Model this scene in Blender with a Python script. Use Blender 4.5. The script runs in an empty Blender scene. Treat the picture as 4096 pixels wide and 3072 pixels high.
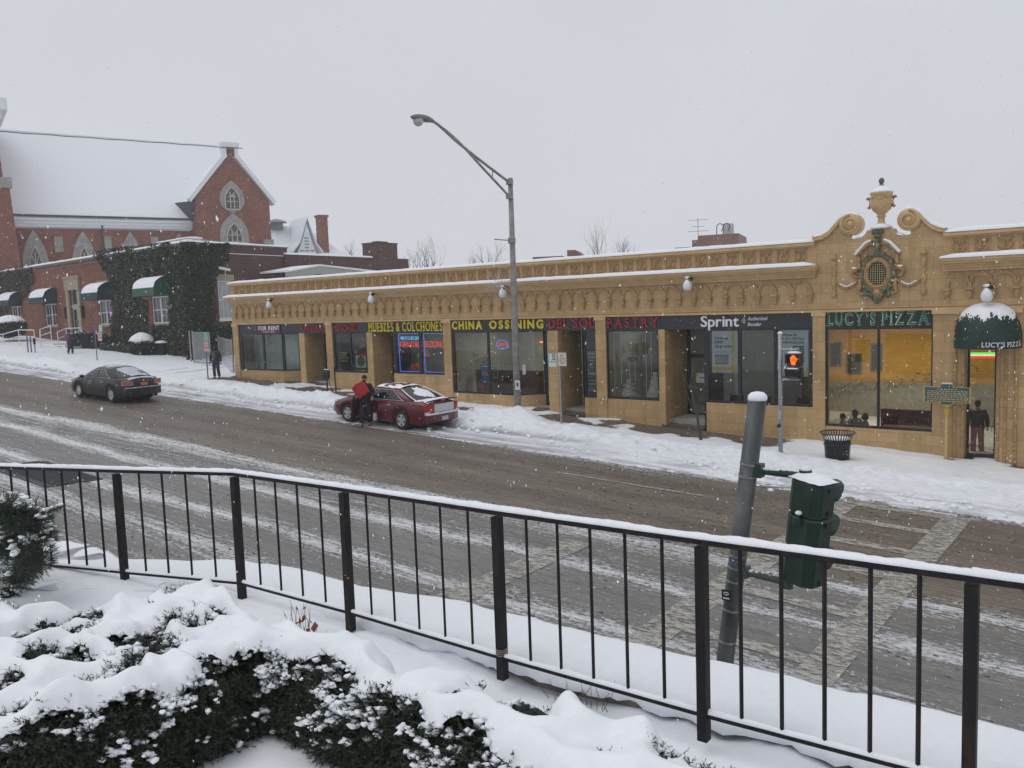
import bpy, math, random
from mathutils import Vector, Matrix, noise
random.seed(7)
PI = math.pi
sc = bpy.context.scene

# ---------------------------------------------------------------- camera
# World: the street runs along X, the shops face -Y at Y = 27.5, the eye is the origin.
FPX, YAW, PITCH, ROLL = 3400.0, 0.66116728, 0.09477359, -0.03551365
_cy, _sy = math.cos(YAW), math.sin(YAW)
FWD = Vector((-_sy*math.cos(PITCH), _cy*math.cos(PITCH), -math.sin(PITCH)))
_r = Vector((_cy, _sy, 0)); _u = _r.cross(FWD)
RIGHT = _r*math.cos(ROLL)+_u*math.sin(ROLL)
UP = -_r*math.sin(ROLL)+_u*math.cos(ROLL)
cam_d = bpy.data.cameras.new('camera'); cam = bpy.data.objects.new('camera', cam_d)
sc.collection.objects.link(cam); sc.camera = cam
m3 = Matrix((RIGHT, UP, -FWD)).transposed()
cam.matrix_world = m3.to_4x4()
cam_d.sensor_width = 36; cam_d.lens = FPX/4096*36; cam_d.clip_start = .05; cam_d.clip_end = 3000

# ---------------------------------------------------------------- sky, sun, exposure
SUN_EL, SUN_AZ = math.radians(66), math.radians(215)
w = bpy.data.worlds.new('World'); sc.world = w; w.use_nodes = True
nt = w.node_tree; bg = nt.nodes['Background']
sky = nt.nodes.new('ShaderNodeTexSky'); sky.sky_type = 'NISHITA'; sky.sun_disc = False
sky.sun_elevation = SUN_EL; sky.sun_rotation = SUN_AZ; sky.air_density = 1; sky.dust_density = 6
mx = nt.nodes.new('ShaderNodeMixRGB'); mx.inputs[0].default_value = .93
nt.links.new(sky.outputs[0], mx.inputs[1]); mx.inputs[2].default_value = (6.6, 6.78, 7.15, 1)
wt = nt.nodes.new('ShaderNodeTexCoord'); wn_ = nt.nodes.new('ShaderNodeTexNoise'); wn_.inputs['Scale'].default_value = 2.2; wn_.inputs['Detail'].default_value = 4; nt.links.new(wt.outputs['Generated'], wn_.inputs['Vector'])
wr_ = nt.nodes.new('ShaderNodeMapRange'); nt.links.new(wn_.outputs[0], wr_.inputs[0]); wr_.inputs[1].default_value = .3; wr_.inputs[2].default_value = .7; wr_.inputs[3].default_value = .96; wr_.inputs[4].default_value = 1.05
ws_ = nt.nodes.new('ShaderNodeVectorMath'); ws_.operation = 'SCALE'; nt.links.new(mx.outputs[0], ws_.inputs[0]); nt.links.new(wr_.outputs[0], ws_.inputs['Scale'])
nt.links.new(ws_.outputs[0], bg.inputs[0]); bg.inputs[1].default_value = .10
sd = bpy.data.lights.new('sun', 'SUN'); sd.energy = .72; sd.angle = math.radians(40); sd.color = (1, .97, .93)
sun = bpy.data.objects.new('sun', sd); sc.collection.objects.link(sun)
sdir = Vector((math.sin(SUN_AZ)*math.cos(SUN_EL), math.cos(SUN_AZ)*math.cos(SUN_EL), math.sin(SUN_EL)))
sun.rotation_euler = sdir.to_track_quat('Z', 'Y').to_euler()
sc.view_settings.view_transform = 'Standard'; sc.view_settings.look = 'None'
sc.view_settings.gamma = 1; sc.view_settings.exposure = 0.0
sc.cycles.max_bounces = 6; sc.cycles.transparent_max_bounces = 16
sc.cycles.sample_clamp_indirect = 4

# ---------------------------------------------------------------- survey helpers: a sight line met with a real plane
def ray(x, y): return RIGHT*((x-2048)/FPX)-UP*((y-1536)/FPX)+FWD
FY = 27.5
def S(x, y, Y=FY): d = ray(x, y); return d*(Y/d.y)
def atX(x, y, X): d = ray(x, y); return d*(X/d.x)
GS, G0 = -.0437, -5.34
def zg(X):
    X = max(-150., min(30., X)); return G0+GS*X
def onG(x, y): d = ray(x, y); return d*(G0/(d.z-GS*d.x))
def onP(x, y, O, az):
    a = math.radians(az); n = (-math.sin(a), math.cos(a)); d = ray(x, y)
    return d*((n[0]*O[0]+n[1]*O[1])/(n[0]*d.x+n[1]*d.y))
def sm(a, b, x):
    t = max(0., min(1., (x-a)/(b-a))); return t*t*(3-2*t)
def lerp(a, b, t): return a+(b-a)*t
def N(x, y, z=0.): return noise.noise(Vector((x, y, z)))
def fbm(x, y, z=0., o=3):
    s, a, f = 0., 1., 1.
    for i in range(o):
        s += a*N(x*f, y*f, z+i*7.3); a *= .5; f *= 2.1
    return s

# ---------------------------------------------------------------- materials
def newmat(name):
    m = bpy.data.materials.new(name); m.use_nodes = True
    return m, m.node_tree, m.node_tree.nodes['Principled BSDF']
def nd(t, kind, **kw):
    n = t.nodes.new(kind)
    for k, v in kw.items():
        if k.startswith('i_'):
            n.inputs[k[2:].replace('_', ' ')].default_value = v
        else: setattr(n, k, v)
    return n
def coords(t, scale=(1, 1, 1)):
    tc = nd(t, 'ShaderNodeTexCoord'); mp = nd(t, 'ShaderNodeMapping'); mp.inputs['Scale'].default_value = scale
    t.links.new(tc.outputs['Object'], mp.inputs[0]); return mp.outputs[0]
def ramp(t, src, stops):
    r = nd(t, 'ShaderNodeValToRGB'); t.links.new(src, r.inputs[0]); e = r.color_ramp.elements
    while len(e) < len(stops): e.new(.5)
    for el, (p, c) in zip(e, stops):
        el.position = p; el.color = c if len(c) == 4 else (*c, 1)
    return r.outputs[0]
def mixc(t, f, a, b, mode='MIX'):
    n = nd(t, 'ShaderNodeMixRGB', blend_type=mode)
    for i, v in enumerate((f, a, b)):
        if hasattr(v, 'type') and hasattr(v, 'node'): t.links.new(v, n.inputs[i])
        elif i == 0: n.inputs[0].default_value = v
        else: n.inputs[i].default_value = (*v, 1) if len(v) == 3 else v
    return n.outputs[0]
def bump(t, p, h, strength=.3, dist=.02):
    b = nd(t, 'ShaderNodeBump'); b.inputs['Strength'].default_value = strength; b.inputs['Distance'].default_value = dist
    t.links.new(h, b.inputs['Height']); t.links.new(b.outputs[0], p.inputs['Normal'])
def plain(name, c, rough=.6, metal=0., var=.12, scale=6., bmp=.0, emit=0., coat=0., spec=None):
    m, t, p = newmat(name)
    n = nd(t, 'ShaderNodeTexNoise'); n.inputs['Scale'].default_value = scale; n.inputs['Detail'].default_value = 5
    t.links.new(coords(t), n.inputs['Vector'])
    lo = tuple(v*(1-var) for v in c); hi = tuple(min(1, v*(1+var)) for v in c)
    t.links.new(ramp(t, n.outputs[0], [(.3, lo), (.7, hi)]), p.inputs['Base Color'])
    p.inputs['Roughness'].default_value = rough; p.inputs['Metallic'].default_value = metal
    if coat: p.inputs['Coat Weight'].default_value = coat; p.inputs['Coat Roughness'].default_value = .08
    if spec is not None: p.inputs['Specular IOR Level'].default_value = spec
    if emit:
        p.inputs['Emission Color'].default_value = (*c, 1); p.inputs['Emission Strength'].default_value = emit
    if bmp: bump(t, p, n.outputs[0], bmp)
    return m
def brick(name, c1, c2, mort, bw, bh, ms, rough=.8, bmp=.4, offs=.5, stain=.25, streak=0.):
    m, t, p = newmat(name)
    tc = nd(t, 'ShaderNodeTexCoord'); sp = nd(t, 'ShaderNodeSeparateXYZ'); t.links.new(tc.outputs['Object'], sp.inputs[0])
    ad = nd(t, 'ShaderNodeMath', operation='ADD'); t.links.new(sp.outputs[0], ad.inputs[0]); t.links.new(sp.outputs[1], ad.inputs[1])
    cb = nd(t, 'ShaderNodeCombineXYZ'); t.links.new(ad.outputs[0], cb.inputs[0]); t.links.new(sp.outputs[2], cb.inputs[1])
    b = nd(t, 'ShaderNodeTexBrick'); b.offset = offs; t.links.new(cb.outputs[0], b.inputs['Vector'])
    b.inputs['Scale'].default_value = 1; b.inputs['Brick Width'].default_value = bw; b.inputs['Row Height'].default_value = bh
    b.inputs['Mortar Size'].default_value = ms; b.inputs['Mortar Smooth'].default_value = .3
    b.inputs['Color1'].default_value = (*c1, 1); b.inputs['Color2'].default_value = (*c2, 1); b.inputs['Mortar'].default_value = (*mort, 1)
    n = nd(t, 'ShaderNodeTexNoise'); n.inputs['Scale'].default_value = .9; n.inputs['Detail'].default_value = 8; n.inputs['Roughness'].default_value = .65
    t.links.new(tc.outputs['Object'], n.inputs['Vector'])
    f = ramp(t, n.outputs[0], [(.35, (1-stain,)*3), (.65, (1.0,)*3)])
    col = mixc(t, 1., b.outputs[0], f, 'MULTIPLY')
    if streak:
        n3 = nd(t, 'ShaderNodeTexNoise'); n3.inputs['Scale'].default_value = 1.6; n3.inputs['Detail'].default_value = 7; n3.inputs['Roughness'].default_value = .7; t.links.new(coords(t, (1.6, 1.6, .22)), n3.inputs['Vector'])
        col = mixc(t, streak, col, ramp(t, n3.outputs[0], [(.42, (1, 1, 1)), (.56, (.80, .76, .70)), (.70, (.55, .50, .44))]), 'MULTIPLY')
    t.links.new(col, p.inputs['Base Color'])
    p.inputs['Roughness'].default_value = rough
    bump(t, p, b.outputs['Fac'], -bmp, .01)
    return m
SN = {}
def snowmat(name, c=(.84, .865, .91), sc1=7., bmp=.35, dist=.03):
    m, t, p = newmat(name)
    n = nd(t, 'ShaderNodeTexNoise'); n.inputs['Scale'].default_value = sc1; n.inputs['Detail'].default_value = 7; t.links.new(coords(t), n.inputs['Vector'])
    t.links.new(ramp(t, n.outputs[0], [(.25, tuple(v*.95 for v in c)), (.7, c)]), p.inputs['Base Color'])
    p.inputs['Roughness'].default_value = .75; p.inputs['Specular IOR Level'].default_value = .25
    n2 = nd(t, 'ShaderNodeTexNoise'); n2.inputs['Scale'].default_value = sc1*9; n2.inputs['Detail'].default_value = 4; t.links.new(coords(t), n2.inputs['Vector'])
    ad = nd(t, 'ShaderNodeMath', operation='MULTIPLY_ADD'); t.links.new(n2.outputs[0], ad.inputs[0]); ad.inputs[1].default_value = .35; t.links.new(n.outputs[0], ad.inputs[2])
    bump(t, p, ad.outputs[0], bmp*1.3, dist); return m
snow = snowmat('fresh_snow'); snow_fine = snowmat('snow_on_ledges', sc1=30, bmp=.25, dist=.01)
snow_near = snowmat('snow_near', sc1=24, bmp=.4, dist=.006)
TAN1, TAN2 = (.57, .385, .185), (.475, .315, .148)
tan_block = brick('tan_glazed_block', TAN1, TAN2, (.36, .235, .115), .62, .31, .007, rough=.45, bmp=.35, stain=.16, streak=.55)
tan = plain('tan_terracotta', (.55, .37, .178), .45, var=.12, scale=3)
tan_dark = plain('tan_terracotta_weathered', (.43, .275, .125), .6, var=.28, scale=9, bmp=.3)
blk = plain('black_metal_paint', (.012, .013, .016), .35, var=.25)
blk_board = plain('black_sign_board', (.022, .022, .027), .3, var=.2)
def glassmat(name, tint=(.85, .9, .9), refl=1.0):
    m, t, p = newmat(name); t.nodes.remove(p); out = t.nodes['Material Output']
    fr = nd(t, 'ShaderNodeFresnel'); fr.inputs[0].default_value = 1.5
    ml = nd(t, 'ShaderNodeMath', operation='MULTIPLY'); ml.inputs[1].default_value = refl; t.links.new(fr.outputs[0], ml.inputs[0])
    tr = nd(t, 'ShaderNodeBsdfTransparent'); tr.inputs[0].default_value = (*tint, 1)
    gl = nd(t, 'ShaderNodeBsdfGlossy'); gl.inputs['Roughness'].default_value = .02
    mi = nd(t, 'ShaderNodeMixShader'); t.links.new(ml.outputs[0], mi.inputs[0]); t.links.new(tr.outputs[0], mi.inputs[1]); t.links.new(gl.outputs[0], mi.inputs[2])
    t.links.new(mi.outputs[0], out.inputs[0]); return m
glass = glassmat('shop_glass', (.8, .86, .86), 1.5)
car_glass = plain('car_glass', (.01, .013, .015), .05, var=.1, spec=.8)
dark_glass = plain('dark_window_glass', (.035, .042, .05), .08, var=.3, scale=1, spec=.7)
galv = plain('galvanised_steel', (.33, .34, .35), .5, .6, var=.2, scale=14)
lampgrey = plain('grey_painted_steel', (.25, .24, .225), .55, var=.25, scale=6, bmp=.1)
whitep = plain('white_paint', (.72, .74, .76), .5, var=.06)
red_brick = brick('church_red_brick', (.29, .10, .052), (.215, .07, .04), (.24, .13, .09), .5, .16, .014, bmp=.2, stain=.35)
red_brick2 = brick('bank_red_brick', (.27, .078, .042), (.17, .05, .032), (.22, .13, .09), .42, .125, .016, bmp=.3, stain=.35)
brown_brick = brick('dark_brown_brick', (.115, .045, .035), (.07, .03, .025), (.12, .085, .07), .42, .125, .016, bmp=.2, stain=.3)
stone = plain('grey_limestone', (.30, .29, .27), .8, var=.2, scale=2, bmp=.2)
tanstone = plain('tan_limestone', (.33, .28, .2), .8, var=.2, scale=2, bmp=.2)

# ---------------------------------------------------------------- mesh builder and scene tags
C = sc.collection
ORG = {}
def tag(o, label=None, cat=None, group=None, kind=None):
    if label: o['label'] = label
    if cat: o['category'] = cat
    if group: o['group'] = group
    if kind: o['kind'] = kind
    return o
def thing(name, label, cat, loc=(0, 0, 0), rz=0., group=None):
    o = bpy.data.objects.new(name, None); o.empty_display_size = .2; C.objects.link(o)
    o.location = loc; o.rotation_euler = (0, 0, rz); tag(o, label, cat, group)
    return o
def root_of(o):
    while o.parent: o = o.parent
    return o
class MB:
    def __init__(s): s.v = []; s.f = []; s.m = []; s.mi = 0
    def add(s, vs, fs):
        b = len(s.v); s.v += [tuple(v) for v in vs]; s.f += [tuple(b+i for i in f) for f in fs]; s.m += [s.mi]*len(fs); return s
    def box(s, x0, x1, y0, y1, z0, z1):
        return s.add([(x0, y0, z0), (x1, y0, z0), (x1, y1, z0), (x0, y1, z0), (x0, y0, z1), (x1, y0, z1), (x1, y1, z1), (x0, y1, z1)],
                     [(3, 2, 1, 0), (4, 5, 6, 7), (0, 1, 5, 4), (1, 2, 6, 5), (2, 3, 7, 6), (3, 0, 4, 7)])
    def hexa(s, bot, top):
        return s.add(list(bot)+list(top), [(3, 2, 1, 0), (4, 5, 6, 7), (0, 1, 5, 4), (1, 2, 6, 5), (2, 3, 7, 6), (3, 0, 4, 7)])
    def quad(s, a, b, c, d): return s.add([a, b, c, d], [(0, 1, 2, 3)])
    def prism(s, pts, y0, y1, flip=False):
        # outline in X,Z extruded along Y (y0 = front); outline counter-clockwise seen from -Y
        n = len(pts); vs = [(x, y0, z) for x, z in pts]+[(x, y1, z) for x, z in pts]
        fs = [tuple(range(n)), tuple(range(2*n-1, n-1, -1))]+[(i, i+n, (i+1) % n+n, (i+1) % n) for i in range(n)]
        return s.add(vs, fs)
    def slab(s, pts, z0, z1):
        n = len(pts); vs = [(x, y, z0) for x, y in pts]+[(x, y, z1) for x, y in pts]
        fs = [tuple(range(n-1, -1, -1)), tuple(range(n, 2*n))]+[(i, (i+1) % n, (i+1) % n+n, i+n) for i in range(n)]
        return s.add(vs, fs)
    def tube(s, path, r, n=6, cap=True):
        path = [Vector(p) for p in path]; rs = r if isinstance(r, (list, tuple)) else [r]*len(path)
        vs = []; prev = None
        for i, p in enumerate(path):
            d = (path[min(i+1, len(path)-1)]-path[max(i-1, 0)]).normalized()
            if prev is None:
                a = Vector((0, 0, 1)) if abs(d.z) < .9 else Vector((1, 0, 0))
                e1 = d.cross(a).normalized()
            else: e1 = (prev-d*prev.dot(d)).normalized()
            prev = e1; e2 = d.cross(e1)
            for k in range(n):
                an = 2*PI*k/n; vs.append(p+(e1*math.cos(an)+e2*math.sin(an))*rs[i])
        fs = []
        for i in range(len(path)-1):
            for k in range(n): fs.append((i*n+k, i*n+(k+1) % n, (i+1)*n+(k+1) % n, (i+1)*n+k))
        if cap: fs += [tuple(range(n-1, -1, -1)), tuple(range((len(path)-1)*n, len(path)*n))]
        return s.add(vs, fs)
    def lathe(s, prof, c=(0, 0, 0), n=16, ax='z', ph=0.):
        vs = []
        for r, h in prof:
            for k in range(n):
                a = 2*PI*k/n+ph; p = (r*math.cos(a), r*math.sin(a), h)
                if ax == 'y': p = (p[0], p[2], p[1])
                if ax == 'x': p = (p[2], p[0], p[1])
                vs.append((p[0]+c[0], p[1]+c[1], p[2]+c[2]))
        fs = []
        for i in range(len(prof)-1):
            for k in range(n): fs.append((i*n+k, i*n+(k+1) % n, (i+1)*n+(k+1) % n, (i+1)*n+k))
        fs += [tuple(range(n-1, -1, -1)), tuple(range((len(prof)-1)*n, len(prof)*n))]
        return s.add(vs, fs)
    def ball(s, c, r, nu=10, nv=6, amp=0., seed=0.):
        rx, ry, rz = r if isinstance(r, (tuple, list)) else (r, r, r); vs = []
        for i in range(nv+1):
            th = PI*i/nv
            for k in range(nu):
                ph = 2*PI*k/nu; d = (math.sin(th)*math.cos(ph), math.sin(th)*math.sin(ph), math.cos(th))
                q = 1+amp*N(d[0]*1.7+seed, d[1]*1.7, d[2]*1.7)
                vs.append((c[0]+rx*d[0]*q, c[1]+ry*d[1]*q, c[2]+rz*d[2]*q))
        fs = [(i*nu+k, (i+1)*nu+k, (i+1)*nu+(k+1) % nu, i*nu+(k+1) % nu) for i in range(nv) for k in range(nu)]
        return s.add(vs, fs)
    def grid(s, xs, ys, f):
        nx, ny = len(xs), len(ys); vs = [f(x, y) for y in ys for x in xs]
        return s.add(vs, [(j*nx+i, j*nx+i+1, (j+1)*nx+i+1, (j+1)*nx+i) for j in range(ny-1) for i in range(nx-1)])
    def build(s, name, mats, parent=None, smooth=False, world=True, rec=True):
        me = bpy.data.meshes.new(name); v = s.v
        if parent is not None and world:
            r = root_of(parent); M = (Matrix.Translation(r.location) @ r.rotation_euler.to_matrix().to_4x4()).inverted()
            v = [M @ Vector(p) for p in v]
        me.from_pydata([tuple(p) for p in v], [], s.f)
        if not isinstance(mats, (list, tuple)): mats = [mats]
        for m in mats: me.materials.append(m)
        if len(mats) > 1: me.polygons.foreach_set('material_index', s.m)
        if smooth: me.shade_smooth()
        me.update(); o = bpy.data.objects.new(name, me); C.objects.link(o)
        if parent is not None: o.parent = parent
        return o
def copy_tree(o, parent=None):
    c = o.copy(); C.objects.link(c)
    if parent is not None: c.parent = parent
    for ch in list(o.children): copy_tree(ch, c)
    return c
def setattr_v(o, name, vals):
    a = o.data.attributes.new(name, 'FLOAT', 'POINT'); a.data.foreach_set('value', vals)
def attr(t, name):
    n = nd(t, 'ShaderNodeAttribute'); n.attribute_name = name; return n.outputs['Fac']
def rng(a, b, st):
    n = max(1, int(round((b-a)/st))); return [a+(b-a)*i/n for i in range(n+1)]
def snow_strip(mb, x0, x1, y0, y1, z, h, st=.35, seed=0.):
    # a rounded, slightly uneven ridge of snow lying along X
    xs = rng(x0, x1, st); prof = [(0, 0), (.03, .55), (.18, .92), (.5, 1), (.82, .92), (.97, .55), (1, 0)]
    vs = []
    for x in xs:
        e = min(1, (min(x-x0, x1-x)/.06)*.5+.5)
        for u, q in prof:
            k = 1+.22*N(x*1.9+seed, u*3, seed)+.1*N(x*7, seed)
            vs.append((x, lerp(y0, y1, u)+.012*N(x*3, seed+3), z+h*q*k*e))
    n = len(prof); fs = [(i*n+k, (i+1)*n+k, (i+1)*n+k+1, i*n+k+1) for i in range(len(xs)-1) for k in range(n-1)]
    fs += [tuple(range(n)), tuple(range(len(xs)*n-1, (len(xs)-1)*n-1, -1))]
    return mb.add(vs, fs)

# ---------------------------------------------------------------- lettering
SERIF = {'L': ([.14], [.14]), 'U': ([.14, .86], []), 'Y': ([.1, .9], [.5]), 'P': ([.14], [.14]), 'I': ([.5], [.5]), 'A': ([], [.1, .9]),
         'M': ([.1, .9], [.1, .9]), 'E': ([.14], [.14]), 'B': ([.14], [.14]), 'D': ([.14], [.14]), 'R': ([.14], [.14, .88]), 'N': ([.12], [.12]),
         'H': ([.12, .88], [.12, .88]), 'T': ([], [.5]), 'X': ([.1, .9], [.1, .9]), 'V': ([.1, .9], [])}
def glyph(ch, off, depth):
    cu = bpy.data.curves.new('t', 'FONT'); cu.body = ch; cu.size = 1; cu.offset = off; cu.extrude = depth/2; cu.resolution_u = 3
    o = bpy.data.objects.new('t', cu); C.objects.link(o); dg = bpy.context.evaluated_depsgraph_get(); dg.update()
    me = bpy.data.meshes.new_from_object(o.evaluated_get(dg)); vs = [tuple(v.co) for v in me.vertices]; fs = [tuple(p.vertices) for p in me.polygons]
    bpy.data.objects.remove(o); bpy.data.curves.remove(cu); bpy.data.meshes.remove(me); return vs, fs
GC = {}
def text(mb, s, x0, x1, z0, z1, y, off=.0, depth=.03, serif=False, space=.1, slant=0., fat=0., zf=None, xf=None):
    """Lettering standing in the XZ plane, front face towards -Y, filling x0..x1 and z0..z1."""
    pos = 0.; items = []
    for ch in s:
        if ch == ' ': pos += .32; continue
        k = (ch, off)
        if k not in GC: GC[k] = glyph(ch, off, 1.)
        vs, fs = GC[k]
        if not vs: pos += .3; continue
        a = min(v[0] for v in vs); b = max(v[0] for v in vs); items.append((ch, pos-a, a, b, vs, fs)); pos += (b-a)+space
    tot = pos-space; sx = (x1-x0)/tot; allz = [v[1] for it in items for v in it[4] if it[0] not in "gjpqy,'"]
    lo, hi = min(allz), max(allz); sz = (z1-z0)/(hi-lo)
    def put(u, vv, w):
        xx = x0+u*sx+slant*(vv-lo)*sz; zz = z0+(vv-lo)*sz
        if zf: zz = zz+zf((xx-x0)/(x1-x0))
        return (xx, y+w, zz)
    for ch, p0, a, b, vs, fs in items:
        mb.add([put(v[0]+p0, v[1], -v[2]*depth) for v in vs], fs)
        if serif and ch in SERIF:
            top, bot = SERIF[ch]; ga, gb = p0+a, p0+b; sw = .13; sh = .085
            for lst, zz in ((top, hi), (bot, lo)):
                for q in lst:
                    cx = lerp(ga, gb, q); zz0 = zz-sh if zz == hi else zz
                    c0 = put(cx-sw, zz0, 0); c1 = put(cx+sw, zz0+sh, 0)
                    mb.box(min(c0[0], c1[0]), max(c0[0], c1[0]), y-depth/2-.002, y+depth/2+.002, c0[2], c1[2])
    return mb
# ================================================================ ground, road, snow
gm = MB(); gm.grid([-900, -300, -150, -90, -60, -40, -20, 0, 30, 100, 400], [-300, -60, 0, 4.9, 10, 24, 40, 60, 90, 150, 300, 900], lambda x, y: (x, y, zg(x)-.35))
g = gm.build('ground', snow); tag(g, 'snow covered ground behind the shops and the church', kind='structure')

def rh(x, y):
    c = 0.
    return zg(x)+.012*N(x*.5, y*5)+.006*N(x*2.5, y*11, 5)
def road_material():
    m, t, p = newmat('slushy_asphalt')
    tc = nd(t, 'ShaderNodeTexCoord'); sp = nd(t, 'ShaderNodeSeparateXYZ'); t.links.new(tc.outputs['Object'], sp.inputs[0])
    def noise_(scale, sc3, det=6, rough=.6):
        n = nd(t, 'ShaderNodeTexNoise'); n.inputs['Scale'].default_value = scale; n.inputs['Detail'].default_value = det; n.inputs['Roughness'].default_value = rough
        t.links.new(coords(t, sc3), n.inputs['Vector']); return n.outputs[0]
    def math_(op, a, b=None):
        n = nd(t, 'ShaderNodeMath', operation=op)
        for i, v in enumerate((a, b)):
            if v is None: continue
            if isinstance(v, (int, float)): n.inputs[i].default_value = v
            else: t.links.new(v, n.inputs[i])
        return n.outputs[0]
    def mixf(a_, b_): return math_('ADD', math_('MULTIPLY', a_, .62), math_('MULTIPLY', b_, .38))
    wv = noise_(.5, (.22, .6, 1), 3); fine = mixf(noise_(4, (.14, 2.8, 1), 7, .68), noise_(7, (.6, 1.8, 1), 7, .7)); speck = noise_(17, (.7, 1.2, 1), 8, .8); big = noise_(.35, (.4, 1.4, 1), 4)
    yy = math_('ADD', sp.outputs[1], math_('MULTIPLY', math_('SUBTRACT', wv, .5), 1.5))
    u = math_('DIVIDE', math_('SUBTRACT', yy, 6.), 16.)
    y_ = lambda v: (v-6)/16
    g1 = lambda v: (v, v, v)
    # wet base: grey traffic lane near side, sanded brown slush far side
    base = ramp(t, u, [(y_(6.5), (.17, .155, .138)), (y_(8.6), (.12, .115, .107)), (y_(9.4), (.18, .17, .155)), (y_(10.2), (.115, .112, .105)), (y_(11.0), (.18, .17, .155)), (y_(11.9), (.12, .118, .112)), (y_(12.9), (.18, .17, .155)), (y_(13.7), (.12, .116, .108)), (y_(14.8), (.16, .14, .115)), (y_(16.0), (.145, .118, .09)), (y_(16.8), (.10, .082, .063)), (y_(17.7), (.15, .122, .094)), (y_(18.5), (.10, .082, .064)), (y_(19.4), (.145, .118, .09)), (y_(20.1), (.105, .086, .067)), (y_(21.0), (.15, .125, .10)), (y_(21.6), (.17, .155, .135))])
    base = mixc(t, 1., base, ramp(t, fine, [(.36, g1(.45)), (.5, g1(1.)), (.62, g1(1.6))]), 'MULTIPLY')
    base = mixc(t, 1., base, ramp(t, speck, [(.36, g1(.5)), (.5, g1(1.)), (.64, g1(1.6))]), 'MULTIPLY')
    base = mixc(t, .5, base, ramp(t, big, [(.35, g1(.8)), (.65, g1(1.15))]), 'MULTIPLY')
    # snow between the wheel tracks
    sn = ramp(t, u, [(y_(6.5), g1(.5)), (y_(7.9), g1(.42)), (y_(8.6), g1(.12)), (y_(9.35), g1(.56)), (y_(10.2), g1(.08)), (y_(11.0), g1(.62)), (y_(11.6), g1(.10)), (y_(12.5), g1(.12)), (y_(12.95), g1(.64)), (y_(13.5), g1(.28)),
                     (y_(14.2), g1(.22)), (y_(14.95), g1(.63)), (y_(15.6), g1(.14)), (y_(18), g1(.10)), (y_(18.4), g1(.20)), (y_(20.7), g1(.10)), (y_(21.15), g1(.5)), (y_(21.9), g1(.8))])
    # further up the hill (towards the church) the near lane keeps more snow
    hill = nd(t, 'ShaderNodeMapRange'); t.links.new(sp.outputs[0], hill.inputs[0]); hill.inputs[1].default_value = -8; hill.inputs[2].default_value = -34; hill.inputs[3].default_value = .07; hill.inputs[4].default_value = .20
    lane = ramp(t, u, [(y_(15.2), g1(1)), (y_(15.9), g1(0))])
    sn = math_('ADD', sn, math_('MULTIPLY', hill.outputs[0], lane))
    k = math_('ADD', sn, math_('MULTIPLY', math_('SUBTRACT', fine, .5), 2.1))
    k = math_('ADD', k, math_('MULTIPLY', math_('SUBTRACT', speck, .5), 1.9))
    fac = ramp(t, k, [(.42, g1(0)), (.60, g1(.72)), (.85, g1(.95))])
    # pale smear of thin snow over the near lane
    thin = ramp(t, u, [(y_(14.6), g1(.10)), (y_(15.6), g1(.02))])
    base2 = mixc(t, thin, base, (.62, .62, .63))
    col = mixc(t, fac, base2, (.74, .755, .78)); t.links.new(col, p.inputs['Base Color'])
    t.links.new(ramp(t, fac, [(0, g1(.48)), (1, g1(.8))]), p.inputs['Roughness'])
    h = math_('ADD', math_('MULTIPLY', fine, .7), math_('ADD', math_('MULTIPLY', speck, .4), math_('MULTIPLY', fac, .6)))
    bump(t, p, h, .75, .05); return m
road_mat = road_material()
rm = MB(); rm.grid(rng(-150, -60, 1.0)[:-1]+rng(-60, -30, .3)[:-1]+rng(-30, 12, .16), rng(5.6, 24.4, .12), lambda x, y: (x, y, rh(x, y)))
road = rm.build('road', road_mat, smooth=True); tag(road, 'wide street covered with brown slush and tyre tracks', kind='structure')

# painted markings, lying on the road
def paint(name, c, cut):
    m, t, p = newmat(name); out = t.nodes['Material Output']
    n = nd(t, 'ShaderNodeTexNoise'); n.inputs['Scale'].default_value = 6; n.inputs['Detail'].default_value = 10; n.inputs['Roughness'].default_value = .8; t.links.new(coords(t, (.8, 1.7, 1)), n.inputs['Vector'])
    n4 = nd(t, 'ShaderNodeTexNoise'); n4.inputs['Scale'].default_value = 14; n4.inputs['Detail'].default_value = 6; t.links.new(coords(t, (.8, 1.3, 1)), n4.inputs['Vector']); t.links.new(ramp(t, n4.outputs[0], [(.36, tuple(v*.6 for v in c)), (.47, tuple(v*.92 for v in c)), (.65, c)]), p.inputs['Base Color'])
    a = ramp(t, n.outputs[0], [(cut, (0, 0, 0)), (cut+.13, (1, 1, 1))])
    tr = nd(t, 'ShaderNodeBsdfTransparent'); mi = nd(t, 'ShaderNodeMixShader'); t.links.new(a, mi.inputs[0]); t.links.new(tr.outputs[0], mi.inputs[1]); t.links.new(p.outputs[0], mi.inputs[2])
    t.links.new(mi.outputs[0], out.inputs[0]); p.inputs['Roughness'].default_value = .6
    return m
pw = paint('worn_white_road_paint', (.44, .425, .38), .415); py_ = paint('worn_yellow_road_paint', (.33, .24, .11), .52)
cw = MB()
def mark(x0, x1, y0, y1, mb=cw): mb.grid(rng(x0, x1, .3), rng(y0, y1, .3), lambda x, y: (x, y, rh(x, y)+.016))
mark(-6.35, -5.78, 8.4, 20.9); mark(-3.95, -3.40, 8.4, 20.9)
for yb in (9.3, 11.6, 13.7, 15.9, 17.6, 19.3, 20.75): mark(-5.78, -3.95, yb-.17, yb+.17)
tag(cw.build('crosswalk_marking', pw), 'worn white ladder crosswalk in front of the pizza shop', kind='structure')
st = MB(); mark(-9.75, -9.15, 8.6, 14.2, st); mark(-13.5, -8.8, 19.15, 19.27, st)
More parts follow.
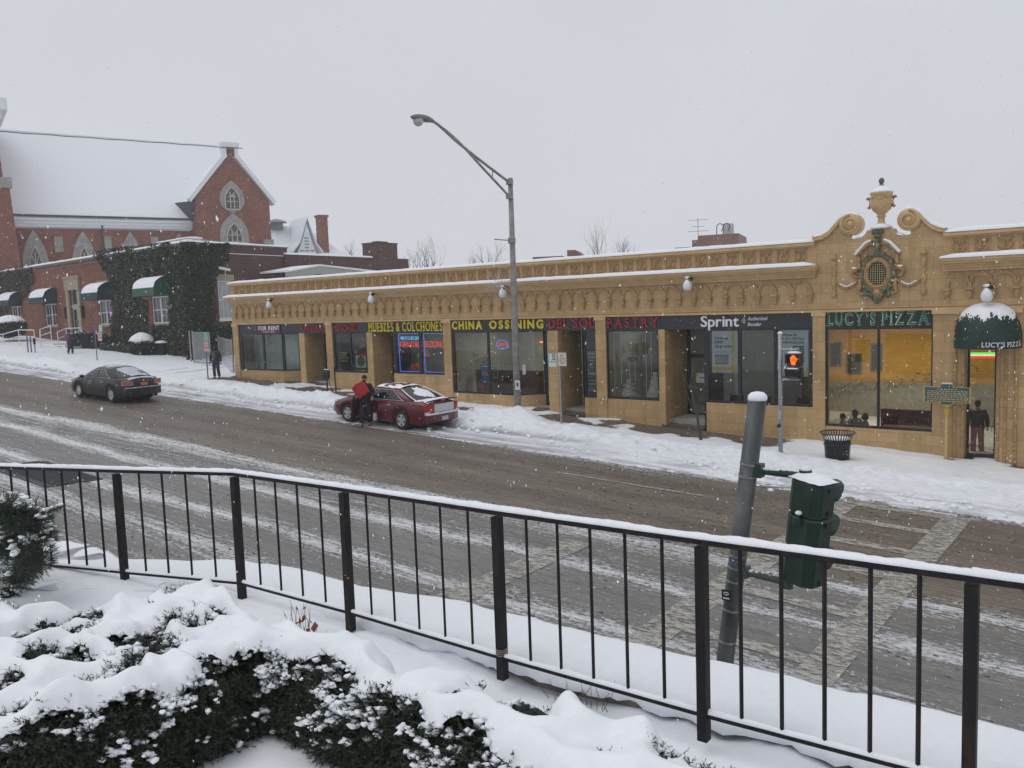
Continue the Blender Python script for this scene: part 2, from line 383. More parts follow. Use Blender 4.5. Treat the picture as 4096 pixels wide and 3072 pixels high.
tag(st.build('stop_line_marking', pw), 'worn white stop line left of the crosswalk', kind='structure')
yl = MB(); mark(-60, -7, 14.72, 14.84, yl); mark(-60, -7, 14.98, 15.10, yl)
tag(yl.build('centre_line_marking', py_), 'faint yellow double centre line under slush', kind='structure')

# far pavement with the ploughed bank, driveway and forecourt
def bank(x, y):
    """height of snow above the pavement / parking lane, and how bare it is"""
    a = sm(21.3, 21.9, y)
    cx = 23.6+.35*N(x*.18, 3.1)                                     # crest line of the ploughed bank
    wd = .75+.25*N(x*.3, 9.)
    right = sm(-12, -8, x)                                          # low flat snow by the crossing
    cutd = sm(-41.2, -43.5, x)*(1-sm(-50, -53, x))                  # driveway opening
    crest = .42*(1-.55*right)*(1-.8*cutd)*(.75+.5*N(x*.5, 1.7))
    crest *= 1-.5*sm(-13.2, -11.5, x)*(1-right)
    moundl = .36*math.exp(-((x+18.75)/1.1)**2-((y-24.4)/.7)**2)
    lump = math.exp(-((y-cx)/wd)**2)
    h = crest*lump*(1+.5*fbm(x*1.6, y*1.9, 2)) + moundl
    h += .05*a*(1+.8*fbm(x*.9, y*.9, 4))
    rough = lump*.06+.012+.05*right*sm(24.3, 22, y)
    h += rough*fbm(x*4.5, y*4.5, 8, 4)
    for k, yt in ((.05, 22.05), (.05, 22.75)):                      # parking lane ruts
        h -= k*math.exp(-((y-yt-.15*N(x*.12, yt))/.13)**2)*sm(-12, -16, x)
    h += .13*sm(23.4, 24.0, y)*(1-cutd)+.0*a
    if cutd > 0:                                                    # wheel ruts curving into the driveway
        for off in (0, 1.7):
            xc = -44.5-off-.35*(y-22)*.5
            h -= .05*cutd*math.exp(-((x-xc)/.18)**2)*sm(22, 23, y)
    bare = sm(25.2, 26.1, y)*(1-sm(27.9, 30, y))*sm(-41.5, -39.5, x)*(1-sm(-11.2, -8.8, x))
    bare *= .35+1.1*sm(-.25, .25, fbm(x*.35, y*.5, 12))
    bare += .9*sm(26.7, 27.2, y)*sm(-9, -5, x)*(1-sm(27.6, 29, y))*(.4+N(x*1.1, 3))
    bare *= sm(27.4, 25.8, y)*.25+.75
    return h*sm(21.15, 21.6, y), max(0, min(1, bare))
xs = rng(-150, -62, 1.2)[:-1]+rng(-62, -42, .25)[:-1]+rng(-42, 12, .11); ys = rng(21.1, 26, .10)[:-1]+rng(26, 30, .2)[:-1]+rng(30, 48, .8)
hv = []; bv = []
def ff(x, y):
    h, b = bank(x, y); bv.append(b); return (x, y, zg(x)+h*(1-.75*b) if y > 24.4 else zg(x)+h)
sm_ = MB(); sm_.grid(xs, ys, ff)
m, t, p = newmat('pavement_snow'); tc = coords(t, (1, 1, 1))
n1 = nd(t, 'ShaderNodeTexNoise'); n1.inputs['Scale'].default_value = 2.2; n1.inputs['Detail'].default_value = 9; n1.inputs['Roughness'].default_value = .7; t.links.new(tc, n1.inputs['Vector'])
n2 = nd(t, 'ShaderNodeTexNoise'); n2.inputs['Scale'].default_value = 9; n2.inputs['Detail'].default_value = 7; t.links.new(coords(t, (.5, 1.5, 1)), n2.inputs['Vector'])
ma = nd(t, 'ShaderNodeMath', operation='ADD'); t.links.new(attr(t, 'bare'), ma.inputs[0]); t.links.new(n1.outputs[0], ma.inputs[1])
f = ramp(t, ma.outputs[0], [(.86, (0, 0, 0)), (1., (1, 1, 1))])
wet = ramp(t, n2.outputs[0], [(.3, (.085, .068, .055)), (.7, (.17, .14, .115))])
sp = nd(t, 'ShaderNodeSeparateXYZ'); t.links.new(coords(t), sp.inputs[0])
rut = attr(t, 'rut'); dirt = mixc(t, rut, (.80, .83, .88), (.20, .20, .205))
ln = nd(t, 'ShaderNodeMath', operation='MULTIPLY'); t.links.new(n2.outputs[0], ln.inputs[0]); ln.inputs[1].default_value = 1.
dirt = mixc(t, .5, dirt, ramp(t, n2.outputs[0], [(.3, (.72,)*3), (.62, (1,)*3)]), 'MULTIPLY')
t.links.new(mixc(t, f, dirt, wet), p.inputs['Base Color']); p.inputs['Roughness'].default_value = .7; p.inputs['Specular IOR Level'].default_value = .3
bump(t, p, n2.outputs[0], .7, .05)
sw = sm_.build('sidewalk', m, smooth=True); tag(sw, 'far pavement under snow with a ploughed bank along the kerb', kind='structure')
setattr_v(sw, 'bare', bv)
rv = []
for v in sw.data.vertices:
    x, y = v.co.x, v.co.y; q = 0.
    for yt, s_ in ((22.05, .15), (22.75, .12), (21.55, .05)):
        q = max(q, math.exp(-((y-yt-.15*N(x*.12, yt))/(.13+s_*.6))**2)*sm(-12, -17, x)*(.65+.5*N(x*.4, yt)))
    if y < 22.6: q = max(q, .45*sm(-.15, .3, fbm(x*.6, y*5, 3))*sm(22.8, 22, y))
    if -52 < x < -41 and y > 22:
        for off in (0, 1.7): q = max(q, .75*math.exp(-((x+44.5+off+.175*(y-22))/.16)**2)*sm(.0, .2, N(x, y*.6)+.25)*sm(34, 30, y))
    rv.append(max(0, min(1, q)))
setattr_v(sw, 'rut', rv)

# lumps of ploughed snow along the far kerb
lm = MB()
for i in range(420):
    x = random.uniform(-62, 4); y = random.gauss(22.6 if x < -10 else 21.9, .45); r = random.uniform(.025, .085)*(1.5 if random.random() < .1 else 1)
    lm.ball((x, y, zg(x)+bank(x, y)[0]+r*.25), (r*1.3, r, r*.7), 6, 4, .5, i)
tag(lm.build('snow_lumps', snow, smooth=True), 'loose lumps of ploughed snow along the far kerb', kind='stuff')
# slush ridges between the wheel tracks
sl = MB()
sl2 = MB()
for i in range(5200):
    x = -4-abs(random.gauss(0, 1))*22
    if x < -70: continue
    x += random.uniform(0, 8)
    band = random.choice((8.3, 9.4, 11.0, 12.9, 14.9, 15.2, 16.9, 18.3, 19.9, 21.1)); y = band+random.gauss(0, .32)
    if y < 7.8 or y > 21.3: continue
    r = random.uniform(.008, .026); (sl if y < 15.3 and random.random() < .75 else sl2).ball((x, y, rh(x, y)+r*.2), (r*2.0, r*1.1, r*.7), 5, 3, .5, i)
slush_w = plain('grey_slush', (.46, .46, .47), .6, var=.3); slush_b = plain('brown_slush', (.15, .12, .093), .6, var=.35)
tag(sl.build('slush_crumbs', slush_w), 'grey crumbs of slush between the wheel tracks', kind='stuff')
tag(sl2.build('brown_slush_crumbs', slush_b), 'brown crumbs of slush across the far lanes', kind='stuff')

# dark steel road plate / grate in the near lane
gr = thing('road_grate', 'dark steel grate set in the slushy near lane behind the railing', 'grate', (-24.5, 10.4, zg(-24.5)))
gb = MB(); gz = lambda x: zg(x)+.03
corners = [(-22.95, 9.65), (-22.7, 11.05), (-26.3, 11.15), (-26.6, 9.75)]
gb.hexa([(x, y, gz(x)-.03) for x, y in corners[::-1]][::-1], [(x, y, gz(x)) for x, y in corners])
gb.build('frame', plain('grate_steel', (.06, .062, .07), .6, .3), gr)
gb = MB()
for i in range(22):
    x = -26.4+i*.165; gb.box(x, x+.05, 9.85, 11.0, gz(x)+.003, gz(x)+.022)
for j in range(7): gb.box(-26.4, -22.95, 9.85+j*.18, 9.88+j*.18, gz(-26.4)-.12, gz(-22.95)+.015) if False else None
gb.build('bar', plain('grate_bars', (.10, .105, .115), .5, .4), gr)

# near side: pavement below, garden terrace with its retaining wall
nb = MB(); nb.grid(rng(-60, 12, 2), [4.9, 5.6, 7.4], lambda x, y: (x, y, zg(x)+.14)); nb.grid(rng(-60, 12, 2), [7.4, 7.45], lambda x, y: (x, y, zg(x)+(.14 if y < 7.42 else -.05)))
tag(nb.build('near_sidewalk', snow), 'snowy pavement below the retaining wall', kind='structure')
# ================================================================ foreground: terrace, wall, railing, shrubs
edge = [(-13.6, .9), (-10.0, 3.05), (-8.13, 4.25), (-7.36, 4.70), (-6.5, 4.95), (-5.5, 4.86), (-3.95, 4.77), (-2.3, 4.82), (-1.2, 4.87), (3.5, 5.0)]
def polyline(pts, st):
    out = []
    for a, b in zip(pts, pts[1:]):
        L = math.dist(a, b); n = max(1, int(L/st)); out += [(lerp(a[0], b[0], i/n), lerp(a[1], b[1], i/n)) for i in range(n)]
    return out+[pts[-1]]
ep = polyline(edge, .06)
for _ in range(25): ep = [ep[0]]+[((a[0]+2*b[0]+c[0])/4, (a[1]+2*b[1]+c[1])/4) for a, b, c in zip(ep, ep[1:], ep[2:])]+[ep[-1]]
def sweep(mb, line, prof, f=None):
    n = len(prof); vs = []
    for i, (x, y) in enumerate(line):
        a, b = line[max(0, i-1)], line[min(len(line)-1, i+1)]; dx, dy = b[0]-a[0], b[1]-a[1]; L = math.hypot(dx, dy); nx, ny = dy/L, -dx/L
        for o, z in prof:
            p = (x+nx*o, y+ny*o, z); vs.append(f(p, o) if f else p)
    return mb.add(vs, [(i*n+k, i*n+k+1, (i+1)*n+k+1, (i+1)*n+k) for i in range(len(line)-1) for k in range(n-1)])
rw = thing('retaining_wall', 'low concrete retaining wall with thick snow on top, beyond the black railing', 'wall', (-3, 4.6, -5.1))
wb = MB(); ldrop = lambda x: .14*sm(-4.0, -6.0, x)
sweep(wb, ep, [(.50, -2.75), (.50, -2.40), (.02, -2.40), (.02, -5.6)], lambda p, o: (p[0], p[1], p[2]-(ldrop(p[0]) if -2.6 < p[2] else 0)))
wb.build('wall', plain('old_concrete', (.16, .145, .125), .85, var=.3, scale=8, bmp=.4), rw)
sb = MB()
def fs_(p, o):
    x, y, z = p; z -= ldrop(x)
    if o > .52: return (x+.03*N(x*3, 1), y+.05*N(x*5, z*6)+.03*N(x*14, z*9), z+.02*N(x*7, 4)+.025*N(x*19, z*7))
    return (x, y+.02*N(x*3, 7), z+.02*fbm(x*1.5, o*3, 1)+.006*N(x*9, o*9))
sweep(sb, ep, [(.54, -2.435), (.57, -2.42), (.575, -2.37), (.545, -2.32), (.49, -2.28), (.40, -2.26), (.30, -2.25), (.18, -2.25), (.08, -2.262), (.0, -2.29), (-.045, -2.33), (-.06, -2.38), (-.03, -2.43), (.02, -2.45)], fs_)
sb.build('snow_cover', snow_near, rw, smooth=True)

TZ = -2.46
def tz(x, y): return TZ+.05*fbm(x*1.1, y*1.1, 3)+.012*N(x*6, y*6)-.05*sm(1.8, .6, y)
tb = MB(); tb.grid(rng(-12, 3, .05), rng(-1.2, 4.75, .05), lambda x, y: (x, y-(.0), tz(x, y)) if y < 4.3 or x > -6.3 else (x, min(y, 4.3+(x+6.3)*.55), tz(x, y)))
tag(tb.build('garden_ground', snow_near, smooth=True), 'smooth snow on the garden terrace around the juniper', kind='structure')

# ---- railing
posts = [(-9.75, 3.32, -1.46), (-7.61, 3.83, -1.40), (-6.27, 4.165, -1.36), (-4.885, 4.17, -1.345), (-3.35, 4.10, -1.315), (-1.93, 4.06, -1.285), (-.66, 4.10, -1.275), (.7, 4.12, -1.26)]
rail = thing('railing', 'black metal railing with snow on its rails, bent at one post', 'railing', (-3.35, 4.10, -2.42))
rust = newmat('black_railing_paint'); m, t, p = rust
n = nd(t, 'ShaderNodeTexNoise'); n.inputs['Scale'].default_value = 22; n.inputs['Detail'].default_value = 6; t.links.new(coords(t, (1, 1, .3)), n.inputs['Vector'])
t.links.new(ramp(t, n.outputs[0], [(.5, (.011, .011, .013)), (.66, (.03, .016, .012))]), p.inputs['Base Color']); p.inputs['Roughness'].default_value = .6; p.inputs['Specular IOR Level'].default_value = .22; bump(t, p, n.outputs[0], .25, .003); rail_m = m
def bar(mb, a, b, wx, wz):
    a, b = Vector(a), Vector(b); d = (b-a).normalized(); s_ = d.cross(Vector((0, 0, 1))).normalized()*wx/2; u_ = s_.cross(d).normalized()*wz/2
    mb.hexa([a-s_-u_, a+s_-u_, b+s_-u_, b-s_-u_], [a-s_+u_, a+s_+u_, b+s_+u_, b-s_+u_])
def snowbar(mb, a, b, wd, h, st=.025, seed=0.):
    a, b = Vector(a), Vector(b); L = (b-a).length; n = int(L/st); d = (b-a)/L; s_ = d.cross(Vector((0, 0, 1))).normalized(); vs = []
    prof = [(-.5, 0), (-.56, .35), (-.42, .78), (-.15, 1), (.15, 1), (.42, .78), (.56, .35), (.5, 0)]
    for i in range(n+1):
        q = a+d*(L*i/n)
        for u, z in prof:
            k = 1+.30*N(q.x*5+seed, u, q.y*5)+.20*N(q.x*22, u*3, seed); vs.append(q+s_*(u*wd*(1+.08*N(q.x*14, u, 3)))+Vector((0, 0, z*h*k-.002)))
    m_ = len(prof); mb.add(vs, [(i*m_+k, (i+1)*m_+k, (i+1)*m_+k+1, i*m_+k+1) for i in range(n) for k in range(m_-1)])
    mb.add([vs[k] for k in range(m_)], [tuple(range(m_))]); mb.add([vs[n*m_+k] for k in range(m_)], [tuple(range(m_-1, -1, -1))])
nbal = [8, 4, 4, 5, 5, 5, 5]
bal_done = 0
for i, (x, y, z) in enumerate(posts):
    pb = MB()
    nx_ = posts[min(i+1, len(posts)-1)]; pv = posts[max(0, i-1)]; d = Vector((nx_[0]-pv[0], nx_[1]-pv[1], 0)).normalized(); q = Vector((-d.y, d.x, 0)); w2 = .028
    c0 = Vector((x, y, z-1.10)); c1 = Vector((x, y, z-.03))
    pb.hexa([c0-d*w2-q*w2, c0+d*w2-q*w2, c0+d*w2+q*w2, c0-d*w2+q*w2], [c1-d*w2-q*w2, c1+d*w2-q*w2, c1+d*w2+q*w2, c1-d*w2+q*w2])
    pb.build('post', rail_m, rail)
for i in range(len(posts)-1):
    a, b = Vector(posts[i]), Vector(posts[i+1])
    tb_ = MB(); bar(tb_, a, b, .055, .028); tr_ = tb_.build('top_rail', rail_m, rail)
    s_ = MB(); snowbar(s_, a+Vector((0, 0, .014)), b+Vector((0, 0, .014)), .050, .030, seed=i*3.); s_.build('snow_strip', snow_near, tr_, smooth=True)
    dd = (b-a).normalized()*.03; lo = Vector((0, 0, -.955))
    bb = MB(); bar(bb, a+dd+lo, b-dd+lo, .038, .022); br_ = bb.build('bottom_rail', rail_m, rail)
    s_ = MB(); snowbar(s_, a+dd+lo+Vector((0, 0, .011)), b-dd+lo+Vector((0, 0, .011)), .034, .022, seed=9+i*3.); s_.build('snow_strip', snow_near, br_, smooth=True)
    nb_ = nbal[i]
    for k in range(nb_):
        q = a.lerp(b, (k+1)/(nb_+1)); mb = MB(); mb.tube([q+Vector((0, 0, -.944)), q+Vector((0, 0, -.012))], .0115, 4); bo = mb.build('baluster', rail_m, rail)
# wire and cloth tied round the fourth and sixth bay
tw = MB(); x, y, z = posts[4]; 
for k in range(4): tw.tube([(x+.037*math.cos(a_), y+.037*math.sin(a_), z-.93+.012*k+.006*math.sin(a_)) for a_ in [j*PI/4 for j in range(9)]], .004, 4)
tw.build('wire_tie', plain('tie_wire', (.25, .2, .16), .6), rail)

# ---- snow laden juniper: outline given in plan, snow on top, dark foliage where the snow has slipped
def Zp(x, y, z): d = ray(x, y); return (d.x*z/d.z, d.y*z/d.z)
far_px = [(-250, 2400), (0, 2400), (180, 2390), (322, 2383), (537, 2367), (690, 2329), (920, 2344), (1073, 2413), (1150, 2480), (1430, 2505), (1614, 2559), (1660, 2640), (1836, 2674), (1967, 2672), (2043, 2733), (2181, 2754), (2273, 2727), (2427, 2787), (2580, 2856), (2800, 2945), (3100, 3000), (3420, 3080)]
near_px = [(3000, 3400), (2400, 3250), (2120, 3072), (1960, 2960), (1737, 2880), (1640, 2790), (1353, 2705), (1200, 2632), (1096, 2600), (958, 2628), (767, 2712), (537, 2790), (300, 2850), (120, 2900), (-60, 2930), (-300, 2950)]
SZ = -1.98
top_poly = [Zp(x, y, SZ) for x, y in far_px+near_px]
foot = [Zp(x, y, SZ) for x, y in far_px]+[Zp(x, y, z) for x, y, z in [(3000, 3500, -2.1), (2300, 3400, -2.2), (1900, 3250, -2.3), (1520, 3080, -2.42), (1350, 2990, -2.42), (1100, 2915, -2.42), (850, 2960, -2.42), (560, 3060, -2.42), (300, 3150, -2.42), (-100, 3250, -2.42), (-500, 3250, -2.42)]]
def sdist(P, x, y):
    ins = False; d2 = 1e9; n = len(P)
    for i in range(n):
        x1, y1 = P[i]; x2, y2 = P[(i+1) % n]
        if (y1 > y) != (y2 > y) and x < (x2-x1)*(y-y1)/(y2-y1)+x1: ins = not ins
        dx, dy = x2-x1, y2-y1; t_ = max(0, min(1, ((x-x1)*dx+(y-y1)*dy)/(dx*dx+dy*dy+1e-9))); d2 = min(d2, (x-x1-t_*dx)**2+(y-y1-t_*dy)**2)
    return math.sqrt(d2)*(1 if ins else -1)
holes = [(Zp(570, 2560, SZ), .17, .11), (Zp(640, 2600, SZ), .15, .09), (Zp(500, 2700, SZ), .12, .07), (Zp(690, 2370, SZ), .05, .02), (Zp(330, 2500, SZ), .07, .035), (Zp(60, 2560, SZ), .10, .05), (Zp(1000, 2380, SZ), .05, .03),
         (Zp(160, 2620, SZ), .09, .04), (Zp(2030, 2850, SZ), .035, .03), (Zp(1560, 2750, SZ), .06, .03), (Zp(2180, 2800, SZ), .035, .02), (Zp(2640, 3010, SZ), .04, .03), (Zp(2850, 3030, SZ), .045, .035), (Zp(1900, 2720, SZ), .05, .025), (Zp(700, 2490, SZ), .05, .03), (Zp(2430, 3020, SZ), .015, .015), (Zp(770, 2505, SZ), .03, .02), (Zp(850, 2505, SZ), .02, .015)]
HC = {}
far_w = [Zp(x, y, SZ) for x, y in far_px]; near_w = [Zp(x, y, SZ) for x, y in near_px]
def pdist(P, x, y):
    d2 = 1e9
    for (x1, y1), (x2, y2) in zip(P, P[1:]):
        dx, dy = x2-x1, y2-y1; t_ = max(0, min(1, ((x-x1)*dx+(y-y1)*dy)/(dx*dx+dy*dy+1e-9))); d2 = min(d2, (x-x1-t_*dx)**2+(y-y1-t_*dy)**2)
    return math.sqrt(d2)
def shrub(x, y):
    """(height of the shrub or None outside it, how far inside the snow cover)"""
    k = (round(x, 3), round(y, 3))
    if k in HC: return HC[k]
    wx = x+.05*N(x*4, y*4, 1)+.02*N(x*11, y*11, 3); wy = y+.05*N(x*4, y*4, 9)+.02*N(x*11, y*11, 8)
    ins = sdist(top_poly, wx, wy)
    if ins <= 0: r = (None, -1)
    else:
        dfar = pdist(far_w, wx, wy); mu = pdist(near_w, wx, wy)
        H = .45*(1-(1-min(1, dfar/.24))**2.2)
        H *= 1+.16*fbm(x*1.3, y*1.3, 2)+.10*N(x*3.2, y*3.2, 4)
        rid = 1-abs(N(x*2.2+y*.9, y*3.6-x*.5, 6))*2.6; H += (.085*max(0, rid)**1.5-.03)*min(1, dfar/.2)
        H -= .06*max(0, 1-mu/.10)**2
        for (hx, hy), ra, rb in holes:
            dx, dy = wx-hx, wy-hy; ex = dx*.78+dy*(-.62); ey = dx*.62+dy*.78
            mu = min(mu, (math.sqrt((ex/ra)**2+(ey/rb)**2)-1)*min(ra, rb)*.9)
        mu += .045*N(x*6, y*6, 2)+.03*N(x*14, y*14, 7)+.015*N(x*30, y*30, 5)
        mu = min(mu, .12+.40*(rid-.15)+.14*N(x*3, y*3, 12)) if rid < .12 and dfar > .12 else mu
        mu -= sm(-4.1, -4.8, x)*.05*(N(x*5, y*5, 8)+.35)
        r = (H, mu)
    HC[k] = r; return r
dark_leaf = plain('juniper_needles', (.021, .031, .014), .6, var=.5, scale=25)
twig_m = plain('brown_twig', (.09, .055, .035), .8)
ju = thing('juniper_shrub', 'low spreading juniper buried under thick snow in the foreground, dark needles showing at its front', 'shrub', (-3.4, 2.9, TZ))
x0s, x1s, y0s, y1s, st_ = -6.3, -.6, .95, 3.95, .02
nx, ny = int((x1s-x0s)/st_), int((y1s-y0s)/st_); ids = {}; sv = []; sf = []
for j in range(ny):
    for i in range(nx):
        x, y = x0s+i*st_, y0s+j*st_; H, mu = shrub(x, y)
        if H is None or mu < -.012: continue
        th = .10*math.sqrt(max(0, min(1, (mu+.012)/.07)))-.03
        z = TZ+H+th+(.022*fbm(x*4.5, y*4.5, 3)+.010*N(x*12, y*12, 3))*min(1, max(0, mu)/.05)
        ids[(i, j)] = len(sv); sv.append((x, y, z))
for (i, j) in ids:
    q = [(i, j), (i+1, j), (i+1, j+1), (i, j+1)]
    if all(k in ids for k in q): sf.append(tuple(ids[k] for k in q))
for _ in range(2):  # soften
    zz = [v[2] for v in sv]
    for (i, j), k in ids.items():
        nbh = [ids[q] for q in ((i+1, j), (i-1, j), (i, j+1), (i, j-1)) if q in ids]
        if len(nbh) == 4: sv[k] = (sv[k][0], sv[k][1], .4*zz[k]+.15*sum(zz[q] for q in nbh))
ec = {}
for f_ in sf:
    for k in range(4): e = tuple(sorted((f_[k], f_[(k+1) % 4]))); ec[e] = ec.get(e, 0)+1
bn = {}
for (p_, q_), c_ in ec.items():
    if c_ == 1: bn.setdefault(p_, []).append(q_); bn.setdefault(q_, []).append(p_)
for _ in range(7):
    new = {k: tuple(.5*sv[k][c]+.5*sum(sv[q][c] for q in nb2)/len(nb2) for c in range(3)) for k, nb2 in bn.items()}
    for k, v in new.items(): sv[k] = v
for k in bn: v = sv[k]; sv[k] = (v[0]+.012*N(v[0]*40, v[1]*40, 1), v[1]+.012*N(v[0]*40, v[1]*40, 9), v[2]+.016*N(v[0]*33, v[1]*33, 4))
mb = MB(); mb.add(sv, sf); so = mb.build('snow_cover', snow_near, ju, smooth=True); rim = [sv[k] for k in bn]
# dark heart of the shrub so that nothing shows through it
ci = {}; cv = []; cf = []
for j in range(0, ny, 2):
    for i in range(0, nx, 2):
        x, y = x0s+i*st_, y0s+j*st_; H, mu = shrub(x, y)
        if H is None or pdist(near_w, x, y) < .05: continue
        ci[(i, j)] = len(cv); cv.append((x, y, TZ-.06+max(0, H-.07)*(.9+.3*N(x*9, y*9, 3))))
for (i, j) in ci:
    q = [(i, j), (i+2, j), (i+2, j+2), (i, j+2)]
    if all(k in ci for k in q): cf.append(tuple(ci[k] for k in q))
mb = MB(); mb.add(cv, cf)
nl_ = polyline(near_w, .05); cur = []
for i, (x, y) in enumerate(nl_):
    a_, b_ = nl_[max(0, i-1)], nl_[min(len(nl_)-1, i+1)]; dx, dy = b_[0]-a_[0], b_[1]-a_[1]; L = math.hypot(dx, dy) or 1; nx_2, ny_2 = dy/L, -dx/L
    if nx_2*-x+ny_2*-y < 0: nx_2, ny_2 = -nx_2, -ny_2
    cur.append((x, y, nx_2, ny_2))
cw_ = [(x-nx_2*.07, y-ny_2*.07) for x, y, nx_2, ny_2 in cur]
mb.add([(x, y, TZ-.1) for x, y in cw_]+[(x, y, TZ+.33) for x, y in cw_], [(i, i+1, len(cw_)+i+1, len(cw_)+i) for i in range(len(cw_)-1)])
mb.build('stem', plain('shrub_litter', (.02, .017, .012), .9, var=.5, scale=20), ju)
def sprig(mb, p, d, L, k=7, wl=.30):
    d = d.normalized(); a = d.cross(Vector((random.random()-.5, random.random()-.5, random.random()-.5))).normalized(); b = d.cross(a)
    for i in range(k):
        t_ = (i+.5)/k; q = p+d*L*t_; an = random.uniform(0, 2*PI); o = (a*math.cos(an)+b*math.sin(an)); l = L*wl*(1.15-t_*.6)
        e = q+(o*.8+d*.75).normalized()*l; s_ = d.cross(o).normalized()*l*.17
        mb.add([q-s_, q+s_, e], [(0, 1, 2)])
    mb.add([p-a*.002, p+a*.002, p+d*L], [(0, 1, 2)])
fol = MB(); tuft = MB(); cnt = 0
for i in range(1100):
    v = random.choice(rim); r = random.uniform(.006, .019); tuft.ball((v[0]+random.gauss(0, .012), v[1]+random.gauss(-.008, .012), v[2]+random.gauss(-.008, .014)), (r*1.4, r*1.2, r*.85), 7, 5, 1.1, i*.7)
for i in range(1800):
    v = random.choice(rim); sprig(fol, Vector((v[0]+random.gauss(0, .02), v[1]+random.gauss(-.01, .02), v[2]-.01)), Vector((random.gauss(0, .6), random.gauss(-.3, .5), random.gauss(.35, .4))), random.uniform(.03, .065), 7, .34)
while cnt < 9000:
    x = random.uniform(x0s, x1s); y = random.uniform(y0s, y1s); H, mu = shrub(x, y)
    if H is None or H < .03: continue
    if mu > .05: continue
    if mu > .0 and random.random() < .5: continue
    fr = False; z = TZ+H*(random.uniform(.75, 1.0) if not fr else random.uniform(.85, 1.08))
    
    d = Vector((random.gauss(.1, .5), random.gauss(-.55, .5), random.gauss(.45, .4))); sprig(fol, Vector((x, y, z)), d, random.uniform(.04, .10), 9, .36); cnt += 1
    if random.random() < (.035 if fr else .09):
        r = random.uniform(.006, .020)
        for q_ in range(random.choice((1, 2, 3))): tuft.ball((x+d.x*.02+random.gauss(0, r*1.3), y+d.y*.03+random.gauss(0, r), z+.02+random.gauss(0, r*.4)), (r*1.6, r*1.3, r*.6), 7, 5, 1.1, cnt+q_*.37)
for i in range(16000):
    x, y, nx_2, ny_2 = random.choice(cur)
    if not (-5.6 < x < -.9): continue
    hz_ = .40*(1+.16*fbm(x*1.3, y*1.3, 2)); f_ = random.random(); bul = .03+.10*math.sin(PI*min(1, f_*.9+.1))*(.6+.6*N(x*5, f_*3, y*5)); z = TZ-.02+f_*hz_
    q = Vector((x+nx_2*bul+random.gauss(0, .025), y+ny_2*bul+random.gauss(0, .02), z)); d = Vector((nx_2*.6+random.gauss(0, .5), ny_2*.6+random.gauss(0, .4), random.gauss(.15, .5))); L = random.uniform(.035, .085); sprig(fol, q, d, L, 8, .34)
    if N(x*5, z*8, y*5) > .12 and random.random() < .03+.16*f_**3:
        r = random.uniform(.005, .017)
        for q_ in range(random.choice((1, 2, 3, 4))): tuft.ball((q.x+nx_2*.03+random.gauss(0, r*1.5), q.y+ny_2*.03+random.gauss(0, r), q.z+.015+random.gauss(0, r*.6)), (r*1.6, r*1.3, r*.7), 7, 5, 1.1, i+q_*.37)
fol.build('foliage', dark_leaf, ju); tuft.build('snow_tuft', snow_near, ju, smooth=True)
# twigs in the hollow
tw = MB()
for i in range(150):
    (hx, hy), ra, rb = random.choice(holes[:6]); p = Vector((hx+random.uniform(-ra, ra), hy+random.uniform(-ra, ra)*.7, TZ+.25+random.uniform(0, .1))); q = p+Vector((random.uniform(-.12, .12), random.uniform(-.1, .1), random.uniform(.02, .14)))
    tw.tube([p, (p+q)/2+Vector((0, 0, .02)), q], [.004, .003, .0015], 4)
tw.build('twig', twig_m, ju)

# ---- dark yew at the left edge
yw = thing('yew_bush', 'dark green yew bush dusted with snow at the left end of the railing', 'bush', (-6.2, 2.7, TZ))
fol = MB(); tuft = MB(); core = MB()
blobs = []
for i in range(26):
    px_, py_2 = random.choice([(20, 2120), (60, 2180), (110, 2090), (0, 2250), (70, 2300), (130, 2250), (40, 2380), (-60, 2200), (-80, 2330), (170, 2150), (-100, 2450), (30, 2060)])
    yb = random.uniform(2.75, 3.25); P = S(px_+random.uniform(-25, 25), py_2+random.uniform(-20, 20), yb); blobs.append((P, random.uniform(.10, .2)))
for P, r in blobs:
    core.ball(P, (r*.62, r*.62, r*.5), 8, 6, .5, P.x)
    for i in range(330):
        d = Vector((random.gauss(0, 1), random.gauss(0, 1), random.gauss(0, .8))).normalized(); q = P+d*r*random.uniform(.5, .95); sprig(fol, q, d+Vector((.25, 0, .25)), random.uniform(.035, .06), 9, .36)
        if d.z > .3 and N(q.x*7, q.y*7, q.z*7) > -.05 and random.random() < .3: rr = random.uniform(.008, .022); tuft.ball(q+d*.03+Vector((0, 0, .008)), (rr*2.0, rr*1.5, rr*.6), 7, 5, 1.1, i)
for (a, b) in (((210, 2080), .02), ((250, 2040), .0), ((190, 2170), .0)):
    P = S(a[0]-90, a[1]+20, 2.95); Q = S(a[0], a[1]-10, 2.95)
    for i in range(90): sprig(fol, P.lerp(Q, random.random()), Vector((random.gauss(.6, .4), random.gauss(0, .4), random.gauss(.4, .4))), .05, 8)
    for i in range(10): rr = random.uniform(.008, .02); tuft.ball(P.lerp(Q, random.random())+Vector((0, 0, .03)), (rr*1.5, rr*1.2, rr*.6), 6, 4, .6, i)
core.build('stem', plain('yew_core', (.010, .014, .008), .9), yw, smooth=True); fol.build('foliage', plain('yew_needles', (.022, .042, .018), .55, var=.5, scale=20), yw); tuft.build('snow_tuft', snow_near, yw, smooth=True)

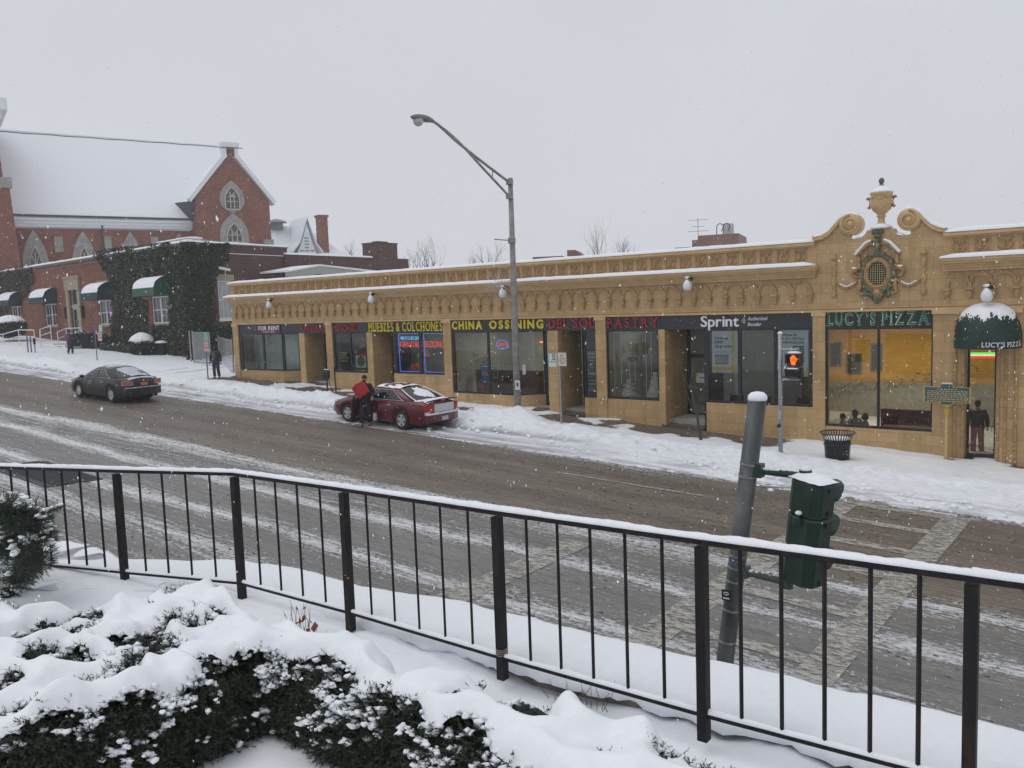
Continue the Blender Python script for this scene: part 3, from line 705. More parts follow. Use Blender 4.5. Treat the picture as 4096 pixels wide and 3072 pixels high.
# ---- dry weeds by the wall
dry = plain('dry_red_leaves', (.16, .05, .03), .8, var=.4); straw = plain('dry_stalks', (.13, .085, .055), .8)
for k, (px_, py_2, lab) in enumerate([(1240, 2520, 'dry weed with a few red brown leaves under the bend of the railing'), (730, 2420, 'dry brown weed stalks standing left of the second railing post'), (2330, 2800, 'thin bare stalks poking out of the snow in front of the railing')]):
    X, Y = Zp(px_, py_2, TZ+.05); we = thing('dry_weed', lab, 'weed', (X, Y, TZ), group='dry weeds in the snow'); a = MB(); b = MB()
    for i in range(22):
        p = Vector((X+random.gauss(0, .09), Y+random.gauss(0, .05), TZ)); h = random.uniform(.08, .26)*(1 if k < 2 else .7); q = p+Vector((random.gauss(0, .05), random.gauss(0, .04), h)); a.tube([p, p.lerp(q, .5)+Vector((random.gauss(0, .012), 0, 0)), q], [.003, .002, .001], 3)
        if k < 2 and random.random() < .6:
            c = p.lerp(q, random.uniform(.5, 1)); v1 = Vector((random.gauss(0, .02), random.gauss(0, .02), random.gauss(0, .02))); v2 = Vector((random.gauss(0, .02), random.gauss(0, .01), random.gauss(0, .02))); b.add([c, c+v1, c+v1+v2, c+v2], [(0, 1, 2, 3)])
    a.build('stalk', straw, we)
    if k < 2: b.build('leaf', dry, we)

# ---- small evergreen stub at the foot of the fifth post
X, Y = Zp(2330, 2720, TZ+.06)
# ================================================================ the row of shops
BW = thing('shop_building', 'long single storey row of shops in tan glazed blocks with an ornate parapet and urn', 'building', (-22, 27.5, zg(-22)))
XL, XR = -40.6, 3.5
def fx(px, py, Y=FY): return S(px, py, Y).x
ZB, ZS = -.62, -1.14          # soffit beam, bottom of the sign band
wallb = MB()
Y0 = FY
# upper wall up to the parapet, left and right of the shaped gable
def upper(x0, x1):
    wallb.box(x0, x1, Y0, Y0+.35, ZB, 1.46)
upper(XL, -9.08); upper(-5.28, XR); wallb.box(-9.08, -5.28, Y0, Y0+.35, ZB, 1.60)
# building side, back, roof
wallb.box(XL, XL+.35, Y0+.35, 43, -6, 1.2); wallb.box(XR-.35, XR, Y0+.35, 43, -6, 1.2)
# piers (full height), slightly proud of the beam
piers = [(XL, -40.12), (-32.87, -32.40), (-25.08, -24.64), (-17.28, -16.83), (-9.09, -8.70), (-5.56, -4.70), (-3.90, -3.30), (-3.30, XR)]
for a, b in piers:
    wallb.box(a, b, Y0-.03, Y0+.42, zg(a)-1.2, ZB)
# low walls under the windows: x0, x1, top z
def low(x0, x1, zt, y0=Y0): wallb.box(x0, x1, y0, y0+.28, zg(x0)-.9, zt)
low(-40.12, -36.4, -3.10); low(-32.40, -29.98, -3.06); low(-28.25, -25.08, -3.03); low(-24.64, -21.15, -3.79); low(-17.85, -17.28, -3.73)
low(-16.83, -14.63, -3.73); low(-12.8, -9.09, -3.70); low(-8.70, -5.56, -4.28)
# slanting low walls that turn into the entrances
def slant(xa, ya, xb, yb, zt):
    wallb.hexa([(xa, ya, zg(xa)-.9), (xb, yb, zg(xa)-.9), (xb, yb+.25, zg(xa)-.9), (xa, ya+.25, zg(xa)-.9)], [(xa, ya, zt), (xb, yb, zt), (xb, yb+.25, zt), (xa, ya+.25, zt)])
slant(-36.4, Y0+.003, -35.25, Y0+1.1, -3.10); slant(-21.15, Y0+.003, -20.35, Y0+.9, -3.79)
# block piers beside the entrances with their returns running back
for xa, xb, dep in ((-34.97, -34.55, 1.25), (-29.98, -29.59, 1.25), (-19.52, -19.05, 1.7), (-14.63, -14.38, 1.75)):
    wallb.box(xa, xb, Y0-.002, Y0+dep, zg(xa)-.9, ZS+.004)
wo = wallb.build('wall', tan_block, BW)
# soffit line above the sign bands, string course
trim = MB(); trim.mi = 0
def gapx(f, segs=((XL, XR),)):
    for a, b in segs: f(a, b)
trim.box(XL-.02, XR, Y0-.07, Y0-.002, ZB-.02, ZB+.05); trim.box(XL-.02, XR, Y0-.03, Y0-.002, ZB+.09, ZB+.12)
for a, b in piers[:-1]: trim.box(a-.03, b+.03, Y0-.075, Y0-.033, ZB-.14, ZB-.02)
# main cornice in two stretches, stepped mouldings
def cornice(x0, x1):
    for z0, z1, o in ((.76, .85, .42), (.69, .76, .36), (.62, .69, .24), (.55, .62, .17), (.47, .55, .10)):
        trim.box(x0, x1+o*.3, Y0-o, Y0-.002, z0+.001, z1)
    for z0, z1, o in ((1.44, 1.49, .06), (1.49, 1.56, .13), (1.56, 1.60, .10)): trim.box(x0, x1, Y0-o, Y0+.40, z0+.001, z1)
cornice(XL-.15, -9.02); cornice(-5.30, XR)
trim.build('cornice', tan, BW)
sn_ = MB(); snow_strip(sn_, XL-.14, -8.96, Y0-.46, Y0-.002, .845, .13, seed=2); snow_strip(sn_, -5.33, XR, Y0-.46, Y0-.002, .845, .13, seed=5)
sn_.build('ledge_snow', snow_fine, BW, smooth=True)
sn_ = MB(); snow_strip(sn_, XL-.14, -9.02, Y0-.13, Y0+.42, 1.595, .12, seed=3); snow_strip(sn_, -5.26, XR, Y0-.13, Y0+.42, 1.595, .12, seed=7)
sn_.build('parapet_snow', snow_fine, BW, smooth=True)
rf = MB(); rf.box(XL+.35, XR-.35, Y0+.40, 42.9, .9, 1.1); rf.build('roof', snow, BW)
# blind arcade under the cornice
ar = MB(); co = MB()
def arcade(x0, x1, n):
    sp_ = (x1-x0)/n; r = sp_*.5; zc = .12
    for i in range(n):
        cx = x0+(i+.5)*sp_
        for ro, ri, yo in ((r*1.0, r*.82, .055), (r*.80, r*.64, .03)):
            N_ = 12; out = [(cx+ro*math.cos(PI-PI*k/N_), zc+ro*math.sin(PI*k/N_)) for k in range(N_+1)]; inn = [(cx+ri*math.cos(PI-PI*k/N_), zc+ri*math.sin(PI*k/N_)) for k in range(N_+1)]
            for k in range(N_):
                a, b, c, d = out[k], out[k+1], inn[k+1], inn[k]
                ar.add([(a[0], Y0-yo, a[1]), (b[0], Y0-yo, b[1]), (c[0], Y0-yo, c[1]), (d[0], Y0-yo, d[1]), (a[0], Y0, a[1]), (b[0], Y0, b[1]), (c[0], Y0, c[1]), (d[0], Y0, d[1])],
                       [(0, 1, 2, 3), (3, 2, 6, 7), (0, 4, 5, 1)])
    for i in range(n+1):
        cx = x0+i*sp_
        ar.box(cx-.05, cx+.05, Y0-.05, Y0-.001, -.02, .14)
        # corbel: abacus, bell with leaf, drop
        co.box(cx-.105, cx+.105, Y0-.16, Y0-.001, -.07, -.02); co.box(cx-.085, cx+.085, Y0-.13, Y0-.001, -.10, -.07)
        co.lathe([(.02, -.33), (.045, -.30), (.04, -.27), (.075, -.20), (.085, -.12), (.07, -.10)], (cx, Y0-.05, 0), 8)
arcade(XL+.42, -9.16, 54); arcade(-5.20, XR-.5, 14)
ar.build('blind_arcade', tan_dark, BW)
co.build('corbel', tan_dark, BW, smooth=False)['kind'] = 'stuff'
# frieze of square relief panels in the parapet
fz = MB(); fr = MB()
def panel(cx, w_=.36, z0=1.0, z1=1.41):
    x0, x1 = cx-w_/2, cx+w_/2; t_ = .022
    for a in ((x0-t_, x1+t_, z1, z1+t_), (x0-t_, x1+t_, z0-t_, z0), (x0-t_, x0, z0, z1), (x1, x1+t_, z0, z1)): fr.box(a[0], a[1], Y0-.035, Y0-.001, a[2], a[3])
    h = z1-z0; Yf = Y0-.02
    for sx in (-1, 1):   # curling leaves either side of a central palmette
        fz.tube([(cx+sx*.015, Yf, z0+.06), (cx+sx*.04, Yf-.01, z0+h*.55), (cx+sx*.11, Yf-.012, z1-.05), (cx+sx*.155, Yf, z1-.11), (cx+sx*.11, Yf, z1-.15)], [.012, .02, .022, .024, .014], 5)
        fz.tube([(cx+sx*.02, Yf, z0+.10), (cx+sx*.10, Yf-.01, z0+.06), (cx+sx*.155, Yf-.01, z0+.14), (cx+sx*.165, Yf, z0+.24)], [.014, .018, .016, .012], 5)
        fz.tube([(cx+sx*.04, Yf, z0+h*.45), (cx+sx*.07, Yf-.01, z0+h*.78)], [.01, .014], 5)
    fz.ball((cx, Yf, z1-.10), (.03, .025, .075), 8, 5); fz.tube([(cx-.12, Yf, z0+.03), (cx, Yf-.012, z0+.055), (cx+.12, Yf, z0+.035)], .016, 5)
k = 0; x = -9.47
while x > XL+.5: panel(x); x -= .5778
x = -4.88
while x < XR-.4: panel(x); x += .5778
fr.build('relief_border', tan_dark, BW)['kind'] = 'stuff'
fz.build('relief_leafwork', tan_dark, BW, smooth=True)['kind'] = 'stuff'

# ---- shaped gable with scrolls, vase and cartouche
gb = MB()
def arcpts(cx, cz, r, a0, a1, n): return [(cx+r*math.cos(math.radians(lerp(a0, a1, i/n))), cz+r*math.sin(math.radians(lerp(a0, a1, i/n)))) for i in range(n+1)]
L_ = [(-9.08, 1.60), (-9.08, 1.75), (-8.80, 1.78), (-8.58, 1.90), (-8.40, 2.10), (-8.24, 2.27), (-8.05, 2.36), (-7.98, 2.36), (-7.98, 1.62), (-7.80, 1.60), (-7.62, 1.62), (-7.50, 1.72), (-7.44, 1.83)]
prof = L_+[(-6.68, 1.83), (-6.62, 1.70), (-6.50, 1.61), (-6.38, 1.60), (-6.20, 1.62), (-6.20, 2.36), (-6.12, 2.36), (-5.95, 2.24), (-5.80, 2.04), (-5.62, 1.86), (-5.42, 1.76), (-5.28, 1.72), (-5.28, 1.60)]
def gable_poly(ps, y0, y1):
    # strips down to z=1.60 so that the concave outline fills cleanly
    for (xa, za), (xb, zb) in zip(ps, ps[1:]):
        if xb-xa < 1e-4: continue
        za_, zb_ = max(za, 1.601), max(zb, 1.601)
        gb.hexa([(xa, y0, 1.595), (xb, y0, 1.595), (xb, y1, 1.595), (xa, y1, 1.595)], [(xa, y0, za_), (xb, y0, zb_), (xb, y1, zb_), (xa, y1, za_)])
gable_poly(prof, Y0, Y0+.35)
gb.build('gable', tan_block, BW)
for cx, cz, s_ in ((-7.93, 2.05, 1), (-6.24, 2.05, -1)):
    vm = MB(); vm.lathe([(0, -.09), (.315, -.09), (.33, -.06), (.33, .38), (.0, .38)], (cx, Y0+.0, cz), 26, 'y')
    path = []; 
    for i in range(34):
        a = PI*.5+s_*(-i)*.36*-1; rr = .29*(1-i/40); path.append((cx+rr*math.cos(a), Y0-.10, cz+rr*math.sin(a)))
    vm.tube(path, [.035*(1-i/50) for i in range(34)], 6)
    vm.ball((cx, Y0-.09, cz), (.09, .05, .09), 10, 6)
    # raised band running down the sweep
    pts = [(q[0], q[1]) for q in L_[1:8]] if s_ == 1 else [(-5.28, 1.72), (-5.42, 1.76), (-5.62, 1.86), (-5.80, 2.04), (-5.95, 2.24), (-6.12, 2.36)]
    vm.tube([(a, Y0-.045, b-.10) for a, b in pts], .05, 6); vm.tube([(a, Y0-.03, b-.02) for a, b in pts], .055, 6)
    vm.build('scroll', tan, BW, smooth=True)
# snow on the sweep
gs = MB()
def ridge(pts, wd, h, yc=Y0+.15, seed=0):
    vs = []; prof_ = [(-.5, 0), (-.48, .6), (-.2, 1), (.2, 1), (.48, .6), (.5, 0)]
    for i, (x, z) in enumerate(pts):
        e = .3 if i in (0, len(pts)-1) else 1
        for u, q in prof_: vs.append((x, yc+u*wd, z-.02+h*q*e*(1+.3*N(x*4, u, seed))))
    n = 6; gs.add(vs, [(i*n+k, (i+1)*n+k, (i+1)*n+k+1, i*n+k+1) for i in range(len(pts)-1) for k in range(n-1)])
def dens(pts, st=.05):
    o = []
    for a, b in zip(pts, pts[1:]):
        n = max(1, int(math.dist(a, b)/st)); o += [(lerp(a[0], b[0], i/n), lerp(a[1], b[1], i/n)) for i in range(n)]
    return o+[pts[-1]]
ridge(dens([(-9.06, 1.76), (-8.80, 1.80), (-8.58, 1.92), (-8.40, 2.12), (-8.24, 2.28), (-8.05, 2.38), (-7.9, 2.39), (-7.72, 2.31)]), .46, .07)
ridge(dens([(-6.52, 2.25), (-6.35, 2.37), (-6.15, 2.385), (-5.95, 2.25), (-5.80, 2.06), (-5.62, 1.88), (-5.42, 1.78), (-5.26, 1.73)]), .46, .10, seed=3)
ridge(dens([(-7.82, 1.62), (-7.62, 1.63)]), .34, .05); ridge(dens([(-6.6, 1.68), (-6.5, 1.63), (-6.4, 1.61)]), .34, .07)
gs.build('gable_snow', snow_fine, BW, smooth=True)
# urn
U = (-7.07, Y0+.16, 0)
um = MB(); um.lathe([(.30, 1.83), (.30, 1.88), (.26, 1.90), (.12, 1.98)], U, 4, ph=PI/4)
um.lathe([(.135, 1.97), (.11, 2.03), (.10, 2.12), (.10, 2.2), (.135, 2.22), (.135, 2.26), (.10, 2.28), (.16, 2.33), (.24, 2.42), (.285, 2.55), (.30, 2.68), (.295, 2.80), (.31, 2.86), (.335, 2.90), (.335, 2.94), (.18, 3.04), (.07, 3.12), (.05, 3.15), (.09, 3.17)], U, 20)
for k in range(20):
    a = 2*PI*k/20; um.tube([(U[0]+.13*math.cos(a), U[1]+.13*math.sin(a), 2.32), (U[0]+.25*math.cos(a), U[1]+.25*math.sin(a), 2.45), (U[0]+.30*math.cos(a), U[1]+.30*math.sin(a), 2.60)], [.015, .025, .02], 5)
for k in range(6):
    a = 2*PI*k/6; um.tube([(U[0]+.31*math.cos(a+t_*1.05), U[1]+.31*math.sin(a+t_*1.05), 2.83-.09*math.sin(PI*t_)) for t_ in [j/6 for j in range(7)]], .018, 5)
um.build('urn', tan, BW, smooth=True)
uh = MB()
for sx in (-1, 1):
    X = U[0]+sx*.31; uh.tube([(X, U[1], 2.77), (X+sx*.08, U[1], 2.80), (X+sx*.12, U[1], 2.76)], [.035, .045, .03], 7); uh.tube([(X-sx*.03, U[1], 2.56), (X+sx*.05, U[1], 2.50), (X+sx*.09, U[1], 2.53)], [.035, .042, .03], 7)
    uh.tube([(X+sx*.06, U[1], 2.77), (X+sx*.015, U[1], 2.66), (X+sx*.04, U[1], 2.53)], .018, 6)
uh.build('urn_handle', plain('terracotta_red', (.42, .13, .07), .5), BW, smooth=True)
uf = MB(); uf.lathe([(.05, 3.16), (.06, 3.18), (.045, 3.20), (.075, 3.24), (.085, 3.29), (.07, 3.34), (.03, 3.38)], U, 12); uf.build('urn_finial', plain('weathered_bronze', (.13, .11, .09), .7, var=.3), BW, smooth=True)
us = MB(); us.lathe([(.335, 2.935), (.32, 2.98), (.22, 3.05), (.10, 3.13), (.05, 3.15)], U, 20); us.lathe([(.33, 1.86), (.29, 1.93), (.16, 1.99), (.12, 2.01)], U, 12, ph=.3); us.build('urn_snow', snow_fine, BW, smooth=True)
# cartouche round the oval grille
CX, CZ = -7.12, .50
green_tc = plain('green_glazed_terracotta', (.10, .12, .075), .4, var=.35, scale=12); och = plain('ochre_glazed_terracotta', (.38, .22, .085), .4, var=.3, scale=9)
c1 = MB(); c2 = MB()
def oval(mb, rx, rz, r, y, n=40, m_=6):
    pts = [(CX+rx*math.cos(2*PI*k/n), y, CZ+rz*math.sin(2*PI*k/n)) for k in range(n+1)]; mb.tube(pts, r, m_, cap=False)
oval(c2, .31, .40, .045, Y0-.09); oval(c2, .36, .46, .05, Y0-.06)
oval(c1, .44, .56, .075, Y0-.05)
for k in range(30):
    a = 2*PI*k/30; rx, rz = .47+.03*math.sin(5*a), .60+.04*math.sin(7*a); p = (CX+rx*math.cos(a), Y0-.07, CZ+rz*math.sin(a)); (c1 if k % 3 else c2).ball(p, (.055+.02*math.sin(k*2.3), .06, .05+.02*math.cos(k*1.7)), 7, 5, .5, k)
rg = random.Random(6)
for k in range(90):
    a = rg.uniform(0, 2*PI); f_ = rg.uniform(.95, 1.25); p = (CX+.44*f_*math.cos(a), Y0-.045-rg.uniform(0, .04), CZ+.57*f_*math.sin(a)); r = rg.uniform(.025, .055); (c1 if rg.random() < .5 else c2).ball(p, (r, r, r*rg.uniform(.7, 1.4)), 6, 4, .6, k)
# broken scroll pediment above, crest, side volutes, mask below
for sx in (-1, 1):
    c2.tube([(CX+sx*.62, Y0-.06, 1.08), (CX+sx*.50, Y0-.07, 1.20), (CX+sx*.36, Y0-.08, 1.36), (CX+sx*.20, Y0-.08, 1.43), (CX+sx*.14, Y0-.08, 1.36)], [.05, .07, .075, .06, .04], 8)
    c2.tube([(CX+sx*.56, Y0-.05, 1.06), (CX+sx*.54, Y0-.05, .85), (CX+sx*.60, Y0-.05, .72)], [.05, .06, .04], 7)
    c2.tube([(CX+sx*.50, Y0-.05, .75), (CX+sx*.64, Y0-.07, .66), (CX+sx*.74, Y0-.07, .58), (CX+sx*.70, Y0-.06, .45), (CX+sx*.55, Y0-.05, .40)], [.06, .075, .06, .05, .04], 8)
    c2.tube([(CX+sx*.52, Y0-.05, .36), (CX+sx*.50, Y0-.06, .12), (CX+sx*.56, Y0-.06, -.04), (CX+sx*.44, Y0-.06, -.12), (CX+sx*.34, Y0-.05, -.02)], [.05, .06, .06, .05, .03], 8)
    c1.tube([(CX+sx*.32, Y0-.06, .02), (CX+sx*.36, Y0-.08, -.14), (CX+sx*.26, Y0-.08, -.20)], [.05, .075, .05], 7)
    c1.ball((CX+sx*.17, Y0-.08, 1.06), (.10, .06, .07), 8, 5, .5, 3)
for z, r in ((1.62, .09), (1.50, .075), (1.36, .10), (1.22, .08), (1.10, .12)): c1.ball((CX, Y0-.07, z), (r, .07, r*.9), 9, 6, .6, z)
c2.ball((CX, Y0-.11, 1.33), (.06, .06, .09), 8, 6); c1.ball((CX-.2, Y0-.06, 1.47), (.06, .05, .07), 7, 5, .5, 1); c1.box(CX-.16, CX+.16, Y0-.09, Y0-.002, 1.70, 1.80)
c2.ball((CX, Y0-.10, -.08), (.13, .08, .13), 9, 6, .3, 2); c1.ball((CX, Y0-.08, -.24), (.15, .07, .12), 9, 6, .5, 4); c1.ball((CX, Y0-.07, -.35), (.07, .05, .07), 8, 5)
for k in range(7): c1.ball((CX+(k-3)*.08, Y0-.09, -.13-.03*(3-abs(k-3))), (.04, .04, .05), 6, 4, .5, k)
ca = c1.build('cartouche', green_tc, BW, smooth=True); c2.build('cartouche_scrollwork', och, ca, smooth=True)
gm_ = MB(); gm_.lathe([(0, 0), (.30, 0), (.30, .01)], (0, 0, 0), 32, 'y'); gm_.v = [(CX+x, Y0-.035+y, CZ+z*1.3) for x, y, z in gm_.v]; gm_.build('dark_opening', plain('dark_void', (.008, .008, .01), .9), ca)
gg = MB()
for i in range(-4, 5):
    q = i*.065; hz = .385*math.sqrt(max(0, 1-(q/.30)**2)); gg.box(CX+q-.0045, CX+q+.0045, Y0-.062, Y0-.048, CZ-hz, CZ+hz)
for i in range(-5, 6):
    q = i*.068; hx = .295*math.sqrt(max(0, 1-(q/.39)**2)); gg.box(CX-hx, CX+hx, Y0-.066, Y0-.052, CZ+q-.0045, CZ+q+.0045)
gg.build('grille', plain('brass_grille', (.55, .48, .27), .5), ca)
cs = MB()
for sx in (-1, 1):
    vs = [(CX+sx*.62, 1.14), (CX+sx*.50, 1.27), (CX+sx*.36, 1.43), (CX+sx*.22, 1.50)]
    for i, (a, b) in enumerate(dens(vs, .03)): cs.ball((a, Y0-.08, b), (.055, .10, .045), 7, 5, .3, i)
for i in range(14):
    t_ = i/13; cs.ball((-8.22+.38*t_, Y0-.07, .24-.09*math.sin(PI*t_)), (.03, .045, .022), 6, 4); cs.ball((-6.42+.38*t_, Y0-.07, .24-.09*math.sin(PI*t_)), (.03, .045, .022), 6, 4)
cs.ball((CX-.67, Y0-.10, .70), (.08, .07, .035), 8, 5); cs.ball((CX+.66, Y0-.10, .70), (.09, .07, .035), 8, 5)
cs.build('cartouche_snow', snow_fine, ca, smooth=True)
# candelabra strips and swags
for X in (-8.42, -5.83):
    cd = MB(); z = 1.17
    cd.lathe([(.02, 1.20), (.045, 1.16), (.035, 1.10), (.075, 1.07), (.075, 1.02), (.04, 1.0), (.06, .92), (.075, .80), (.045, .70), (.07, .62), (.055, .50), (.035, .42), (.075, .36), (.07, .22), (.04, .15), (.065, .05), (.05, -.05), (.075, -.12), (.03, -.2)][::-1], (X, Y0-.005, 0), 10); cd.v = [(X+(x-X)*1.25, Y0+(y-Y0)*1.2, z) for x, y, z in cd.v]
    cd.build('candelabrum_relief', tan_dark, BW, smooth=True)
for xa, xb in ((-8.36, -7.72), (-6.56, -5.90)):
    sg = MB()
    for i in range(17):
        t_ = i/16; r = .035+.028*math.sin(PI*t_); sg.ball((lerp(xa, xb, t_), Y0-.035, .30-.19*math.sin(PI*t_)), (r, .05, r), 7, 5, .5, i)
    sg.build('swag', tan_dark, BW, smooth=True)
# rope-moulded jambs at the pizza entrance
rp = MB()
for X in (-4.95, -4.74, -3.84, -3.66, -3.40):
    base = zg(X); pts = [(X+.0, Y0-.05, base+.1+i*.06) for i in range(int((ZB-base-.3)/.06))]; rp.tube(pts, .035, 7)
    for i in range(int((ZB-base-.4)/.12)):
        z0 = base+.15+i*.12; rp.tube([(X-.04, Y0-.07, z0), (X, Y0-.09, z0+.05), (X+.04, Y0-.07, z0+.1)], .016, 4)
rp.build('rope_moulding', tan_dark, BW, smooth=True)

# ---- interiors
inn = MB(); inw = plain('shop_interior_grey', (.33, .34, .31), .9, var=.2, scale=1.2)
YB = Y0+4.5
inn.box(XL+.4, -11.0, YB, YB+.1, -6, -.7); inn.box(XL+.4, XR-.4, Y0+.45, YB, -.72, -.62)
for X in (-32.6, -24.9, -17.1): inn.box(X-.05, X+.05, Y0+.45, YB-.01, -6, -.73)
for x0_, x1_, dz in ((-40.2, -32.7, -3.6), (-32.5, -25, -3.75), (-24.8, -17.2, -4.25), (-17, -9.1, -4.4)): inn.box(x0_, x1_, Y0+.46, YB-.02, dz-.2, dz)
inn.build('interior_wall', inw, BW)
cb = MB(); cb.box(-40.0, -36.2, Y0+.9, Y0+.93, -3.1, -1.2); cb.build('white_window_screen', plain('white_window_film', (.60, .64, .61), .8), BW)
pz = MB(); PY = Y0+6.2
ochre_w = brick('pizza_ochre_wall', (.62, .36, .045), (.56, .31, .04), (.42, .25, .04), .2, .1, .005, stain=.2)
pz.box(-13.2, -3.3, PY, PY+.1, -6, -1.0); pz.hexa([(-8.95, Y0+.5, -6), (-8.90, Y0+.5, -6), (-11.45, PY-.01, -6), (-11.5, PY-.01, -6)], [(-8.95, Y0+.5, -1), (-8.90, Y0+.5, -1), (-11.45, PY-.01, -1), (-11.5, PY-.01, -1)]); pz.build('interior_wall_ochre', ochre_w, BW)
pz = MB(); pz.box(-11.6, -3.35, Y0+.5, PY-.02, -1.06, -1.0) ; pz.build('interior_ceiling', plain('pizza_ceiling', (.5, .52, .5), .9), BW)
pz = MB(); pz.box(-11.6, XR-.5, Y0+.46, PY-.02, -5.3, -5.12) ; pz.build('interior_floor', plain('tile_floor_red', (.16, .07, .05), .4, var=.3), BW)
wm_ = MB(); wm_.mi = 0; wm_.box(-11.4, -3.4, PY-.05, PY-.01, -4.9, -3.45); wm_.build('reflected_wall_band', plain('pale_reflected_wall', (.30, .29, .26), .7, var=.2), BW)  # pale band added for the sloping wall mirrored in the window

# ---- windows: each a frame with panes
def window(x0, x1, z0, z1, mull=(), y=Y0+.06, fw=.07, name='window', gl=glass, transom=None, right_fr=.07, wide=.08):
    f = MB(); d0, d1 = y-.03, y+.05; L = fw; R = right_fr
    f.box(x0, x0+L, d0, d1, z0, z1); f.box(x1-R, x1, d0, d1, z0, z1); f.box(x0+L, x1-R, d0, d1, z1-.05, z1); f.box(x0+L, x1-R, d0, d1, z0, z0+.08)
    for m_ in mull: f.box(m_-wide/2, m_+wide/2, d0+.001, d1-.001, z0+.08, z1-.05)
    if transom: f.box(x0+L, x1-R, d0+.002, d1-.002, transom-.05, transom+.05)
    fo = f.build(name, blk, BW); cuts = [x0+L]+[m_ for m_ in mull]+[x1-R]
    for i, (a, b) in enumerate(zip(cuts, cuts[1:])):
        a2 = a+(wide/2 if i else 0); b2 = b-(wide/2 if i < len(cuts)-2 else 0); p_ = MB(); p_.quad((a2, y, z0+.08), (b2, y, z0+.08), (b2, y, z1-.05), (a2, y, z1-.05)); p_.build('pane', gl, fo)
    return fo
window(-40.12, -36.4, -3.10, ZS, (-38.0,), fw=.24, right_fr=.04, wide=.15)
window(-32.40, -29.98, -3.06, ZS, (-31.16,), fw=.12, right_fr=.07)
window(-28.28, -25.08, -3.03, ZS, (-26.54,), fw=.22, right_fr=.05, wide=.16)
window(-24.64, -21.15, -3.79, ZS, (-22.62,), fw=.14, right_fr=.12, wide=.10)
window(-17.85, -17.28, -3.73, ZS, (), fw=.06, right_fr=.05)
window(-16.83, -14.63, -3.73, ZS, (), fw=.05, right_fr=.07)
window(-12.88, -9.09, -3.70, ZS, (-11.58, -10.33), fw=.16, right_fr=.12, wide=.12)
window(-8.70, -5.56, -4.28, ZS, (-7.10,), fw=.07, right_fr=.05, wide=.07)
# slanted panes at two of the entrances
def slantwin(xa, ya, xb, yb, z0, z1):
    f = MB(); a = Vector((xa, ya, 0)); b = Vector((xb, yb, 0)); d = (b-a); 
    def post(t0, t1, za, zb_):
        p = a+d*t0; q = a+d*t1; f.hexa([(p.x, p.y, za), (q.x, q.y, za), (q.x, q.y+.05, za), (p.x, p.y+.05, za)], [(p.x, p.y, zb_), (q.x, q.y, zb_), (q.x, q.y+.05, zb_), (p.x, p.y+.05, zb_)])
    post(0, .06, z0, z1); post(.94, 1, z0, z1); post(.06, .94, z0, z0+.07); post(.06, .94, z1-.05, z1)
    fo = f.build('angled_window', blk, BW); p_ = MB(); p = a+d*.06; q = a+d*.94; p_.quad((p.x, p.y+.02, z0+.07), (q.x, q.y+.02, z0+.07), (q.x, q.y+.02, z1-.05), (p.x, p.y+.02, z1-.05)); p_.build('pane', glass, fo)
slantwin(-36.4, Y0+.06, -35.25, Y0+1.15, -3.10, ZS); slantwin(-21.15, Y0+.06, -20.35, Y0+.95, -3.79, ZS)
# entrance doors set back
def door(x0, x1, y, zb, zt, tr=None, handle=True, wide=.09):
    f = MB(); f.box(x0, x0+wide, y-.03, y+.03, zb, zt); f.box(x1-wide, x1, y-.03, y+.03, zb, zt); f.box(x0+wide, x1-wide, y-.03, y+.03, zt-.08, zt); f.box(x0+wide, x1-wide, y-.03, y+.03, zb, zb+.22)
    if tr: f.box(x0+wide, x1-wide, y-.028, y+.028, tr-.07, tr+.07)
    fo = f.build('door', blk, BW); p_ = MB(); p_.quad((x0+wide, y, zb+.22), (x1-wide, y, zb+.22), (x1-wide, y, zt-.08), (x0+wide, y, zt-.08)); p_.build('pane', glass, fo)
    if handle: h = MB(); h.tube([(x1-wide-.05, y-.03, zb+.9), (x1-wide-.05, y-.09, zb+.92), (x1-wide-.05, y-.09, zb+1.2), (x1-wide-.05, y-.03, zb+1.22)], .015, 6); h.build('handle', galv, fo)
door(-34.5, -33.4, Y0+1.25, zg(-34)+.1, ZS, -1.7); door(-33.4, -32.6, Y0+1.25, zg(-34)+.1, ZS)
door(-29.55, -28.35, Y0+1.25, zg(-29)+.1, ZS, -1.7)
door(-20.35, -19.55, Y0+.95, zg(-20)+.1, ZS)
door(-19.0, -17.9, Y0+1.7, zg(-19)+.15, ZS, None)
door(-14.36, -12.95, Y0+1.75, zg(-14)+.15, ZS, -2.2, wide=.13)
door(-4.68, -3.92, Y0+.30, zg(-4.3)+.05, ZS, -1.75, wide=.06)
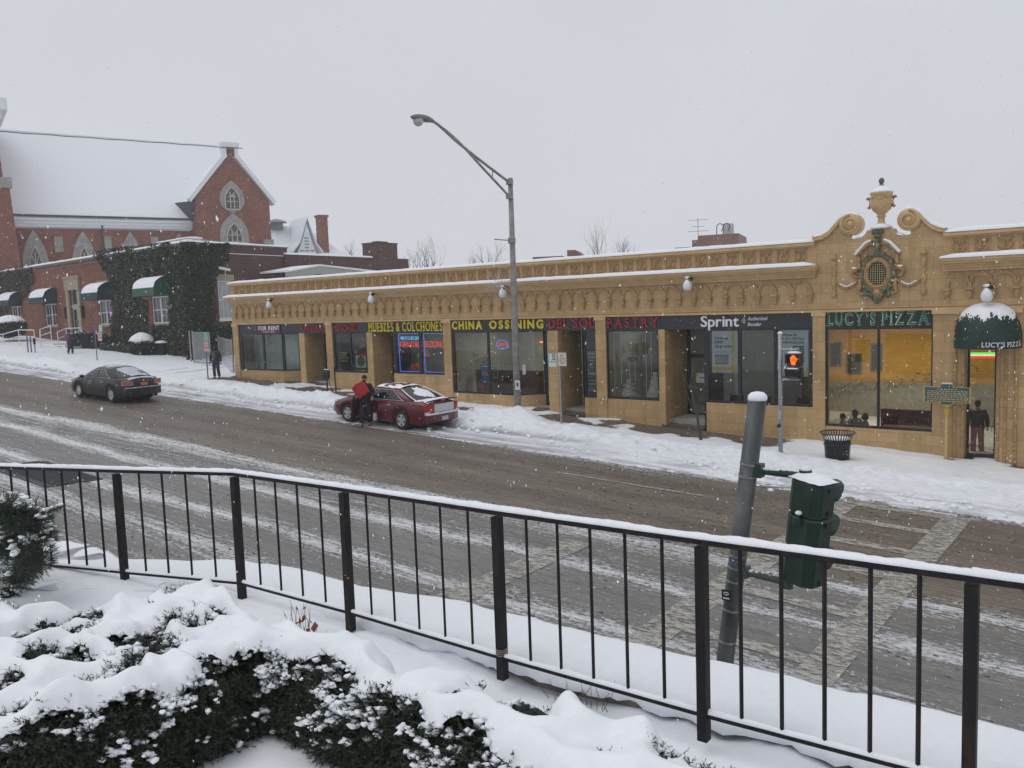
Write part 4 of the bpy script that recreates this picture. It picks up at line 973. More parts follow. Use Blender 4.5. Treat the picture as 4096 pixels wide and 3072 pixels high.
# side returns of the entrances (right hand) in black panelling
for xa, d_ in ((-32.44, 1.2), (-28.30, 1.2), (-17.88, 1.65), (-12.90, 1.7)): bk = MB(); bk.box(xa-.02, xa, Y0+.12, Y0+d_, zg(xa)-.2, ZS-.002); bk.build('entrance_panel', blk, BW)
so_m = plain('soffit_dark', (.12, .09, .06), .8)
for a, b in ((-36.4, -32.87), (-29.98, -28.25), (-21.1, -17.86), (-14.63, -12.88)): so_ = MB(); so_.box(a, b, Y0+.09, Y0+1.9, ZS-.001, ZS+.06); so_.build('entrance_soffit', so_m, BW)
ap_m = plain('wet_terrazzo', (.10, .075, .06), .35, var=.3)
for a, b in ((-36.3, -32.9), (-29.9, -28.3), (-21.0, -17.9), (-14.55, -12.9), (-4.7, -3.9)):
    ap = MB(); ap.hexa([(a, Y0-.02, zg(a)-.4), (b, Y0-.02, zg(b)-.4), (b, Y0+1.8, zg(b)-.4), (a, Y0+1.8, zg(a)-.4)], [(a, Y0-.02, zg(a)+.13), (b, Y0-.02, zg(b)+.13), (b, Y0+1.8, zg(a)+.15), (a, Y0+1.8, zg(a)+.15)])
    ap.build('entrance_floor', ap_m, BW)

# ---- wall lamps: white teardrop globes on black arms
wl0 = None
globe_m = plain('opal_glass_globe', (.74, .76, .80), .35, var=.04)
for X, Z, lab in ((-36.64, .36, 'white teardrop wall lamp above the for rent sign'), (-29.04, .42, 'white teardrop wall lamp above the furniture shop sign'), (-21.35, .42, 'white teardrop wall lamp behind the street lamp pole'), (-13.23, .40, 'white teardrop wall lamp above the phone shop sign'), (-4.11, -.24, 'white teardrop wall lamp just over the domed awning')):
    if wl0 is None:
        wl0 = thing('wall_lamp', lab, 'wall lamp', (X, Y0, Z), group='globe lamps along the shop front')
        a = MB(); a.lathe([(.0, -.19), (.09, -.18), (.145, -.12), (.16, -.03), (.135, .07), (.08, .15), (.045, .20)], (X, Y0-.46, Z), 16); gl_ = a.build('globe', globe_m, wl0, smooth=True)
        a = MB(); a.box(X-.06, X+.06, Y0-.03, Y0+.0, Z+.12, Z+.34); a.tube([(X, Y0-.02, Z+.24), (X, Y0-.3, Z+.32), (X, Y0-.46, Z+.27), (X, Y0-.46, Z+.2)], .03, 6); a.box(X+.02, X+.16, Y0-.5, Y0-.36, Z+.16, Z+.26); a.build('bracket', blk, wl0)
        a = MB(); a.ball((X, Y0-.45, Z+.26), (.09, .09, .05), 8, 5, .3); a.build('snow_cap', snow_fine, wl0, smooth=True)
    else:
        c = copy_tree(wl0); c.location = (X, Y0, Z); c['label'] = lab
# ================================================================ shop signs (boards with raised lettering)
def sign(name, label, cat, x0, x1, z0, z1, board_m=blk_board, y=Y0+.045, group='shop signs in the black band', th=.04):
    t_ = thing(name, label, cat, ((x0+x1)/2, y, z0), group=group); a = MB(); a.box(x0, x1, y, y+th, z0, z1); a.build('board', board_m, t_); return t_
def letters(parent, s, x0, x1, z0, z1, mat, y=Y0+.045, depth=.05, name='lettering', **k):
    a = MB(); text(a, s, x0, x1, z0, z1, y-depth/2-.001, depth=depth, **k); return a.build(name, mat, parent)
yel = plain('yellow_letters', (.62, .50, .012), .4, var=.08); redl = plain('dark_red_letters', (.30, .012, .022), .4, var=.1); whl = plain('white_letters', (.75, .76, .78), .4, var=.04)
grl = plain('green_letters', (.012, .13, .055), .4); mint = plain('pale_green_outline', (.45, .62, .50), .5)
ZS2, ZT2 = ZS+.004, ZB-.003
s = sign('shop_sign', 'black board with white for rent panel over the empty shop', 'sign', -40.12, -36.0, ZS2, ZT2)
a = MB(); a.box(-38.35, -36.47, Y0+.012, Y0+.043, -1.13, -.70); a.build('panel', plain('maroon_panel', (.10, .01, .03), .5), s)
letters(s, 'FOR RENT', -38.30, -36.52, -.955, -.735, whl, y=Y0+.011, depth=.01, off=.02); letters(s, '(914)762-8300', -37.95, -36.85, -1.09, -1.0, plain('pink_digits', (.6, .42, .5), .5), y=Y0+.011, depth=.01)
s = sign('shop_sign', 'black board with dim dark red letters of the restaurant left of the pier', 'sign', -35.995, -32.88, ZS2, ZT2)
letters(s, 'UNIVERSO', -34.7, -32.92, -1.04, -.76, redl, serif=False, off=.015)
s = sign('shop_sign', 'black board with dim dark red letters right of the pier, before the furniture sign', 'sign', -32.40, -29.86, ZS2, ZT2)
letters(s, 'MEXICANO', -32.33, -30.65, -1.04, -.76, redl, off=.015)
s = sign('shop_sign', 'black board with tall yellow serif letters of the furniture shop', 'sign', -29.855, -25.08, ZS2, ZT2)
letters(s, 'MUEBLES & COLCHONES', -29.80, -25.14, -1.10, -.68, yel, serif=True, off=.0, space=.2)
s = sign('shop_sign', 'black board with widely spaced bold yellow letters of the Chinese restaurant', 'sign', -24.64, -19.65, ZS2, ZT2)
letters(s, 'CHINA', -24.57, -22.88, -1.05, -.68, yel, off=.035, space=.22); letters(s, 'OSSINING', -22.48, -19.72, -1.05, -.68, yel, off=.035, space=.22)
s = sign('shop_sign', 'black board with dark red serif letters left of the pier beside the bakery', 'sign', -19.645, -17.28, ZS2, ZT2)
letters(s, 'DEL SOL', -19.45, -17.32, -1.05, -.67, redl, serif=True, off=.02, space=.14)
s = sign('shop_sign', 'black board with spaced dark red serif letters over the cake window', 'sign', -16.83, -14.55, ZS2, ZT2)
letters(s, 'PASTRY', -16.76, -14.62, -1.05, -.68, redl, serif=True, off=.02, space=.28)
s = sign('shop_sign', 'black board with big white letters and small italic words over the phone shop', 'sign', -14.545, -9.09, ZS2, ZT2)
letters(s, 'Sprint', -12.97, -11.58, -1.06, -.68, whl, off=.012, space=.06); letters(s, 'Authorized', -11.28, -10.62, -.86, -.73, whl, depth=.015, slant=.22); letters(s, 'Retailer', -11.28, -10.82, -1.05, -.93, whl, depth=.015, slant=.22)
a = MB(); 
for k in range(5): a.add([(-11.52+.03*k, Y0+.03, -.90-.02*k), (-11.40+.01*k, Y0+.03, -.73-.03*k), (-11.385+.01*k, Y0+.03, -.74-.03*k), (-11.50+.03*k, Y0+.03, -.91-.02*k)], [(0, 1, 2, 3)])
a.build('emblem', plain('grey_emblem', (.35, .35, .38), .5), s)
s = sign('shop_sign', 'black board with large green serif letters outlined in pale green over the pizza window', 'sign', -8.70, -5.56, ZS2, ZT2)
letters(s, "LUCY'S PIZZA", -8.63, -5.68, -1.075, -.655, mint, serif=True, off=.035, depth=.03, name='letter_outline', space=.16)
letters(s, "LUCY'S PIZZA", -8.620, -5.690, -1.06, -.67, grl, y=Y0+.012, serif=True, off=.0, depth=.03, space=.23)

# ---- neon
def emis(name, c, st):
    m, t, p = newmat(name); p.inputs['Base Color'].default_value = (*[v*.5 for v in c], 1); p.inputs['Emission Color'].default_value = (*c, 1); p.inputs['Emission Strength'].default_value = st; return m
n_blue = emis('blue_neon', (.12, .22, 1.), 1.0); n_cyan = emis('cyan_neon', (.15, .55, 1.), 1.5); n_red = emis('red_neon', (1., .05, .04), 1.15); n_green = emis('green_neon', (.15, .9, .1), 1.3); n_org = emis('orange_light', (1., .16, .02), 2.5)
def neon(name, label, y, items, frames=()):
    c = items[0] if items else None; x0 = min([i[1] for i in items]+[f[0] for f in frames]); z0 = min([i[3] for i in items]+[f[2] for f in frames])
    t_ = thing(name, label, 'neon sign', (x0, y, z0), group='neon signs in the windows')
    for s_, a0, a1, b0, b1, mt in items: a = MB(); text(a, s_, a0, a1, b0, b1, y, depth=.012, off=-.026, space=.20); a.build('neon_lettering', mt, t_)
    for a0, a1, b0, b1, mt in frames: a = MB(); a.tube([(a0, y, b0), (a1, y, b0), (a1, y, b1), (a0, y, b1), (a0, y, b0)], .014, 5, cap=False); a.build('neon_border', mt, t_)
    return t_
YN = Y0+.16
neon('neon_sign', 'blue and red neon words framed in blue in the left furniture window', YN, [('WESTCHESTER', -27.88, -26.72, -1.50, -1.34, n_cyan), ('FURNITURE', -27.92, -26.70, -1.84, -1.57, n_red)], [(-28.0, -26.68, -2.93, -1.21, n_blue)])
neon('neon_sign', 'red neon word framed in blue in the right furniture window', YN, [('BEDDING', -26.36, -25.22, -1.83, -1.55, n_red)], [(-26.42, -25.17, -2.93, -1.21, n_blue)])
o = neon('neon_sign', 'small oval neon open sign in the Chinese restaurant window', YN, [('OPEN', -22.20, -21.72, -1.78, -1.62, n_red)])
a = MB(); a.tube([(-21.96+.31*math.cos(2*PI*k/28), YN, -1.70+.18*math.sin(2*PI*k/28)) for k in range(29)], .013, 5, cap=False); a.build('neon_border', n_blue, o)
t_ = thing('neon_light', 'red and green striped neon bar inside the pizza shop door', 'neon light', (-4.3, Y0+1.0, -2.0), group='neon signs in the windows')
for k, (mt, dz) in enumerate(((n_green, 0), (n_green, -.035), (emis('white_neon', (.9, .9, .8), 1.2), -.07), (n_red, -.105), (n_red, -.14))): a = MB(); a.tube([(-5.6, Y0+1.0, -1.98+dz), (-3.4, Y0+1.0, -1.96+dz)], .017, 6); a.build('tube', mt, t_)
t_ = thing('neon_light', 'small orange lamp glowing deep in the Chinese restaurant', 'neon light', (-20.9, Y0+2.2, -1.75), group='neon signs in the windows')
a = MB(); a.ball((-20.95, Y0+1.6, -1.68), (.16, .03, .03), 8, 5); a.build('tube', n_org, t_)

# ---- domed awning
aw = thing('domed_awning', 'dark green domed awning with white letters and snow over the pizza shop door', 'awning', (-4.13, Y0, -1.75))
cx, rx, zt, zb_ = -4.13, .86, -.50, -1.74; a = MB(); sn_ = MB()
def dome(u, v, o=0.):   # u across 0..1, v from top back 0 to front rim 1
    an = PI*u; d_ = .95*math.sin(v*PI/2)
    X = cx-(rx+o)*math.cos(an)*math.sin(.12+v*(PI/2-.12)); Yd = Y0-.0-(1.0+o)*math.sin(an)*math.sin(v*PI/2)*.95; Z = zb_+.22+(zt-zb_-.22+o)*math.cos(v*PI/2)**.85
    return (X, Yd, Z)
a.grid(rng(0, 1, 1/28), rng(0, 1, 1/12), lambda u, v: dome(u, v)); a.grid(rng(0, 1, 1/28), [0, 1], lambda u, v: (dome(u, 1)[0], dome(u, 1)[1], zb_+.22-.22*v))
a.build('canopy', plain('dark_green_canvas', (.006, .030, .024), .6, var=.25, scale=14), aw, smooth=True)
vs = {}
for i in range(141):
    for j in range(61):
        u, v = i/140, j/60*.93; lim = .62+.16*N(u*9, 2)+.14*N(u*30, v*9)+.13*N(u*60, v*26)
        if v < lim+.0 and .03 < u < .97: q = dome(u, v, .035*min(1, (lim-v)/.15)); vs[(i, j)] = q
keys = {k: n for n, k in enumerate(vs)}; sn_.add([vs[k] for k in keys], [tuple(keys[q] for q in ((i, j), (i+1, j), (i+1, j+1), (i, j+1))) for (i, j) in keys if all(q in keys for q in ((i+1, j), (i+1, j+1), (i, j+1)))])
sn_.build('snow_cover', snow_fine, aw, smooth=True)
# letters bent round the skirt, facing the street corner
a = MB(); s_ = "LUCY'S PIZZA"; text(a, s_, 0, 1.02, 0, .13, 0, depth=.012, serif=True, off=.01, space=.14)
def bend(p):
    th = PI*(.50+.42*(p[0]/1.02)); X = cx-(rx+.012)*math.cos(th); Yd = Y0-(1.0+.012)*math.sin(th)*.95; return (X, Yd+p[1], zb_+.06+p[2])
a.v = [bend(p) for p in a.v]; a.build('lettering', whl, aw)

# ---- window posters and displays
def poster(label, x0, x1, z0, z1, base, y=Y0+.12, cat='poster', name='poster', th=.01):
    t_ = thing(name, label, cat, ((x0+x1)/2, y, z0)); a = MB(); a.box(x0, x1, y, y+th, z0, z1); a.build('sheet', base, t_); return t_
pwht = plain('poster_white', (.62, .68, .70), .5, var=.03); pyel = plain('poster_yellow', (.75, .52, .03), .5); pblk = plain('poster_black', (.02, .02, .025), .5)
def rect(parent, name, x0, x1, z0, z1, mat, y): a = MB(); a.quad((x0, y, z0), (x1, y, z0), (x1, y, z1), (x0, y, z1)); return a.build(name, mat, parent)
yp = Y0+.114
t_ = poster('white phone poster with a yellow cross band in the left pane of the phone shop', -12.62, -11.68, -2.66, -1.20, pwht)
for i, w_ in enumerate(('One-up', 'your', 'upgrade.')): a = MB(); text(a, w_, -12.52, -12.52+(.50, .32, .66)[i], -1.50-.14*i, -1.40-.14*i, yp, off=.03, depth=.006); a.build('lettering', pblk, t_)
for i in range(3): rect(t_, 'small_print', -12.53, -12.05, -1.92-.05*i, -1.905-.05*i, galv, yp)
a = MB(); a.quad((-11.90, yp, -2.66), (-11.80, yp, -2.66), (-11.80, yp, -1.20), (-11.90, yp, -1.20)); a.quad((-12.62, yp-.002, -2.56), (-11.68, yp-.002, -2.56), (-11.68, yp-.002, -2.44), (-12.62, yp-.002, -2.44)); a.build('yellow_band', pyel, t_)
for i, (x_, w_) in enumerate(((-12.50, .26), (-12.22, .20))): rect(t_, 'phone_picture', x_, x_+w_, -2.36, -2.04, pblk, yp); rect(t_, 'phone_screen', x_+.02, x_+w_-.02, -2.33, -2.07, plain('phone_photo', (.35, .33, .30), .5, var=.6, scale=20), yp-.003)
t_ = poster('white phone poster with yellow corners behind the pedestrian signal', -10.22, -9.28, -2.72, -1.18, pwht)
for i, w_ in enumerate(('iPhone 5s', 'with a $65/mo.', 'unlimited plan.')): a = MB(); text(a, w_, -10.14, -10.14+(.50, .74, .79)[i], -1.40-.12*i, -1.31-.12*i, yp, off=.03, depth=.006); a.build('lettering', pblk, t_)
a = MB(); a.add([(-10.22, yp, -1.38), (-10.22, yp, -1.28), (-10.02, yp, -1.18), (-10.10, yp, -1.18)], [(0, 1, 2, 3)]); a.add([(-9.50, yp, -2.72), (-9.40, yp, -2.72), (-9.28, yp, -2.50), (-9.28, yp, -2.40)], [(0, 1, 2, 3)]); a.build('yellow_band', pyel, t_)
rect(t_, 'phone_picture', -9.78, -9.42, -2.28, -1.72, pblk, yp)
a = MB()
for i in range(4):
    for j in range(6): a.quad((-9.75+.08*i, yp-.003, -1.82-.08*j), (-9.69+.08*i, yp-.003, -1.82-.08*j), (-9.69+.08*i, yp-.003, -1.76-.08*j), (-9.75+.08*i, yp-.003, -1.76-.08*j))
a.build('app_icons', plain('app_icon_blue', (.25, .35, .5), .5, var=.6, scale=30), t_)
t_ = poster('small white notice on the phone shop door', -13.98, -13.50, -3.20, -2.84, pwht, y=Y0+1.68); rect(t_, 'yellow_band', -13.98, -13.88, -2.98, -2.88, pyel, Y0+1.675); rect(t_, 'small_print', -13.84, -13.58, -3.02, -2.99, pblk, Y0+1.675)
# restaurant window: arc lettering, menu, dish photo
def arctext(parent, s, cx, cz, r, a0, a1, h, mat, y, up=True):
    a = MB(); n = len(s)
    for i, ch in enumerate(s):
        an = math.radians(lerp(a0, a1, (i+.5)/n)); b = MB(); text(b, ch, -h*.32, h*.32, 0, h, 0, off=.03, depth=.006, serif=True)
        rot = an-PI/2 if up else an+PI/2
        for v in b.v: a.v.append((cx+r*math.cos(an)+v[0]*math.cos(rot)-v[2]*math.sin(rot), y+v[1], cz+r*math.sin(an)+v[0]*math.sin(rot)+v[2]*math.cos(rot)))
        k = len(a.v)-len(b.v); a.f += [tuple(k+q for q in f) for f in b.f]; a.m += [0]*len(b.f)
    return a.build('lettering', mat, parent)
orng = plain('orange_letters', (.62, .15, .03), .5)
t_ = thing('window_lettering', 'round orange painted lettering in the restaurant window', 'window sign', (-30.5, Y0+.1, -2.2)); arctext(t_, 'ANTOJITOS', -30.46, -1.85, .34, 165, 15, .16, orng, Y0+.09); arctext(t_, 'MEXICANOS', -30.46, -1.80, .50, 205, 335, .16, orng, Y0+.09, up=False)
a = MB(); a.ball((-30.46, Y0+.12, -1.78), (.26, .01, .12), 12, 4); a.build('hat_picture', plain('hat_grey', (.22, .22, .22), .6, var=.4), t_)
lime = plain('lime_letters', (.42, .62, .04), .5)
t_ = thing('window_lettering', 'yellow green menu lines in the restaurant window', 'window sign', (-31.8, Y0+.1, -2.5)); 
for i, w_ in enumerate(('EL SABOR', 'DE MEXICO', 'PLATOS Y TACOS', 'COMIDAS')): a = MB(); hw = (.26, .24, .36, .30)[i]; text(a, w_, -31.78-hw, -31.78+hw, -2.16-.13*i, -2.07-.13*i, Y0+.09, off=.03, depth=.006); a.build('lettering', lime, t_)
t_ = poster('square photo of a dish of food low in the restaurant window', -30.95, -30.22, -2.82, -2.22, pwht, name='poster'); a = MB(); a.ball((-30.58, yp, -2.52), (.27, .008, .24), 14, 6); a.build('food_picture', plain('food_green', (.20, .22, .05), .6, var=.8, scale=16), t_)
# furniture window: sofa cushion, lamp, figurines
t_ = thing('sofa', 'orange red sofa back low in the furniture window', 'sofa', (-27.5, Y0+.7, -3.1)); a = MB(); a.ball((-27.5, Y0+.75, -2.86), (.42, .25, .26), 14, 8); a.box(-27.9, -27.1, Y0+.6, Y0+.9, -3.2, -2.95); a.build('cushion', plain('orange_fabric', (.62, .10, .015), .8), t_)
t_ = thing('table_lamp', 'pale table lamp with flowered shade in the furniture window', 'lamp', (-27.05, Y0+.7, -3.0)); a = MB(); a.lathe([(.05, -3.0), (.12, -2.95), (.04, -2.8), (.11, -2.6), (.03, -2.4), (.02, -2.2)], (-27.0, Y0+.7, 0), 12); a.build('lamp_base', plain('ivory_china', (.5, .48, .42), .5), t_); a = MB(); a.lathe([(.30, -2.28), (.16, -1.95)], (-27.0, Y0+.7, 0), 14); a.build('lamp_shade', plain('flowered_shade', (.5, .3, .2), .7, var=.6, scale=12), t_)
# Chinese restaurant window
t_ = poster('blue poster with an orange fish in the Chinese restaurant window', -23.12, -22.66, -3.28, -2.55, plain('poster_blue', (.02, .17, .42), .5)); a = MB(); a.ball((-22.9, yp, -2.95), (.16, .006, .09), 12, 6); a.add([(-22.80, yp, -2.98), (-22.70, yp, -3.12), (-22.76, yp, -2.92)], [(0, 1, 2)]); a.build('fish_picture', plain('koi_orange', (.75, .25, .06), .5), t_); rect(t_, 'small_print', -23.05, -22.75, -2.63, -2.60, whl, yp)
t_ = poster('small black framed certificate in the Chinese restaurant window', -22.46, -22.22, -3.10, -2.78, galv); rect(t_, 'certificate', -22.43, -22.25, -3.07, -2.81, pblk, yp)
t_ = thing('plant', 'green house plant with yellow flowers in the Chinese restaurant window', 'plant', (-23.6, Y0+.6, -3.6)); a = MB()
for i in range(500): p = Vector((random.gauss(-23.5, .35), Y0+random.uniform(.3, .9), random.gauss(-2.55, .3))); sprig(a, p, Vector((random.gauss(0, 1), 0, random.gauss(0, 1))), .12, 3, .5)
a.build('foliage', plain('houseplant_green', (.05, .09, .025), .6, var=.5), t_); a = MB(); a.lathe([(.1, -3.7), (.15, -3.3)], (-23.5, Y0+.6, 0), 10); a.build('pot', redl, t_); a = MB(); a.tube([(-23.5, Y0+.6, -3.35), (-23.5, Y0+.6, -2.6)], .03, 5); a.build('stem', twig_m, t_)
t_ = thing('wainscot_counter', 'long red brown counter behind the Chinese restaurant window', 'counter', (-22.8, Y0+1.6, -4.2)); a = MB(); a.box(-24.5, -21.0, Y0+1.4, Y0+1.7, -4.3, -2.95); a.build('front_panel', plain('red_brown_wood', (.09, .03, .02), .6, var=.3), t_); a = MB(); a.box(-24.5, -21.0, Y0+1.36, Y0+1.74, -2.949, -2.90); a.build('countertop', blk, t_)
# bakery: cakes, rods and arc lettering
cream = plain('white_icing', (.62, .60, .50), .6, var=.05)
for X, tiers, lab in ((-16.12, (.30, .24, .18, .13), 'four tier white wedding cake on the left of the bakery window'), (-15.02, (.33, .29, .24, .19, .14, .08), 'taller white wedding cake with a topper on the right of the bakery window')):
    t_ = thing('wedding_cake', lab, 'cake', (X, Y0+.45, -3.66), group='cakes in the bakery window'); z = -3.63; 
    for r in tiers: a = MB(); a.lathe([(r, z), (r, z+.13), (r-.02, z+.15)], (X, Y0+.45, 0), 18); a.build('tier', cream, t_, smooth=False); z += .152
cd_ = thing('curtain_rods', 'row of thin white hanging rods in the bakery window', 'rods', (-15.7, Y0+.3, -3.6))
for x_ in (-16.66, -16.36, -16.0, -15.78, -15.30, -15.08): a = MB(); a.tube([(x_, Y0+.28, -3.60 if x_ not in (-16.36, -15.78) else -3.2), (x_, Y0+.28, -1.25)], .012, 5); a.build('rod', whl, cd_)
a = MB(); a.tube([(-16.7, Y0+.28, -1.25), (-15.0, Y0+.28, -1.25)], .012, 5); a.build('crossbar', whl, cd_)
t_ = thing('window_lettering', 'yellow and blue arched lettering in the bakery window', 'window sign', (-15.8, Y0+.1, -2.1)); arctext(t_, 'BAKERY', -15.74, -2.85, .95, 135, 45, .26, plain('gold_letters', (.42, .30, .05), .5), Y0+.092); arctext(t_, 'BAKERY', -15.725, -2.865, .95, 135, 45, .26, plain('blue_letters', (.05, .12, .28), .5), Y0+.105)
a = MB(); a.ball((-15.74, Y0+.10, -2.22), (.24, .01, .10), 12, 5); a.build('cake_picture', pblk, t_)
# notices beside the bakery door
t_ = poster('narrow glass notice with pale lines left of the pier by the bakery', -17.78, -17.36, -3.5, -1.95, plain('notice_grey', (.13, .15, .15), .5), y=Y0+.12)
for i, (mt, w_) in enumerate(((whl, .3), (yel, .22), (whl, .24), (whl, .12), (yel, .12), (plain('purple_blot', (.2, .08, .4), .5), .3), (whl, .32), (yel, .1), (whl, .36), (whl, .3), (lime, .26))): rect(t_, 'small_print', -17.57-w_/2, -17.57+w_/2, -2.05-.13*i, -2.02-.13*i, mt, yp)
t_ = poster('green and white flyer behind the glass beside the restaurant pier', -33.18, -32.93, -2.75, -2.05, plain('flyer_green', (.25, .42, .38), .6), y=Y0+.35)
# phone shop interior: chairs, white kiosk
def chair(X, Y, Z, lab):
    t_ = thing('chair', lab, 'chair', (X, Y, Z), group='black chairs in the phone shop window'); a = MB(); a.box(X-.25, X+.25, Y-.2, Y+.2, Z+.42, Z+.48); a.build('seat', blk, t_); a = MB(); a.box(X-.25, X+.25, Y+.17, Y+.21, Z+.5, Z+.88); a.build('backrest', blk, t_); 
    for sx in (-1, 1):
        for sy in (-1, 1): a = MB(); a.tube([(X+sx*.22, Y+sy*.17, Z), (X+sx*.22, Y+sy*.17, Z+.42)], .015, 5); a.build('leg', galv, t_)
for X, lab in ((-12.1, 'black chair at the left of the phone shop window'), (-11.1, 'black chair in the middle of the phone shop window'), (-9.7, 'black chair at the right of the phone shop window')): chair(X, Y0+.8, -4.4, lab)
t_ = thing('display_stand', 'slim white display stand inside the phone shop', 'stand', (-12.2, Y0+1.4, -4.4)); a = MB(); a.box(-12.3, -12.1, Y0+1.3, Y0+1.5, -4.4, -2.6); a.build('panel', whl, t_); a = MB(); a.box(-12.5, -11.9, Y0+1.2, Y0+1.6, -4.41, -4.36); a.build('base', blk, t_)
# pizza shop: pictures on the wall, tables, strip for the mirrored shrubs, lamp
for X, Z, w_, h_, lab, mt in ((-10.25, -2.42, .44, .94, 'dark menu board high on the left of the yellow pizza shop wall', pblk), (-9.57, -2.77, .58, .78, 'framed picture with a red corner low on the pizza shop wall', pblk), (-8.75, -2.52, .42, 1.06, 'tall framed picture behind the window bar of the pizza shop', pblk)):
    t_ = thing('picture_frame', lab, 'picture', (X, PY-.05, Z-h_/2)); a = MB(); a.box(X-w_/2, X+w_/2, PY-.06, PY-.03, Z-h_/2, Z+h_/2); a.build('frame', plain('picture_frame_green', (.12, .13, .09), .5), t_); rect(t_, 'picture', X-w_/2+.05, X+w_/2-.05, Z-h_/2+.05, Z+h_/2-.05, plain('picture_print', (.045, .045, .035), .5, var=.6, scale=5), PY-.062)
t_ = thing('reflected_shrubs', 'dark sloping foliage strip standing in for shrubs reflected in the pizza shop window', 'reflected_shrubs', (-9, PY-.1, -3.2)); a = MB()  # made-up strip inside, in place of shrubs mirrored in the glass
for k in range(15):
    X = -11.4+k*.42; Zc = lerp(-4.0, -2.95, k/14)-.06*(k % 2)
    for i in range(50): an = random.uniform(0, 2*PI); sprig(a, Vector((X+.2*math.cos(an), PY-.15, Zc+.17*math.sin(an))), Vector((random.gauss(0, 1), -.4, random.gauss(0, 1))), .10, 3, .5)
a.build('foliage', plain('reflected_shrub_green', (.035, .045, .03), .7, var=.5), t_)
t_ = thing('dining_table', 'dark red booth tables inside the pizza shop window', 'table', (-6.5, Y0+1.6, -5.1))
for k, (x_, y_) in enumerate(((-6.6, 1.2), (-6.4, 2.4), (-6.2, 3.6))): pass
a = MB(); a.box(-7.3, -5.3, Y0+.9, Y0+1.6, -4.42, -4.36); a.build('tabletop', plain('booth_wood', (.13, .04, .02), .4), t_)
for x_ in (-7.1, -5.5): a = MB(); a.tube([(x_, Y0+1.25, -5.1), (x_, Y0+1.25, -4.42)], .04, 6); a.build('leg', blk, t_)
t_ = thing('booth_seat', 'dark red booth seat behind the pizza shop table', 'seat', (-6.5, Y0+2.2, -5.1)); a = MB(); a.box(-7.6, -5.0, Y0+2.3, Y0+2.45, -5.1, -3.95); a.build('backrest', plain('booth_red', (.10, .018, .015), .5, var=.4), t_); a = MB(); a.box(-7.6, -5.0, Y0+1.8, Y0+2.299, -5.1, -4.65); a.build('seat', plain('booth_red_seat', (.08, .015, .012), .5), t_)
# lamps that are lit inside the shops
def area(name, x, y, z, sx, sy, p, c=(1, .86, .62)):
    d = bpy.data.lights.new(name, 'AREA'); d.shape = 'RECTANGLE'; d.size = sx; d.size_y = sy; d.energy = p; d.color = c; o = bpy.data.objects.new(name, d); C.objects.link(o); o.location = (x, y, z)
area('pizza_shop_lamp', -7.5, Y0+3.6, -1.12, 4.5, 1.0, 130); area('phone_shop_lamp', -11, Y0+2.5, -.8, 3, 1, 30, (1, .95, .85)); area('restaurant_lamp', -22, Y0+2.5, -.8, 3, 1, 55, (1, .9, .7)); area('furniture_lamp', -27, Y0+2, -.8, 2, 1, 28, (1, .9, .75)); area('bakery_lamp', -15.8, Y0+2, -.8, 1.5, 1, 12, (1, .9, .75))

# ---- historical marker
hm = thing('historical_marker', 'blue and yellow historical marker on a tan post left of the pizza door', 'marker', (-4.95, Y0-.35, zg(-5)))
ym = Y0-.36; hx = S(3787, 1560, ym).x; hz0 = S(3787, 1612, ym).z; hz1 = S(3787, 1548, ym).z
a = MB(); hw = .62
out = [(-hw, hz0), (-.16, hz0), (-.13, hz0-.06), (.13, hz0-.06), (.16, hz0), (hw, hz0), (hw, hz1), (.18, hz1), (.14, hz1+.10), (-.14, hz1+.10), (-.18, hz1), (-hw, hz1)]
gold = plain('marker_gold', (.52, .36, .07), .5); mblue = plain('marker_blue', (.015, .10, .15), .5)
a.prism([(hx+p_*1.0, q) for p_, q in out], ym, ym+.04); a.build('plate', gold, hm)
a = MB(); a.prism([(hx+p_*.945, lerp((hz0+hz1)/2, q, .93)) for p_, q in out], ym-.008, ym-.001); a.build('face', mblue, hm)
a = MB(); hh = hz1-hz0
for i in range(7):
    x_ = hx-.52; zz = hz1-.08-i*hh*.125
    if i == 0: x_ = hx-.25
    while x_ < hx+(.50 if i else .25): w_ = random.uniform(.04, .11); a.box(x_, x_+w_, ym-.014, ym-.0085, zz, zz+hh*.055); x_ += w_+.025
a.build('raised_text', gold, hm); a = MB(); a.lathe([(.10, hz0-.16), (.06, hz0-.26), (.05, hz0-.40)][::-1], (hx, ym+.02, 0), 8); a.lathe([(.05, hz0-.17), (.12, hz0-.06)], (hx, ym+.02, 0), 8); a.build('socket', gold, hm)
a = MB(); a.tube([(hx, ym+.02, zg(hx)+.1), (hx, ym+.02, hz0-.2)], .045, 8); a.build('post', tan, hm); a = MB(); a.box(hx-.14, hx+.14, ym, ym+.05, hz1+.10, hz1+.12); a.build('snow_cap', snow_fine, hm)
